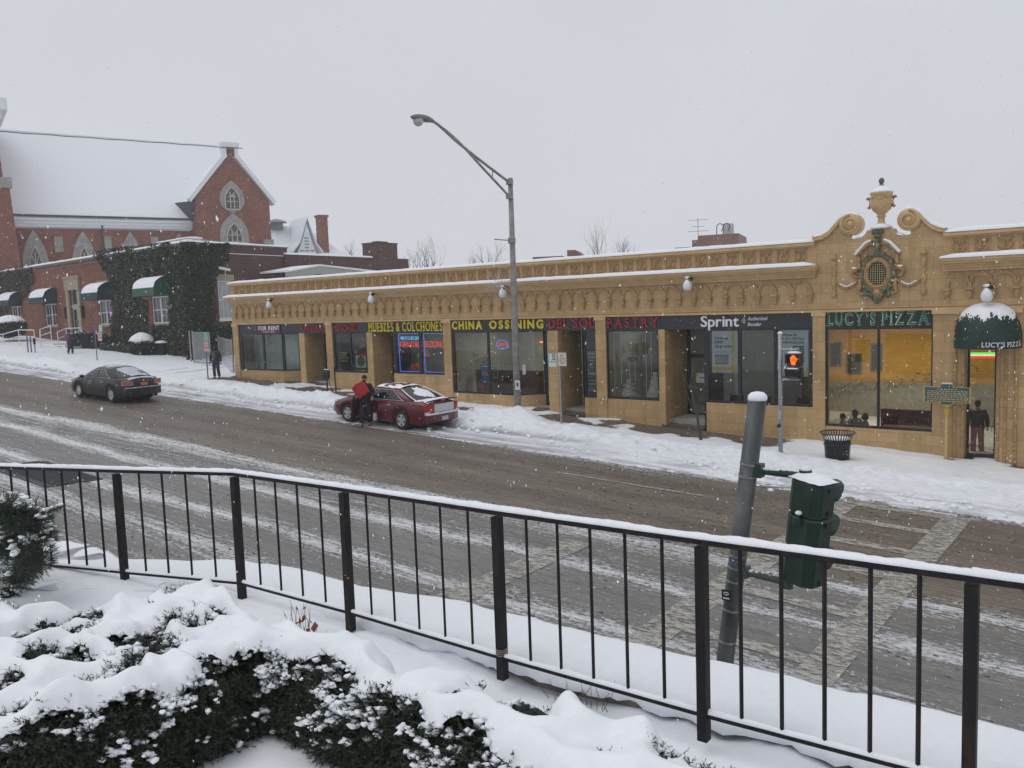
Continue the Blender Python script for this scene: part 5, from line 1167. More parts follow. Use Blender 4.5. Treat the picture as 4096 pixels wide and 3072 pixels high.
# ================================================================ the ivy covered brick building up the street
BO = (-56.65, 32.3); BA = 174.37
def F(x, y): return onP(x, y, BO, BA)
Cn = F(749, 970); CO = (Cn.x, Cn.y); SA = 99.2
bd = thing('bank_building', 'single storey red brick building with ivy, green window awnings and a stone doorway', 'building', (Cn.x, Cn.y, zg(Cn.x)))
def dirv(az): a = math.radians(az); return Vector((math.cos(a), math.sin(a), 0))
dF, dS = dirv(BA), dirv(SA); nF = Vector((-dF.y, dF.x, 0)); nF = nF if nF.y < 0 else -nF; nS = Vector((dS.y, -dS.x, 0))
o3 = Vector((Cn.x, Cn.y, 0))
def PF(u, z, out=0.): p = o3+dF*u+nF*out; return (p.x, p.y, z)     # u metres left of the corner along the front
def PS(u, z, out=0.): p = o3+dS*u+nS*out; return (p.x, p.y, z)     # u metres back along the side
def pbox(mb, P, u0, u1, z0, z1, o0, o1):
    a = [P(u0, z0, o0), P(u1, z0, o0), P(u1, z0, o1), P(u0, z0, o1)]; b = [(x, y, z1) for x, y, z in a]; mb.hexa(a, b)
def uF(x, y): p = F(x, y); return (p-o3).dot(dF), p.z
def uS(x, y): p = onP(x, y, CO, SA); return (p-o3).dot(dS), p.z
ZT = 4.62
LEN = 45.
a = MB()
# front wall with real openings: list of (u0,u1,z0,z1)
def rect_px(x0, y0, x1, y1): u0, z0 = uF(x0, y0); u1, z1 = uF(x1, y1); return (min(u0, u1), max(u0, u1), min(z0, z1), max(z0, z1))
wins = [rect_px(605, 1190, 680, 1290), rect_px(395, 1205, 452, 1298), rect_px(178, 1216, 232, 1303), rect_px(45, 1222, 92, 1306)]
wins = [(u0, u1, -.55, 1.35) for u0, u1, _, _ in wins]
dr = rect_px(276, 1150, 326, 1335); dr = (dr[0], dr[1], -1.35, 2.9)
w3 = rect_px(530, 1190, 596, 1290)
ops = sorted(wins+[dr]); u = 0.
for (u0, u1, z0, z1) in ops:
    pbox(a, PF, u, u0, zg(-60)-2, ZT, -.3, 0); pbox(a, PF, u0, u1, zg(-60)-2, z0, -.3, 0); pbox(a, PF, u0, u1, z1, ZT, -.3, 0); u = u1
pbox(a, PF, u, LEN, zg(-60)-2, ZT, -.3, 0)
bw_ = a.build('wall', red_brick2, bd)
# side wall
sw_ = (2.33, 3.62, -.38, 2.25); a = MB()
pbox(a, PS, .3, sw_[0], -6, ZT+.08, -.3, 0); pbox(a, PS, sw_[0], sw_[1], -6, sw_[2], -.3, 0); pbox(a, PS, sw_[0], sw_[1], sw_[3], ZT+.08, -.3, 0); pbox(a, PS, sw_[1], 9.25, -6, ZT+.08, -.3, 0)
a.build('side_wall', brown_brick, bd)
a = MB(); pbox(a, PS, .0, 9.30, 4.10, 4.14, 0.002, .05); a.build('brick_ledge', snow_fine, bd)
# parapet cap and snow
a = MB(); pbox(a, PF, -.1, LEN, ZT, ZT+.16, -.35, .10); pbox(a, PF, -.06, LEN, ZT-.30, ZT-.24, .002, .06); pbox(a, PS, .40, 9.35, ZT+.081, ZT+.17, -.35, .06); a.build('coping', plain('grey_coping', (.16, .155, .15), .7, var=.2), bd)
def snow_on(mb, P, u0, u1, z, o0, o1, h, st=.4):
    us_ = rng(u0, u1, st); pr = [(0, 0), (.05, .7), (.3, 1), (.7, 1), (.95, .7), (1, 0)]; vs = [P(u_, z-.01+h*q*(1+.25*N(u_*1.3, k)), lerp(o0, o1, k)) for u_ in us_ for k, q in pr]
    n = 6; mb.add(vs, [(i*n+k, (i+1)*n+k, (i+1)*n+k+1, i*n+k+1) for i in range(len(us_)-1) for k in range(n-1)]+[tuple(range(n)), tuple(range(len(us_)*n-1, len(us_)*n-n-1, -1))])
a = MB(); snow_on(a, PF, -.15, LEN, ZT+.16, -.37, .13, .17); snow_on(a, PS, .36, 9.4, ZT+.17, -.37, .09, .13); a.build('parapet_snow', snow_fine, bd, smooth=True)
a = MB(); c_ = [PF(0, 0, -.35), PS(9.2, 0, -.35), PF(LEN, 0, -14), PF(LEN, 0, -.35)]; a.add([(x, y, ZT-.2) for x, y, z in c_], [(0, 1, 2, 3)]); a.build('roof', snow, bd)
pbx = MB(); pbox(pbx, PF, 13.5, 26, ZT+.3, ZT+.55, -6, -5.6); pbx.build('rear_coping', plain('rear_coping_grey', (.2, .19, .18), .7), bd); a = MB(); snow_on(a, PF, 13.4, 26, ZT+.55, -6.1, -5.5, .16); a.build('rear_snow', snow_fine, bd, smooth=True)
# windows: white frames, double lights with sills
def bwin(P, u0, u1, z0, z1, cols=2, rows=4):
    f = MB(); t_ = .09; o0, o1 = -.14, -.06
    pbox(f, P, u0, u0+t_, z0, z1, o0, o1); pbox(f, P, u1-t_, u1, z0, z1, o0, o1); pbox(f, P, u0+t_, u1-t_, z1-t_, z1, o0, o1); pbox(f, P, u0+t_, u1-t_, z0, z0+t_, o0, o1)
    if cols == 2: um_ = (u0+u1)/2; pbox(f, P, um_-.10, um_+.10, z0+t_, z1-t_, o0+.001, o1-.001); segs = [(u0+t_, um_-.10), (um_+.10, u1-t_)]
    else: segs = [(u0+t_, u1-t_)]
    zm = (z0+z1)/2
    for s0, s1 in segs:
        pbox(f, P, s0, s1, zm-.03, zm+.03, o0+.01, o1-.01)
        for k in range(1, 3 if cols == 1 else 2): uu = lerp(s0, s1, k/(3 if cols == 1 else 2)); pbox(f, P, uu-.012, uu+.012, z0+t_, z1-t_, o0+.02, o1-.03)
    fo = f.build('window', whitep, bd)
    p_ = MB(); p_.quad(P(u0+t_, z0+t_, -.115), P(u1-t_, z0+t_, -.115), P(u1-t_, z1-t_, -.115), P(u0+t_, z1-t_, -.115)); p_.build('pane', dark_glass if cols == 2 else curtain_m, fo)
    s_ = MB(); pbox(s_, P, u0-.08, u1+.08, z0-.16, z0-.001, -.05, .10); s_.build('sill', tanstone if cols == 2 else whitep, fo)
    return fo
curtain_m = plain('net_curtain_behind_glass', (.34, .36, .38), .35, var=.12, scale=3, spec=.5)
for wv in wins: bwin(PF, *wv)
bwin(PS, *sw_, cols=1)
a = MB(); pbox(a, PS, sw_[0]-.15, sw_[1]+.15, sw_[3]+.001, sw_[3]+.42, .001, .06); a.build('lintel', tanstone, bd); a = MB(); pbox(a, PF, wins[1][0]-.1, wins[1][1]+.2, 2.45, 2.85, .001, .05); a.build('lintel', tanstone, bd)
a = MB(); pbox(a, PF, 8.9, 9.1, .1, .3, .01, .02)
# doorway: stone surround, panel, fanlight and double doors
u0, u1, z0, z1 = dr; a = MB(); pbox(a, PF, u0-.55, u0-.001, zg(-70)-.6, 2.35, -.12, .14); pbox(a, PF, u1+.001, u1+.55, zg(-70)-.6, 2.35, -.12, .14); pbox(a, PF, u0-.62, u1+.62, 2.351, 3.35, -.2, .20); pbox(a, PF, u0-.7, u1+.7, 3.351, 3.5, -.2, .28); a.build('door_surround', tanstone, bd)
f = MB(); pbox(f, PF, u0, u1, .95, 1.2, -.26, -.14); pbox(f, PF, u0, u0+.12, -1.35, 2.35, -.26, -.141); pbox(f, PF, u1-.12, u1, -1.35, 2.35, -.26, -.141); um_ = (u0+u1)/2
pbox(f, PF, um_-.07, um_+.07, -1.35, .949, -.24, -.142); pbox(f, PF, u0+.121, u1-.121, .75, .949, -.24, -.1425); pbox(f, PF, u0+.121, u1-.121, -1.35, -1.1, -.24, -.1425); do = f.build('entrance_door', plain('grey_door_frame', (.35, .35, .34), .5), bd)
p_ = MB(); p_.quad(PF(u0, -1.3, -.2), PF(u1, -1.3, -.2), PF(u1, 2.35, -.2), PF(u0, 2.35, -.2)); p_.build('pane', dark_glass, do)
for uu in (um_-.12, um_+.12): h = MB(); h.tube([PF(uu, -.5, -.1), PF(uu, -.1, -.1)], .03, 5); h.build('handle', galv, do)
for uu in (u0-.9, u1+.9): h = MB(); pbox(h, PF, uu-.15, uu+.15, .0, .9, .02, .22); pbox(h, PF, uu-.2, uu+.2, .901, 1.0, .02, .26); h.build('wall_lantern', blk, bd)
# convex awnings with snow
for (u0, u1, z0, z1), mt in zip(wins, ('g', 'b', 'b', 'b')):
    a0, a1 = u0-.35, u1+.45; dp = 1.15; zt_, zb2 = 2.65, 1.38; a = MB(); s_ = MB()
    prf = [(dp*math.sin(k/8*PI/2), zb2+.25+(zt_-zb2-.25)*math.cos(k/8*PI/2)) for k in range(9)]+[(dp, zb2)]
    vs = [PF(uu, z, o) for uu in (a0, a1) for o, z in prf]; n = len(prf); a.add(vs, [(k, k+1, n+k+1, n+k) for k in range(n-1)])
    for base, uu in ((0, a0), (n, a1)): c = len(a.v); a.v.append(PF(uu, zb2, .0)); a.f += [(c, base+k, base+k+1) for k in range(n-1)]; a.m += [0]*(n-1)
    ao = a.build('awning', plain('dark_green_canvas_'+mt, (.012, .09, .055) if mt == 'g' else (.012, .035, .04), .6), bd, smooth=False)
    us_ = rng(a0+.03, a1-.03, .12); ks = rng(0, .78, .06); s_.grid(us_, ks, lambda uu, k: PF(uu, .04+zb2+.25+(zt_-zb2-.25)*math.cos(k*PI/2)+(.05 if .05 < k < (.66+.08*N(uu*4, 1)) else -.08), (dp+.05)*math.sin(k*PI/2)))
    s_.build('awning_snow', snow_fine, ao, smooth=True)
# small blue and red neon light in the window by the door
ul, zl = uF(447, 1255); t_ = thing('neon_sign', 'tiny red and blue neon light in the ivy building window', 'neon sign', PF(wins[0][1]-.3, -.1, .05)); a = MB(); q = wins[1][0]+.3; pbox(a, PF, q-.16, q+.16, .05, .45, -.055, -.05); a.build('border', n_blue, t_); a = MB(); pbox(a, PF, q-.10, q+.10, .12, .36, -.049, -.045); a.build('lettering', n_red, t_)
# rooftop unit
t_ = thing('rooftop_unit', 'pale grey rooftop ventilation box with snow behind the parapet', 'ventilation unit', PF(10, ZT, -4)); q0, q1 = 8.2, 13.2
a = MB(); pbox(a, PF, q0, q1, ZT+.1, ZT+1.15, -5.2, -4.0); a.build('casing', plain('pale_metal_box', (.38, .42, .42), .6, var=.1), t_); a = MB(); snow_on(a, PF, q0-.05, q1+.05, ZT+1.15, -5.3, -3.9, .13); a.build('snow_cap', snow_fine, t_, smooth=True)
# camera on the side wall
t_ = thing('security_camera', 'white security camera over the tall side window of the ivy building', 'camera', PS(2.6, 2.8, .1)); a = MB(); a.tube([PS(2.2, 3.10, .35), PS(3.0, 2.95, .55)], .09, 8); a.build('housing', whitep, t_); a = MB(); a.tube([PS(2.9, 2.6, .02), PS(2.9, 2.7, .2), PS(2.7, 2.98, .4)], .03, 5); a.build('bracket', whitep, t_)

# ---- ivy
ivy_m = plain('ivy_leaves', (.020, .034, .013), .6, var=.6, scale=5, spec=.2); ivs = snow_fine
def inpoly(P, x, y):
    ins = False; n = len(P)
    for i in range(n):
        x1, y1 = P[i]; x2, y2 = P[(i+1) % n]
        if (y1 > y) != (y2 > y) and x < (x2-x1)*(y-y1)/(y2-y1)+x1: ins = not ins
    return ins
def ivy(label, poly, n, excl=(), loc=(0, 0, 0), hid=()):
    t_ = thing('ivy', label, 'ivy', loc, group='ivy on the brick building'); lf = MB(); sn_ = MB(); xs_ = [p[0] for p in poly]; ys_ = [p[1] for p in poly]; c = 0; tries = 0
    while c < n and tries < n*12:
        tries += 1; x = random.uniform(min(xs_), max(xs_)); y = random.uniform(min(ys_), max(ys_)); wx, wy = x+9*N(x*.03, y*.03, 1), y+9*N(x*.03, y*.03, 6)
        if not inpoly(poly, wx, wy) or any(e[0] < x < e[2] and e[1] < y < e[3] for e in excl): continue
        if x < 749: P = F(x, y); nr = nF
        else: P = onP(x, y, CO, SA); nr = nS
        o = .06+.30*max(0, N(P.x*.9, P.y*.9, P.z*.9)+.35)*random.random(); q = P+nr*o; s_ = random.uniform(.07, .15)
        t1 = Vector((random.gauss(0, 1), random.gauss(0, 1), random.gauss(0, .5))).normalized(); t1 = (t1-nr*t1.dot(nr)*.6).normalized(); t2 = nr.cross(t1)+nr*random.gauss(0, .5)
        lf.add([q-t1*s_-Vector((0, 0, .02)), q+t2*s_*.7, q+t1*s_*.9, q-t2*s_*.8], [(0, 1, 2, 3)]); c += 1
        if random.random() < .09: r = random.uniform(.015, .04); q2 = q+nr*.05+Vector((0, 0, .03)); sn_.add([q2+Vector((-r, 0, 0)), q2+Vector((0, -.02, -r*.5)), q2+Vector((r, 0, 0)), q2+Vector((0, 0, r*.8))], [(0, 1, 2, 3)])
    if max(xs_) > 760 and min(xs_) < 740:
        nr = (nF+nS).normalized()
        for i in range(2200):
            q = o3+nr*random.uniform(.02, .22)+dF*random.uniform(-.1, .3)*0+Vector((random.gauss(0, .2), random.gauss(0, .2), random.uniform(-3.3, ZT+.1))); s_ = random.uniform(.07, .15); t1 = Vector((random.gauss(0, 1), random.gauss(0, 1), random.gauss(0, .5))).normalized(); t2 = nr.cross(t1).normalized()
            lf.add([q-t1*s_, q+t2*s_*.7, q+t1*s_*.9, q-t2*s_*.8], [(0, 1, 2, 3)])
    lf.build('foliage', ivy_m, t_); sn_.build('snow_dusting', ivs, t_); return t_
exA = [(603, 1186, 682, 1296), (565, 1122, 672, 1192)]; exB = [(356, 1148, 440, 1205), (300, 1060, 452, 1330)]
ivy('dense dark green ivy between the two awnings and over the brick front', [(372, 1012), (440, 992), (520, 985), (640, 975), (645, 1085), (610, 1130), (570, 1140), (560, 1180), (592, 1200), (594, 1330), (600, 1425), (400, 1412), (452, 1330), (462, 1250), (452, 1180), (440, 1120), (405, 1060)], 6200, excl=[(386, 1150, 437, 1400)], loc=PF(9, -2.9, 0))
ivy('tall mass of dark ivy wrapping the right corner of the brick building', [(628, 975), (740, 966), (905, 975), (908, 1045), (868, 1080), (858, 1140), (860, 1300), (930, 1310), (925, 1345), (870, 1360), (868, 1420), (600, 1428), (598, 1300), (676, 1300), (684, 1180), (668, 1120), (640, 1085)], 7600, excl=[(862, 1110, 928, 1290), (603, 1186, 682, 1296)], loc=PF(0, -2.9, 0))
ivy('thinner ivy on the far left of the brick building', [(-20, 1078), (138, 1062), (142, 1130), (110, 1180), (90, 1215), (95, 1320), (-20, 1330)], 2600, excl=[(42, 1220, 95, 1310), (12, 1180, 75, 1225)], loc=PF(32, -2.2, 0))

# ---- rear brick wing with its chimney stack
Pw0 = onP(1149, 1011, CO, SA); WO = PS(9.25, 0, 0)
d1 = ray(1149, 1011); k1 = 66.5/math.hypot(d1.x, d1.y); A1 = d1*k1; d2 = ray(1544, 1027); k2 = A1.z/d2.z; B1 = d2*k2
wn = thing('brick_annex', 'long brown brick annex with snow along its top behind the yellow shops', 'building', (A1.x, A1.y, -3))
vv = (B1-A1); vv.z = 0; Lw = vv.length; vv.normalize(); nw = Vector((vv.y, -vv.x, 0)); A0 = Vector((A1.x, A1.y, 0))-vv*8
def PW(u, z, out=0.): p = A0+vv*u+nw*out; return (p.x, p.y, z)
ztw = A1.z-.12; a = MB(); pbox(a, PW, 7.8, Lw+11, -4, ztw, -.3, 0); a.build('wall', brown_brick, wn); a = MB(); snow_on(a, PW, 7.8, Lw+6.2, ztw, -.5, .1, .15); a.build('snow_cap', snow_fine, wn, smooth=True)
a = MB(); pbox(a, PW, 9, Lw+10, 0, ztw-.4, -9, -.31); a.build('roof', snow, wn)
def uW(x, y, out=0): 
    o_ = A0+nw*out; p = onP(x, y, (o_.x, o_.y), math.degrees(math.atan2(vv.y, vv.x))); return (p-A0).dot(vv), p.z
c0, cz = uW(1505, 968); c1, _ = uW(1586, 968); a = MB(); pbox(a, PW, c0, c1, -4, cz-.1, -1.6, .05); pbox(a, PW, c0-.06, c1+.06, cz-.1, cz, -1.66, .11); ch_ = a.build('chimney', plain('sooty_brick', (.095, .05, .04), .8, var=.35, scale=5), wn); a = MB(); pbox(a, PW, c0+.6, c1-.7, cz+.001, cz+.14, -1, -.4); a.build('chimney_cap', plain('rust_cap', (.12, .1, .09), .7), ch_)
# pale low canopy roof between them
t_ = thing('flat_canopy', 'pale flat canopy roof edge with snow just behind the yellow parapet', 'roof', PW(8, 2.3, 3)); q0, z_a = uW(1152, 1085, 3); q1, z_b = uW(1560, 1095, 3)
a = MB(); um_ = q0+(q1-q0)*.28; lo_ = z_a-1.0
for (ua, za, ub, zb3) in ((q0, z_a-.05, um_, z_a+.42), (um_, z_a+.42, q1, z_b)):
    P4 = [PW(ua, za-.55, 3), PW(ub, zb3-.55, 3), PW(ub, zb3-.55, 2.7), PW(ua, za-.55, 2.7)]; a.hexa(P4, [PW(ua, za, 3), PW(ub, zb3, 3), PW(ub, zb3, 2.7), PW(ua, za, 2.7)])
a.build('fascia', plain('pale_grey_fascia', (.36, .37, .35), .6), t_)
a = MB()
for (ua, za, ub, zb3) in ((q0, z_a-.05, um_, z_a+.42), (um_, z_a+.42, q1, z_b)): a.hexa([PW(ua, za+.002, 3.1), PW(ub, zb3+.002, 3.1), PW(ub, zb3+.002, .1), PW(ua, za+.002, .1)], [PW(ua, za+.12, 3.1), PW(ub, zb3+.12, 3.1), PW(ub, zb3+.12, .1), PW(ua, za+.12, .1)])
a.build('snow_cap', snow_fine, t_)

# ================================================================ church
KO = ray(920, 900); KO = KO*(110/math.hypot(KO.x, KO.y)); KA = 72.4; dK = dirv(KA); nK = Vector((dK.y, -dK.x, 0)); K0 = Vector((KO.x, KO.y, 0))
def PK(u, z, out=0.): p = K0+dK*u+nK*out; return (p.x, p.y, z)
def uK(x, y, out=0.):
    o_ = K0+nK*out; p = onP(x, y, (o_.x, o_.y), KA); return (p-K0).dot(dK), p.z
chh = thing('church', 'large red brick church with a snow covered roof and pointed windows', 'church', PK(0, zg(-90), 0))
gl_, gz_ = uK(780, 800); gr_, gzr = uK(1076, 800); ap_u, ap_z = uK(920, 600); g_h = (gr_-gl_)/2; gc = (gl_+gr_)/2; ez = (gz_+gzr)/2
GO = 0.; zlow = -3.
# gable wall as an extruded outline
def outline_prism(mb, pts, o0, o1):
    n = len(pts); vs = [PK(u_, z_, o0) for u_, z_ in pts]+[PK(u_, z_, o1) for u_, z_ in pts]; mb.add(vs, [tuple(range(n)), tuple(range(2*n-1, n-1, -1))]+[(i, i+n, (i+1) % n+n, (i+1) % n) for i in range(n)])
nk = (gr_-gl_)*.09; slope = (ap_z-1.3-ez)/(g_h)
a = MB(); outline_prism(a, [(gl_, zlow), (gr_, zlow), (gr_, ez), (gc+nk*.6, ap_z-1.0), (gc+nk*.6, ap_z+.2), (gc-nk*.6, ap_z+.2), (gc-nk*.6, ap_z-1.0), (gl_, ez)], 0, -.6); a.build('wall', red_brick, chh)
# coping in white along the gable
a = MB(); t_ = .75
for s_ in (-1, 1):
    e = (gc+s_*(g_h+.55), ez-.45); f_ = (gc+s_*nk*.55, ap_z-.75); dx, dz = f_[0]-e[0], f_[1]-e[1]; L = math.hypot(dx, dz); nx_, nz_ = -dz/L*s_*-1, dx/L*s_*-1
    up = (abs(dz)/L*s_, abs(dx)/L); w_ = t_
    a.hexa([PK(e[0], e[1], .35), PK(f_[0], f_[1], .35), PK(f_[0], f_[1], -.9), PK(e[0], e[1], -.9)], [PK(e[0]+up[0]*w_*.35, e[1]+up[1]*w_, .35), PK(f_[0]+up[0]*w_*.35, f_[1]+up[1]*w_, .35), PK(f_[0]+up[0]*w_*.35, f_[1]+up[1]*w_, -.9), PK(e[0]+up[0]*w_*.35, e[1]+up[1]*w_, -.9)])
pbox(a, PK, gc-nk*1.15, gc-nk*.61, ap_z-1.0, ap_z+.2, -.7, .3); pbox(a, PK, gc+nk*.61, gc+nk*1.15, ap_z-1.0, ap_z+.2, -.7, .3); pbox(a, PK, gc-nk*1.3, gc+nk*1.3, ap_z+.201, ap_z+.85, -.8, .4)
a.build('gable_coping', whitep, chh)
# transept side, transept roof
a = MB(); rl = 14
for s_ in (-1, 1):
    a.add([PK(gc+s_*(g_h+.6), ez-.3, .25), PK(gc, ap_z-.5, .25), PK(gc, ap_z-.5, -rl), PK(gc+s_*(g_h+.6), ez-.3, -rl)], [(0, 1, 2, 3)])
nz0 = uK(400, 875, -2.2)[1]; nl, _ = uK(60, 870, -2.2); nrz = uK(450, 560, -9.5)[1]
rd_u0 = uK(13, 526, -9.5)[0]; rd_z = (uK(13, 526, -9.5)[1]+uK(895, 585, -9.5)[1])/2
a.add([PK(nl-3, nz0, -1.8), PK(gc+2, nz0, -1.8), PK(gc+1.5, rd_z, -9.5), PK(nl-3, rd_z, -9.5)], [(0, 1, 2, 3)]); a.add([PK(nl-3, rd_z, -9.5), PK(gc+1.5, rd_z, -9.5), PK(gc+1.5, nz0, -17), PK(nl-3, nz0, -17)], [(0, 1, 2, 3)])
a.build('roof', snow, chh)
a = MB(); pbox(a, PK, nl-3, gc+1.2, rd_z+.02, rd_z+.12, -9.6, -9.4); a.build('roof_ridge', snow_fine, chh)
cbl = thing('overhead_cable', 'thin dark cable strung above the church roof ridge', 'cable', PK(0, 15, 0)); ca_, cb2 = uK(-30, 524, .5), uK(970, 594, .5); a = MB(); a.tube([PK(lerp(ca_[0], cb2[0], k/24), lerp(ca_[1], cb2[1], k/24)+.03*math.sin(k*1.7), .5) for k in range(25)], .045, 5); a.build('wire', blk, cbl)
a = MB(); pbox(a, PK, nl-4, gl_, zlow, nz0-1.2, -2.8, -2.2); pbox(a, PK, gl_-.0, gl_+.4, zlow, ez, -2.8, -.601); a.build('nave_wall', red_brick, chh)
a = MB(); pbox(a, PK, nl-3, gl_-.01, nz0-1.05, nz0-.75, -2.5, -2.0); pbox(a, PK, nl-3, gl_-.01, nz0-.75, nz0-.35, -2.5, -1.85); pbox(a, PK, nl-3, gl_-.01, nz0-.349, nz0-.12, -2.5, -1.65); a.build('eaves_cornice', whitep, chh)
a = MB(); pbox(a, PK, nl-3, gl_-.01, nz0+.02, nz0+.25, -1.78, -1.60); a.build('gutter', plain('dark_gutter', (.05, .045, .045), .6), chh)
pd_m = plain('pipe_dark', (.06, .06, .065), .6)
for px_ in (60, 412, 786): q, _ = uK(px_, 950, -2.1); a = MB(); a.tube([PK(q, nz0-.4, -2.0), PK(q, zlow, -2.0)], .11, 6); a.build('downpipe', pd_m, chh)
# pointed windows with stone surrounds and tracery
def lancet(cu, zb, hw, h, out, full=False, surround=1.35, bars=3, tip=1.0):
    def arch(w_, hh, z0_): 
        pts = []; n = 9; sp = z0_+hh*.42
        for k in range(n+1): t2 = k/n; pts.append((w_*(1-t2**2.1), sp+(z0_+hh-sp)*t2))
        r = [(w_*.98 if full else w_, z0_)]+pts; l = [(-x, z) for x, z in reversed(r[:-1])]; return r+l
    def vesica(w_, hh, z0_):
        pts = []; n = 12
        for k in range(2*n): 
            q2 = k/n; sg_ = 1 if q2 <= 1 else -1; q2 = q2 if q2 <= 1 else 2-q2     # q2 0 top .. 1 bottom
            t2 = 1-q2/.58 if q2 < .58 else (q2-.58)/.42; ww = w_*(1-t2**(2.1 if q2 < .58 else 2.8)); pts.append((sg_*ww, z0_+hh*(1-q2)))
        return [(-x, z) for x, z in pts]
    shape = vesica if full else arch
    def fill(name, poly, o0, o1, mt, par): m_ = MB(); outline_prism(m_, [(cu+x, z) for x, z in poly], o1, o0); return m_.build(name, mt, par)
    so2 = fill('stone_surround', shape(hw*surround, h*(1.12 if not full else 1), zb-(.0 if not full else 0)), out+.002, out+.16, stone, chh)
    s2_ = .62 if full else .72
    wz = zb+(h*.16 if full else 0); wh = h*(.62 if full else .82); p = shape(hw*s2_, wh, wz) if not full else [(x*.92, z) for x, z in arch(hw*.86, wh*1.12, wz-.2)]
    gl2 = fill('window', p, out+.161, out+.19, church_glass, chh); m_ = MB(); w2 = hw*s2_; top = wz+wh
    n = len(p)
    for i in range(n): q, r = p[i], p[(i+1) % n]; m_.tube([PK(cu+q[0], q[1], out+.24), PK(cu+r[0], r[1], out+.24)], .09, 4)
    for b_ in range(1, bars):
        x = -w2+2*w2*b_/bars; zt3 = wz+wh*(.42+.5*(1-abs(x)/w2)*.9); m_.tube([PK(cu+x, wz, out+.24), PK(cu+x, zt3, out+.24)], .075, 4)
    for zz in ((.30, .55) if bars > 2 else (.4,)): ww = w2*(1 if zz < .5 else .8); m_.tube([PK(cu-ww, wz+wh*zz, out+.24), PK(cu+ww, wz+wh*zz, out+.24)], .05, 4)
    for sx in (-1, 1): m_.tube([PK(cu, wz+wh*.55, out+.24), PK(cu+sx*w2*.45, wz+wh*.78, out+.24)], .06, 4)
    m_.build('tracery', plain('cream_tracery', (.48, .45, .38), .7), gl2)
church_glass = plain('leaded_glass', (.075, .075, .08), .3, var=.5, scale=3)
um1, z_t = uK(922, 722); _, z_b2 = uK(930, 852); lancet(um1, z_b2, (uK(975, 800)[0]-uK(878, 800)[0])/2/1.35*1.02, z_t-z_b2, 0, full=True)
um2, z_t = uK(932, 868); _, z_b2 = uK(932, 1000); lancet(um2, z_b2, (uK(992, 960)[0]-uK(878, 960)[0])/2/1.35, z_t-z_b2, 0)
for px_, pt in ((133, 938), (330, 942), (520, 945), (716, 950)):
    q, z_t = uK(px_, pt, -2.2); lancet(q, z_t-6.2, .98, 6.0, -2.2, bars=2, surround=1.3)
for px_ in (232, 428, 616):
    a = MB(); q, z_ = uK(px_, 947, -2.2); pbox(a, PK, q-.42, q+.42, z_-1.7, z_, -2.19, -2.0); a.build('stone_block', stone, chh)
# little buttress caps
for px_ in (800, 1071): a = MB(); q, z_ = uK(px_, 958, .4); pbox(a, PK, q-.55, q+.65, zlow, z_, .01, .7); a.build('buttress', stone, chh)
# return of the transept eaves, its shade put into the dark colour
a = MB(); a.add([PK(gl_-.55, ez-.35, .25), PK(gl_+.05, ez-.5, .2), PK(gl_+.05, nz0-.5, -1.9), PK(gl_-.3, nz0+.2, -1.9), PK(gl_-1.6, ez-.2, -3.2)], [(0, 1, 2, 3), (0, 3, 4)]); a.build('eaves_return', plain('eaves_shade', (.06, .06, .07), .6), chh)
# tower edge at the left of the picture
tl, tz_ = uK(18, 560, 1.0); tr2, _ = uK(30, 780, 1.0); tt = uK(10, 475, 1.0)[1]; a = MB()
a.hexa([PK(tl-14, zlow, -9), PK(tr2+1.1, zlow, -9), PK(tr2+1.1, zlow, 1.0), PK(tl-14, zlow, 1.0)][::-1], [PK(tl-14, ez+1, -9), PK(tr2+.2, ez+1, -9), PK(tr2+.2, ez+1, 1.0), PK(tl-14, ez+1, 1.0)][::-1]); a.build('tower', red_brick, chh)
a = MB(); a.hexa([PK(tl-14, ez+1.01, -8), PK(tl-.4, ez+1.01, -8), PK(tl-.4, ez+1.01, .6), PK(tl-14, ez+1.01, .6)][::-1], [PK(tl-14, tt, -8), PK(tl-.7, tt, -8), PK(tl-.7, tt, .6), PK(tl-14, tt, .6)][::-1]); a.build('tower_upper', red_brick, chh)
a = MB(); pbox(a, PK, tl-14, tl-.1, tt+.0, tt+.9, -8.4, 1.0); pbox(a, PK, tl-14, tl+.5, tt+.901, tt+2.1, -8.8, 1.4); a.build('tower_cornice', whitep, chh)
a = MB(); pbox(a, PK, tl-14, tl+.3, ez+.2, ez+1.3, .61, 1.2); a.build('tower_band', stone, chh)

# ---- rectory with its hipped snowy roof, louvred dormer and chimney
RO_ = ray(1250, 950); RO_ = RO_*(118/math.hypot(RO_.x, RO_.y)); R0 = Vector((RO_.x, RO_.y, 0))
def PR(u, z, out=0.): p = R0+dK*u+nK*out; return (p.x, p.y, z)
def uR(x, y, out=0.):
    o_ = R0+nK*out; p = onP(x, y, (o_.x, o_.y), KA); return (p-R0).dot(dK), p.z
rc = thing('rectory', 'house with a steep snowy hipped roof and a white louvred dormer behind the annex', 'house', PR(0, -3, 0))
e0, ez2 = uR(1040, 1075); e1, _ = uR(1500, 1075); r0, rz_ = uR(1090, 900, -6); r1, _ = uR(1215, 885, -6)
a = MB(); a.add([PR(e0-6, ez2-1, 0), PR(e1, ez2-1, 0), PR(e1, ez2-1, -14), PR(e0-6, ez2-1, -14), PR(r0-8, rz_, -7), PR(r1+.5, rz_, -7)], [(0, 1, 5, 4), (1, 2, 5), (2, 3, 4, 5), (3, 0, 4)]); a.build('roof', snow, rc)
a = MB(); pbox(a, PR, e0-5.5, e1-.6, -4, ez2-1.01, -13.5, -.5); a.build('wall', red_brick, rc)
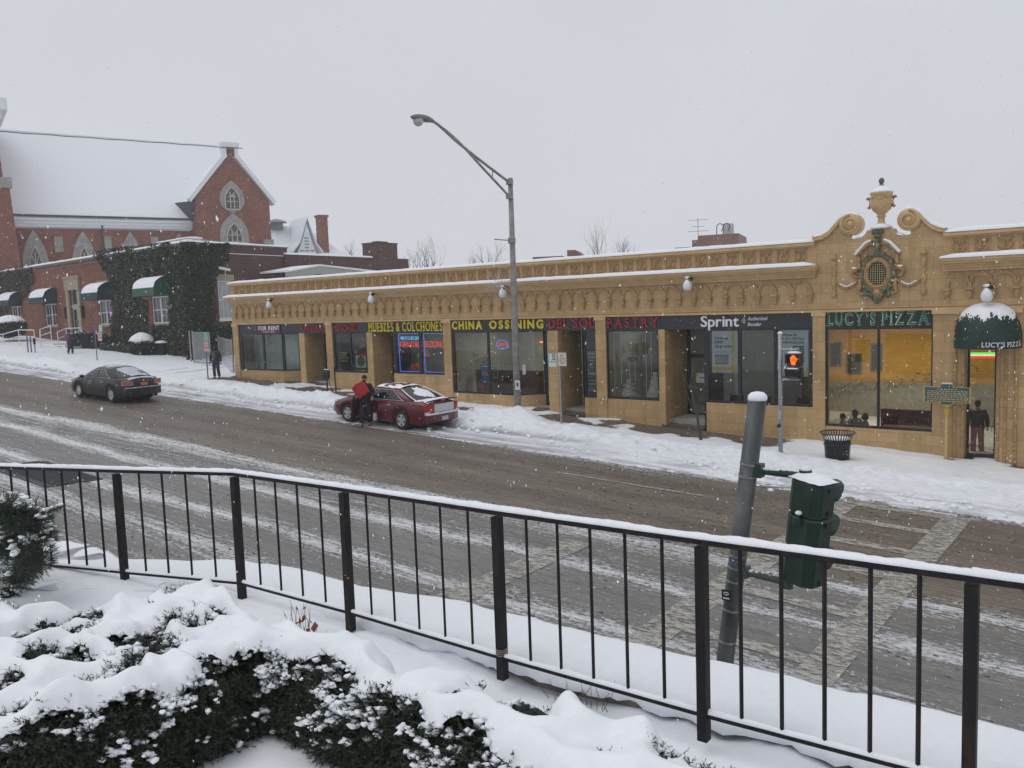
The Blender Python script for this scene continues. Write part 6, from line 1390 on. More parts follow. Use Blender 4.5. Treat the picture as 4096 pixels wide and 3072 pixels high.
# dormer
dm = MB(); dA, dB = (1192, 1008), (1268, 1008); oD = -1.0
u_l, z_w = uR(1193, 1008, oD); u_r, _ = uR(1264, 1008, oD); _, z_bot = uR(1228, 1078, oD); u_c, z_top = uR(1226, 880, oD)
def PRp(pts, o0, o1, mb):
    n = len(pts); vs = [PR(u_, z_, o0) for u_, z_ in pts]+[PR(u_, z_, o1) for u_, z_ in pts]; mb.add(vs, [tuple(range(n)), tuple(range(2*n-1, n-1, -1))]+[(i, i+n, (i+1) % n+n, (i+1) % n) for i in range(n)])
mid = lambda t_: z_w+(z_top-z_w)*t_
dpts = [(u_l, z_bot), (u_r, z_bot), (u_r, z_w), (lerp(u_r, u_c, .35), mid(.25)), (u_c, mid(.9)), (lerp(u_l, u_c, .35), mid(.25)), (u_l, z_w)]
PRp(dpts, oD, oD-.3, dm); do_ = dm.build('dormer', whitep, rc)
lv = MB()
for cu_, zt4 in ((lerp(u_l, u_r, .2), mid(.05)), (lerp(u_l, u_r, .5), mid(.5)), (lerp(u_l, u_r, .8), mid(.05))):
    z = z_bot+.35
    while z < zt4: pbox(lv, PR, cu_-.28, cu_+.28, z, z+.14, oD+.002, oD+.05); z += .42
lv.build('louvre', plain('louvre_shadow', (.20, .20, .20), .7), do_)
dr_ = MB(); rr = [(u_l-.9, z_w-.15), (lerp(u_l, u_c, .4)-.35, mid(.27)), (u_c, mid(1.05))]; rr2 = [(u_c, mid(1.05)), (lerp(u_r, u_c, .4)+.35, mid(.27)), (u_r+.9, z_w-.15)]
for R_ in (rr, rr2):
    for (ua, za), (ub, zb4) in zip(R_, R_[1:]): dr_.hexa([PR(ua, za, oD+.35), PR(ub, zb4, oD+.35), PR(ub, zb4, oD-6), PR(ua, za, oD-6)], [PR(ua, za+.25, oD+.35), PR(ub, zb4+.25, oD+.35), PR(ub, zb4+.25, oD-6), PR(ua, za+.25, oD-6)])
dr_.build('dormer_roof', snow_fine, do_)
ck, cz0 = uR(1284, 1000, -4); _, czt = uR(1284, 862, -4); ck2, _ = uR(1300, 862, -4); ck1, _ = uR(1268, 862, -4)
a = MB(); pbox(a, PR, ck1, ck2, ez2-1, czt-.3, -4.6, -3.2); pbox(a, PR, ck1-.15, ck2+.15, czt-.3, czt, -4.7, -3.1); a.build('chimney', red_brick, rc)
vk, vz = uR(1105, 890, -6.5); a = MB(); a.lathe([(.9, vz-.9), (.9, vz-.1), (1.5, vz-.05), (1.3, vz+.15), (.3, vz+.45)], PR(vk, 0, -6.5)[:2]+(0,), 12); a.build('roof_vent', plain('vent_grey', (.2, .22, .22), .6), rc)

# ---- low roofs peeping over the yellow parapet on the right
def far_box(label, x0, x1, yt, D_, name='distant_building', mat=None, dep=8, cat='building'):
    d_ = ray((x0+x1)/2, yt); k = D_/math.hypot(d_.x, d_.y); c = d_*k; az = math.degrees(math.atan2(c.y, c.x))-90-8; v = dirv(az); c0_ = Vector((c.x, c.y, 0))
    def uu(x): p = onP(x, yt, (c.x, c.y), az); return (p-c0_).dot(v)
    a0, a1 = sorted((uu(x0), uu(x1))); nn = Vector((v.y, -v.x, 0)); nn = nn if nn.dot(c0_) < 0 else -nn
    t_ = thing(name, label, cat, (c.x, c.y, -4))
    def P(u_, z_, o): p = c0_+v*u_+nn*o; return (p.x, p.y, z_)
    m_ = MB(); pbox(m_, P, a0, a1, -4, c.z, -dep, 0); m_.build('wall', mat or brown_brick, t_); return t_, P, a0, a1, c.z
br_far = brick('distant_brick', (.27, .13, .10), (.22, .10, .08), (.2, .15, .13), .25, .09, .01, stain=.2)
t_, P, a0, a1, zt_ = far_box('distant red brick building with a rooftop aerial and small chimney', 2768, 2954, 955, 95, mat=br_far)
m_ = MB(); pbox(m_, P, a1-4.3 if a1-4.3 > a0 else a0, a1, zt_, zt_+.45, -7.9, -.05) ; m_.build('parapet', br_far, t_)
m_ = MB(); pbox(m_, P, a0-.1, a1+.1, zt_+.451, zt_+.6, -8, .1); m_.build('snow_cap', snow_fine, t_) if False else None
m_ = MB(); pbox(m_, P, a1-1.7, a1-.7, zt_+.45, zt_+1.6, -2, -1); m_.build('chimney', plain('pale_flue', (.45, .46, .48), .6), t_)
an_ = thing('tv_aerial', 'thin television aerial standing left on the distant brick roof', 'aerial', P(a0+.5, zt_, -1)); m_ = MB(); m_.tube([P(a0+.5, zt_, -1), P(a0+.5, zt_+2.4, -1)], .035, 5); m_.build('mast', galv, an_)
for zz, hw in ((2.2, 1.1), (1.5, .7), (1.0, 1.1)): m_ = MB(); m_.tube([P(a0+.5-hw, zt_+zz, -1), P(a0+.5+hw, zt_+zz, -1)], .03, 4); m_.build('crossbar', galv, an_)
hp = thing('pipe_hoops', 'two dark hooped pipes on the distant brick roof', 'pipes', P(a0+2.6, zt_, -1))
for off in (0, .7): m_ = MB(); c_ = a0+2.5+off; m_.tube([P(c_, zt_+.1, -1)]+[P(c_+.35-.35*math.cos(k*PI/6), zt_+1.3+.35*math.sin(k*PI/6), -1) for k in range(7)]+[P(c_+.5, zt_+.8, -1)], .05, 5); m_.build('hoop', blk, hp)
t_, P, a0, a1, zt_ = far_box('small brick stair head peeping over the parapet beside the upright bare tree', 2268, 2300, 1000, 80, mat=br_far, dep=4); m_ = MB(); m_.hexa([P(a1, -4, 0), P(a1+1.4, -4, 0), P(a1+1.4, -4, -4), P(a1, -4, -4)], [P(a1, zt_, 0), P(a1+1.4, zt_-1.2, 0), P(a1+1.4, zt_-1.2, -4), P(a1, zt_, -4)]); m_.build('sloping_wing', br_far, t_)
t_, P, a0, a1, zt_ = far_box('low dark roof edge just above the parapet left of the small brick stair head', 2130, 2250, 1026, 75, mat=plain('dark_roof_edge', (.09, .085, .085), .7), dep=4, cat='roof', name='distant_roof')
t_, P, a0, a1, zt_ = far_box('low dark roof line just left of the distant brick building', 2700, 2776, 989, 80, mat=plain('dark_roof_line', (.08, .08, .085), .7), dep=4, cat='roof', name='distant_roof')
# ================================================================ street furniture
def bare_tree(name, label, base, h, seed, spread=.5, upright=.6, trunk=.09, depth=5, lean=(0, 0), snowy=True, group=None, first=.35, mat=None, n0=3, thin=.62, yscale=1.):
    rnd = random.Random(seed); t_ = thing(name, label, 'tree', base, group=group); tr = MB(); br = MB(); sn_ = MB()
    def grow(p, d, L, r, lev):
        pts = [p]; rs = [r]; n = 4 if lev < 2 else 3
        for i in range(n):
            d = (d+Vector((rnd.gauss(0, .10), rnd.gauss(0, .10), rnd.gauss(0, .06)+.05*upright))).normalized(); p = p+d*L/n; pts.append(p); rs.append(r*(1-.42*(i+1)/n))
        (tr if lev == 0 else br).tube(pts, rs, 6 if lev < 2 else 3, cap=False)
        if lev >= depth: return
        k = n0 if lev == 0 else rnd.choice((2, 3)) 
        for j in range(k+(1 if lev == 0 else 0)):
            a = rnd.uniform(0, 2*PI); s_ = spread*rnd.uniform(.6, 1.25); side = Vector((math.cos(a), math.sin(a)*yscale, 0)); nd_ = (d+side*s_+Vector((0, 0, upright*.35))).normalized(); q = pts[-1] if j == 0 else pts[-1-(j % 2)]; grow(q, nd_, L*rnd.uniform(.62, .85), rs[-1]*rnd.uniform(.62, .8), lev+1)
    grow(Vector(base), Vector((lean[0], lean[1], 1)).normalized(), h*first, trunk, 0)
    m_ = mat or bark; tr.build('trunk', m_, t_); br.build('crown', m_, t_); return t_
bark = plain('grey_brown_bark', (.085, .07, .06), .8, var=.3, scale=8); bark_far = plain('distant_bark', (.05, .043, .04), .9, var=.2); bark_mid = plain('dark_bark', (.06, .05, .045), .85, var=.3)
def pole_at(px, pyb, Y=None): return onG(px, pyb) if Y is None else S(px, pyb, Y)
# ---- street lamp
LX = S(2072, 1680, 24.5).x; lb = Vector((LX, 24.5, zg(LX)+.12)); top = S(2041, 712, 24.5)
sl = thing('street_lamp', 'tall tapering grey steel street lamp with a double curved arm over the road', 'street lamp', lb)
topv = Vector((top.x, 24.5, top.z)); a = MB(); a.tube([lb-Vector((0, 0, .2)), lb.lerp(topv, .5), topv], [.135, .115, .085], 12); a.build('pole', lampgrey, sl, smooth=True)
a = MB(); a.lathe([(.19, -.05), (.17, .25), (.14, .3)], lb, 12); a.build('base', lampgrey, sl)
P = lambda px, py: atX(px, py, topv.x)
a = MB(); A = [P(2036, 728), P(1985, 690), P(1900, 625), P(1820, 560), P(1775, 518), P(1740, 490), P(1722, 484)]
B = [P(2036, 785), P(1990, 735), P(1920, 660), P(1850, 583), P(1805, 540), P(1775, 515)]
def smooth_path(pts, n=6):
    o = []
    for i in range(len(pts)-1):
        p0, p1, p2, p3 = pts[max(0, i-1)], pts[i], pts[i+1], pts[min(len(pts)-1, i+2)]
        for k in range(n):
            t = k/n; o.append(.5*((2*p1)+(-p0+p2)*t+(2*p0-5*p1+4*p2-p3)*t*t+(-p0+3*p1-3*p2+p3)*t**3))
    return o+[pts[-1]]
a.tube(smooth_path(A), .048, 8); a.build('upper_arm', lampgrey, sl, smooth=True); a = MB(); a.tube(smooth_path(B), .042, 8); a.build('lower_arm', lampgrey, sl, smooth=True)
a = MB(); a.tube([P(1970, 680), P(1970, 706)], .02, 5); a.build('strut', lampgrey, sl)
a = MB()
for py in (728, 785): q = P(2038, py); a.lathe([(.13, -.09), (.13, .09)], q, 10)
a.build('collar', lampgrey, sl); a = MB(); q = P(2045, 962); r_ = P(1978, 957); a.tube([q, r_], .022, 5); a.build('side_rod', galv, sl); a = MB(); a.lathe([(.14, -.1), (.14, .1)], P(2047, 962), 10); a.build('collar', lampgrey, sl)
h0, h1 = P(1724, 485), P(1645, 468); d = (h1-h0); hd = MB(); c = h0+d*.45; L = d.length; e1 = d.normalized(); e2 = Vector((1, 0, 0)); e3 = e1.cross(e2); e3 = e3 if e3.z > 0 else -e3
vs = []; nu, nv = 14, 9
for i in range(nv+1):
    t = i/nv; w_ = .20*math.sin(PI*min(1, t*.9+.12))**.6*(1 if t < .8 else 1); hh = .15*math.sin(PI*min(1, t*.86+.12))**.7
    for k in range(nu): an = 2*PI*k/nu; vs.append(h0+e1*(L*1.08*t-.03)+e2*w_*math.cos(an)+e3*hh*(math.sin(an) if math.sin(an) > 0 else math.sin(an)*.45))
hd.add(vs, [(i*nu+k, i*nu+(k+1) % nu, (i+1)*nu+(k+1) % nu, (i+1)*nu+k) for i in range(nv) for k in range(nu)]+[tuple(range(nu)), tuple(range(len(vs)-1, len(vs)-nu-1, -1))])
ho = hd.build('lamp_head', plain('lamp_housing', (.16, .165, .18), .5, .3), sl, smooth=True); gl3 = MB(); gl3.ball(h0+e1*L*.66-e3*.07, (.17, .17, .17), 12, 8); gl3.build('lens', plain('lamp_lens', (.42, .43, .44), .25), ho, smooth=True)
a = MB(); a.ball(h0+e1*L*.5+e3*.12, (.12, .22, .03), 10, 5); a.build('snow_cap', snow_fine, sl, smooth=True)
a = MB(); q = S(2073, 1540, 24.3); a.box(q.x-.10, q.x+.10, 24.25, 24.27, q.z-.17, q.z+.17); a.build('notice', plain('paper', (.6, .6, .62), .7), sl); a = MB(); a.box(q.x-.03, q.x+.04, 24.235, 24.248, q.z-.05, q.z+.09); a.build('notice_print', pblk, sl)
q = S(2092, 1478, 24.3); a = MB(); a.box(q.x-.02, q.x+.10, 24.3, 24.33, q.z-.18, q.z+.17); a.build('side_plate', plain('small_plate', (.5, .42, .42), .6), sl)
a = MB()
for py in (1375, 1266, 1115, 1490): q = S(2055+(py-1115)*.037, py, 24.5); t_ = (q.z-lb.z)/(topv.z-lb.z); r = lerp(.135, .085, t_)+.008; p_ = lb.lerp(topv, t_); a.lathe([(r, -.03), (r, .03)], p_, 12)
a.build('band', galv, sl)
# hanging snowflake ornament made of small glittering rods
q0 = S(1992, 1140, 24.35); sfk = thing('snowflake_ornament', 'glittering wire snowflake decoration hung on the street lamp pole', 'ornament', q0); a = MB(); b = MB(); rnd = random.Random(3)
for k in range(12):
    an = 2*PI*k/12+.2; R = .78 if k % 2 == 0 else .42; p1 = q0+Vector((R*math.cos(an), 0, R*math.sin(an))); a.tube([q0, p1], .008, 4)
    for j in range(4):
        f = .35+.18*j; c = q0.lerp(p1, f); w_ = .05+.10*math.sin(PI*f)
        if k % 2 == 0:
            for s_ in (-1, 1): a2 = an+s_*.8; a.tube([c, c+Vector((w_*1.2*math.cos(a2), 0, w_*1.2*math.sin(a2)))], .006, 3)
    for j in range(9): c = q0.lerp(p1, .1+.1*j)+Vector((rnd.gauss(0, .015), 0, rnd.gauss(0, .015))); b.ball(c, .013, 5, 3)
a.build('frame', galv, sfk); b.build('glitter', plain('silver_beads', (.7, .72, .75), .2, .8), sfk); a = MB(); 
for z in (1120, 1205): c = S(2055, z, 24.5); a.tube([Vector((topv.x, 24.45, c.z)), Vector((q0.x, 24.37, q0.z+(.1 if z == 1120 else -.5)))], .009, 4)
a.build('bracket', galv, sfk)

# ---- sign posts
def post_sign(label, px, pyb, pyt, plates, post=None, Y=None, r=.03, snowtop=False, grp='parking signs on posts'):
    P0 = onG(px, pyb) if Y is None else S(px, pyb, Y); y = P0.y; Pt = S(px-3, pyt, y); t_ = thing('parking_sign', label, 'sign', (P0.x, y, zg(P0.x)), group=grp); a = MB(); a.box(P0.x-r, P0.x+r, y-.02, y+.02, zg(P0.x)-.1, Pt.z); a.build('post', post or galv, t_)
    for (x0, y0, x1, y1, mt, txt, tm) in plates:
        A_, B_ = S(x0, y0, y-.03), S(x1, y1, y-.03); a = MB(); a.box(A_.x, B_.x, y-.035, y-.025, B_.z, A_.z); po = a.build('plate', mt, t_); w_, h_ = B_.x-A_.x, A_.z-B_.z
        if txt:
            a = MB()
            for (s_, u0, u1, v0, v1) in txt: text(a, s_, A_.x+w_*u0, A_.x+w_*u1, B_.z+h_*v0, B_.z+h_*v1, y-.0375, depth=.003, off=.02)
            a.build('sign_text', tm, po)
        a = MB(); e = .012
        for q in ((A_.x+e, B_.x-e, A_.z-.02, A_.z-.012), (A_.x+e, B_.x-e, B_.z+.012, B_.z+.02), (A_.x+.01, A_.x+.018, B_.z+e, A_.z-e), (B_.x-.018, B_.x-.01, B_.z+e, A_.z-e)): a.box(q[0], q[1], y-.038, y-.0355, q[2], q[3])
        a.build('sign_border', tm, po)
    return t_
sgw = plain('sign_white', (.62, .66, .66), .5, var=.05); sgr = plain('sign_red', (.45, .04, .05), .5); sgg = plain('sign_green', (.03, .25, .16), .5); sgp = plain('sign_pale_red', (.62, .40, .40), .5); bluep = plain('blue_grey_post', (.12, .14, .26), .5, .2)
s_ = post_sign('green and red parking plates side by side on a post by the bakery', 2247, 1726, 1440, [(2193, 1413, 2228, 1469, sgw, [('HOUR', .45, .9, .68, .80), ('PARKING', .45, .95, .50, .60), ('8AM-6PM', .1, .9, .34, .44)], sgg), (2231, 1410, 2266, 1465, sgw, [('NO', .30, .72, .68, .88), ('PARKING', .10, .90, .50, .62), ('HERE TO', .15, .85, .32, .44), ('CORNER', .18, .82, .16, .27)], sgr)])
A_ = S(2194, 1414, 24.36); a = MB(); a.box(A_.x, A_.x+.10, s_.location.y-.0385, s_.location.y-.036, A_.z-.24, A_.z-.02); a.build('green_block', sgg, s_); a = MB(); text(a, '2', A_.x+.02, A_.x+.085, A_.z-.19, A_.z-.06, s_.location.y-.041, depth=.003, off=.02); a.build('sign_text', sgw, s_)
post_sign('leaning post with green and red parking plates behind the dark car', 390, 1452, 1298, [(394, 1298, 410, 1328, plain('pale_green_plate', (.36, .52, .46), .5), None, sgg), (390, 1330, 409, 1364, sgp, [('NO', .3, .7, .6, .85), ('PARKING', .1, .9, .3, .5)], sgr)], post=bluep)
post_sign('green plate over a red and white one beside the hooded man', 833, 1527, 1332, [(815, 1330, 832, 1366, plain('mid_green_plate', (.22, .42, .36), .5), None, sgg), (815, 1368, 834, 1406, sgp, [('NO', .3, .7, .6, .85), ('PARKING', .1, .9, .3, .5)], sgr)], post=bluep)
t_ = thing('bus_stop_sign', 'white plate on a thin post against the ivy, by the dark bin', 'sign', onG(676, 1424)); y = t_.location.y; A_, B_ = S(665, 1343, y), S(681, 1372, y); a = MB(); a.box(A_.x, B_.x, y-.03, y-.02, B_.z, A_.z); a.build('plate', sgw, t_); a = MB(); a.box(A_.x+.12, B_.x-.1, y-.031, y-.021, B_.z-.14, B_.z-.002); a.build('lower_plate', sgr, t_); a = MB(); a.tube([t_.location, Vector((t_.location.x-.1, y, S(670, 1298, y).z))], .04, 5); a.build('post', galv, t_)

# ---- parking meters
def meter(label, px, pyb, pyt, twin=True, post_m=blk, Y=None):
    P0 = onG(px, pyb) if Y is None else Vector((S(px, pyb, Y).x, Y, 0)); x, y = P0.x, P0.y; zt = S(px, pyt, y).z; zb = zg(x)
    t_ = thing('parking_meter', label, 'parking meter', (x, y, zb), group='parking meters along the kerb'); a = MB(); a.tube([(x, y, zb-.1), (x, y, zt-.42)], .038, 8); a.build('post', post_m, t_)
    a = MB(); a.box(x-.10, x+.10, y-.05, y+.05, zt-.48, zt-.42); a.lathe([(.045, -.5), (.06, -.44)], (x, y, zt), 8); a.build('yoke', blk, t_)
    for dx in ((-.085, .085) if twin else (0,)):
        a = MB(); w_ = .075; n = 8; pts = [(x+dx+w_*math.cos(PI-PI*k/n), zt-.10+.075*math.sin(PI*k/n)) for k in range(n+1)]; pts = [(x+dx-w_*.85, zt-.42)]+pts+[(x+dx+w_*.85, zt-.42)]; a.prism(pts[::-1], y-.06, y+.06); mo = a.build('meter_head', blk, t_)
        a = MB(); a.box(x+dx-.045, x+dx+.045, y-.064, y-.0605, zt-.16, zt-.09); a.build('display', plain('meter_window', (.12, .13, .14), .2), mo); a = MB(); a.ball((x+dx, y, zt-.035), (.07, .06, .035), 8, 5); a.build('snow_cap', snow_fine, mo, smooth=True)
    return t_
meter('twin headed black parking meter in the snow left of the red car', 1310, 1570, 1476, Y=24.75)
meter('single parking meter on a blue post at the far left kerb', 142, 1420, 1350, False, bluep)
a_ = thing('meter_post', 'pair of bare blue posts left of the far single parking meter', 'post', onG(122, 1420)); 
for px in (114, 127): a = MB(); q = onG(px, 1420); a.tube([q, Vector((q.x, q.y, S(px, 1345, q.y).z))], .05, 6); a.build('post', bluep, a_)
# ---- pedestrian signal
pb = onG(3123, 1853); y = pb.y; pt_ = S(3125, 1333, y); ps = thing('pedestrian_signal', 'grey pole with a pedestrian signal showing a lit orange hand', 'signal', (pb.x, y, zg(pb.x)))
a = MB(); a.tube([(pb.x, y, zg(pb.x)-.1), (pb.x, y, pt_.z)], .062, 10); a.build('pole', galv, ps, smooth=True); a = MB(); a.ball((pb.x, y, pt_.z), (.075, .075, .05), 10, 6); a.build('snow_cap', snow_fine, ps, smooth=True)
A_, B_ = S(3146, 1416, y-.1), S(3198, 1468, y-.1); hx0, hx1, hz1, hz0 = A_.x, B_.x, A_.z, B_.z
a = MB(); a.box(hx0, hx1, y-.06, y+.20, hz0, hz1); a.box(hx0-.015, hx1+.015, y-.20, y-.06, hz1-.03, hz1+.0); a.box(hx0-.015, hx0+.012, y-.20, y-.061, hz0+.1, hz1-.031); a.box(hx1-.012, hx1+.015, y-.20, y-.061, hz0+.1, hz1-.031)
a.box(hx0+.02, hx1+.02, y-.05, y+.2, hz0-.34, hz0-.03); a.box(hx0-.02, hx1+.01, y-.22, y-.051, hz0-.10, hz0-.06); a.build('housing', blk, ps)
a = MB(); a.hexa([(hx0+.0, y-.20, hz0-.28), (hx1-.05, y-.2, hz0-.28), (hx1-.05, y-.051, hz0-.34), (hx0+.0, y-.051, hz0-.34)], [(hx0-.02, y-.24, hz0-.101), (hx1, y-.24, hz0-.101), (hx1, y-.051, hz0-.101), (hx0-.02, y-.051, hz0-.101)]); a.build('visor', blk, ps)
a = MB(); cx_ = (hx0+hx1)/2; zc = (hz0+hz1)/2; k = .95
hand = [(-.035, -.13), (.045, -.13), (.055, -.06), (.10, .02), (.115, .05), (.085, .055), (.055, .01), (.055, .10), (.045, .115), (.032, .10), (.028, .03), (.022, .03), (.020, .135), (.008, .15), (-.005, .135), (-.008, .03), (-.014, .03), (-.020, .125), (-.032, .138), (-.043, .125), (-.042, .02), (-.048, .02), (-.056, .085), (-.068, .095), (-.077, .082), (-.07, -.03), (-.055, -.09)]
for i in range(len(hand)): p_, q_ = hand[i], hand[(i+1) % len(hand)]; a.tube([(cx_+p_[0]*k, y-.075, zc+p_[1]*k), (cx_+q_[0]*k, y-.075, zc+q_[1]*k)], .010, 5)
a.box(cx_-.045*k, cx_+.04*k, y-.078, y-.072, zc-.11*k, zc-.0*k); a.build('lit_hand', emis('orange_led', (1., .10, .005), 2.6), ps)
a = MB(); a.ball(((hx0+hx1)/2, y, hz1+.03), ((hx1-hx0)*.55, .16, .045), 10, 5); a.ball(((hx0+hx1)/2, y-.13, hz0-.055), ((hx1-hx0)*.5, .08, .03), 10, 5); a.build('signal_snow', snow_fine, ps, smooth=True)
a = MB()
for py in (1398, 1518): q = S(3160, py, y); a.tube([(pb.x, y, q.z), (hx1-.08, y+.05, q.z)], .03, 6); a.tube([(hx1-.1, y+.05, q.z-.02), (hx1-.1, y+.05, q.z+(.05 if py == 1398 else .05))], .045, 7)
a.build('bracket', galv, ps); a = MB(); q = S(3117, 1703, y-.06); a.tube([(q.x, y-.05, q.z), (q.x, y-.13, q.z)], .055, 8); a.build('push_button', blk, ps); a = MB()
for py in (1465, 1660): q = S(3123, py, y); a.box(pb.x-.05, pb.x+.05, y-.075, y-.063, q.z-.12, q.z+.16)
a.build('sticker', plain('pole_sticker', (.32, .36, .36), .6, var=.4, scale=30), ps)
# ---- waste bin with flared slatted rim
cb_ = onG(3350, 1862); cxn, cyn = cb_.x, cb_.y; zb = zg(cxn)+.10; H_ = S(3350, 1730, cyn).z-zb; wbn = thing('waste_bin', 'black slatted steel waste bin with flared rim and snow inside', 'bin', (cxn, cyn, zb))
a = MB(); n = 36
for k in range(n):
    an = 2*PI*k/n; c_, s2 = math.cos(an), math.sin(an); pr = [(.335, .03), (.36, H_*.5), (.385, H_*.80), (.42, H_*.90), (.455, H_*.97), (.475, H_*1.0)]
    pts = [(cxn+r*c_, cyn+r*s2, zb+z) for r, z in pr]; tx, ty = -s2*.017, c_*.017; vs = []
    for p_ in pts: vs += [(p_[0]-tx, p_[1]-ty, p_[2]), (p_[0]+tx, p_[1]+ty, p_[2])]
    a.add(vs, [(2*i, 2*i+1, 2*i+3, 2*i+2) for i in range(len(pts)-1)])
a.build('slats', blk, wbn); a = MB()
for r, z in ((.34, .04), (.372, H_*.62), (.478, H_)): a.tube([(cxn+r*math.cos(2*PI*k/36), cyn+r*math.sin(2*PI*k/36), zb+z) for k in range(37)], .014 if z < H_ else .018, 6, cap=False)
a.build('hoop', blk, wbn); a = MB(); a.lathe([(.31, .03), (.345, H_*.78)], (cxn, cyn, zb), 24); a.build('liner', plain('black_liner', (.008, .008, .009), .5), wbn, smooth=True); a = MB(); a.lathe([(.37, H_*.785), (.36, H_*.83), (.2, H_*.86), (.01, H_*.87)], (cxn, cyn, zb), 20); a.build('snow_filling', snow_fine, wbn, smooth=True)
# ---- saplings and stakes
def sapling(label, px, pyb, pyt, seed, Y=None, rr=.03, h=None, spread=.42):
    P0 = onG(px, pyb) if Y is None else Vector((S(px, pyb, Y).x, Y, 0)); zt = S(px, pyt, P0.y).z; zb = zg(P0.x); return bare_tree('sapling', label, (P0.x, P0.y, zb), (zt-zb), seed, spread=spread, upright=1.1, trunk=rr, depth=4, group='young street trees', first=.42, mat=bark_mid)
sapling('thin bare sapling beside a stake left of the red car', 1338, 1580, 1270, 5, Y=25.0, rr=.022, spread=.18)
t_ = thing('tree_stake', 'dark stake behind the twin parking meter', 'stake', (S(1345, 1570, 25.1).x, 25.1, zg(-30))); x_ = t_.location.x; a = MB(); a.tube([(x_, 25.1, zg(x_)-.1), (x_-.05, 25.1, S(1342, 1470, 25.1).z)], .035, 6); a.build('post', blk, t_)
sapling('bare sapling with a crooked trunk before the phone shop window', 2806, 1785, 1400, 11, rr=.055, spread=.55)
a = MB()
# ---- leaning steel pole and the traffic signal hanging on it
PYp = 7.25; pbase = S(2893, 2700, PYp); ptop = S(3030, 1592, PYp-.1); dd = (ptop-pbase).normalized(); pb0 = pbase-dd*((pbase.z-(zg(pbase.x)+.1))/dd.z)
lp = thing('leaning_pole', 'thick grey steel pole leaning to the right with a snow cap', 'pole', pb0)
paint_g = newmat('chipped_grey_pole'); m, t, p = paint_g; n = nd(t, 'ShaderNodeTexNoise'); n.inputs['Scale'].default_value = 7; n.inputs['Detail'].default_value = 8; t.links.new(coords(t, (1, 1, .35)), n.inputs['Vector']); t.links.new(ramp(t, n.outputs[0], [(.35, (.045, .052, .053)), (.55, (.085, .095, .096)), (.7, (.14, .15, .15))]), p.inputs['Base Color']); p.inputs['Roughness'].default_value = .5; p.inputs['Metallic'].default_value = .25; bump(t, p, n.outputs[0], .3, .01)
a = MB(); a.tube([pb0, ptop], .079, 20); a.build('pole', m, lp, smooth=True); a = MB(); a.lathe([(.081, -.02), (.084, .0), (.079, .025), (.055, .048), (.02, .056)], ptop, 20); a.build('snow_cap', snow_near, lp, smooth=True)
def onpole(py, off=0): 
    t_ = (py-1592)/(2700-1592); return ptop.lerp(pbase, t_)
a = MB()
for py in (1838, 1886, 2198, 2246, 2300, 2418, 2550):
    c = onpole(py); a.tube([c-dd*.010, c+dd*.010], .083, 20)
a.build('steel_strap', plain('strap_steel', (.30, .31, .31), .4, .7), lp)
a = MB(); c = onpole(2355); q = Vector((c.x-.03, c.y-.082, c.z)); a.box(q.x-.045, q.x+.045, q.y-.006, q.y, q.z-.05, q.z+.05); so_ = a.build('sticker', plain('black_sticker', (.02, .02, .022), .5), lp); a = MB(); a.tube([(q.x+.022*math.cos(2*PI*k/14), q.y-.009, q.z+.016+.012*math.sin(2*PI*k/14)) for k in range(15)], .0035, 4, cap=False); a.box(q.x-.03, q.x+.03, q.y-.0085, q.y-.0065, q.z-.035, q.z-.022); a.build('sticker_mark', sgw, so_)
# signal: back and side of the green housing seen from behind
tg = plain('signal_green_paint', (.007, .030, .019), .45, var=.65, scale=6, bmp=.2)
SY = 7.25
def Q(px, py, y=SY): return S(px, py, y)
c_top, c_bot = Q(3218, 1925), Q(3172, 2335)
ts = thing('traffic_signal', 'dark green three section traffic signal head seen from behind, hung on the leaning pole', 'traffic signal', c_bot)
ax = (c_top-c_bot).normalized(); hh = (c_top-c_bot).length; fr_ = Vector((.36, .93, 0)).normalized(); sd_ = ax.cross(fr_).normalized()
if sd_.x < 0: sd_ = -sd_
def TB(mb, u0, u1, f0, f1, h0, h1, tap=0.): 
    b = [c_bot+sd_*u+fr_*f+ax*h0 for u, f in ((u0, f0), (u1, f0), (u1, f1), (u0, f1))]; t2 = [c_bot+sd_*u+fr_*f+ax*h1 for u, f in ((u0+tap, f0), (u1-tap, f0), (u1-tap, f1), (u0+tap, f1))]; mb.hexa(b, t2)
W2 = .175
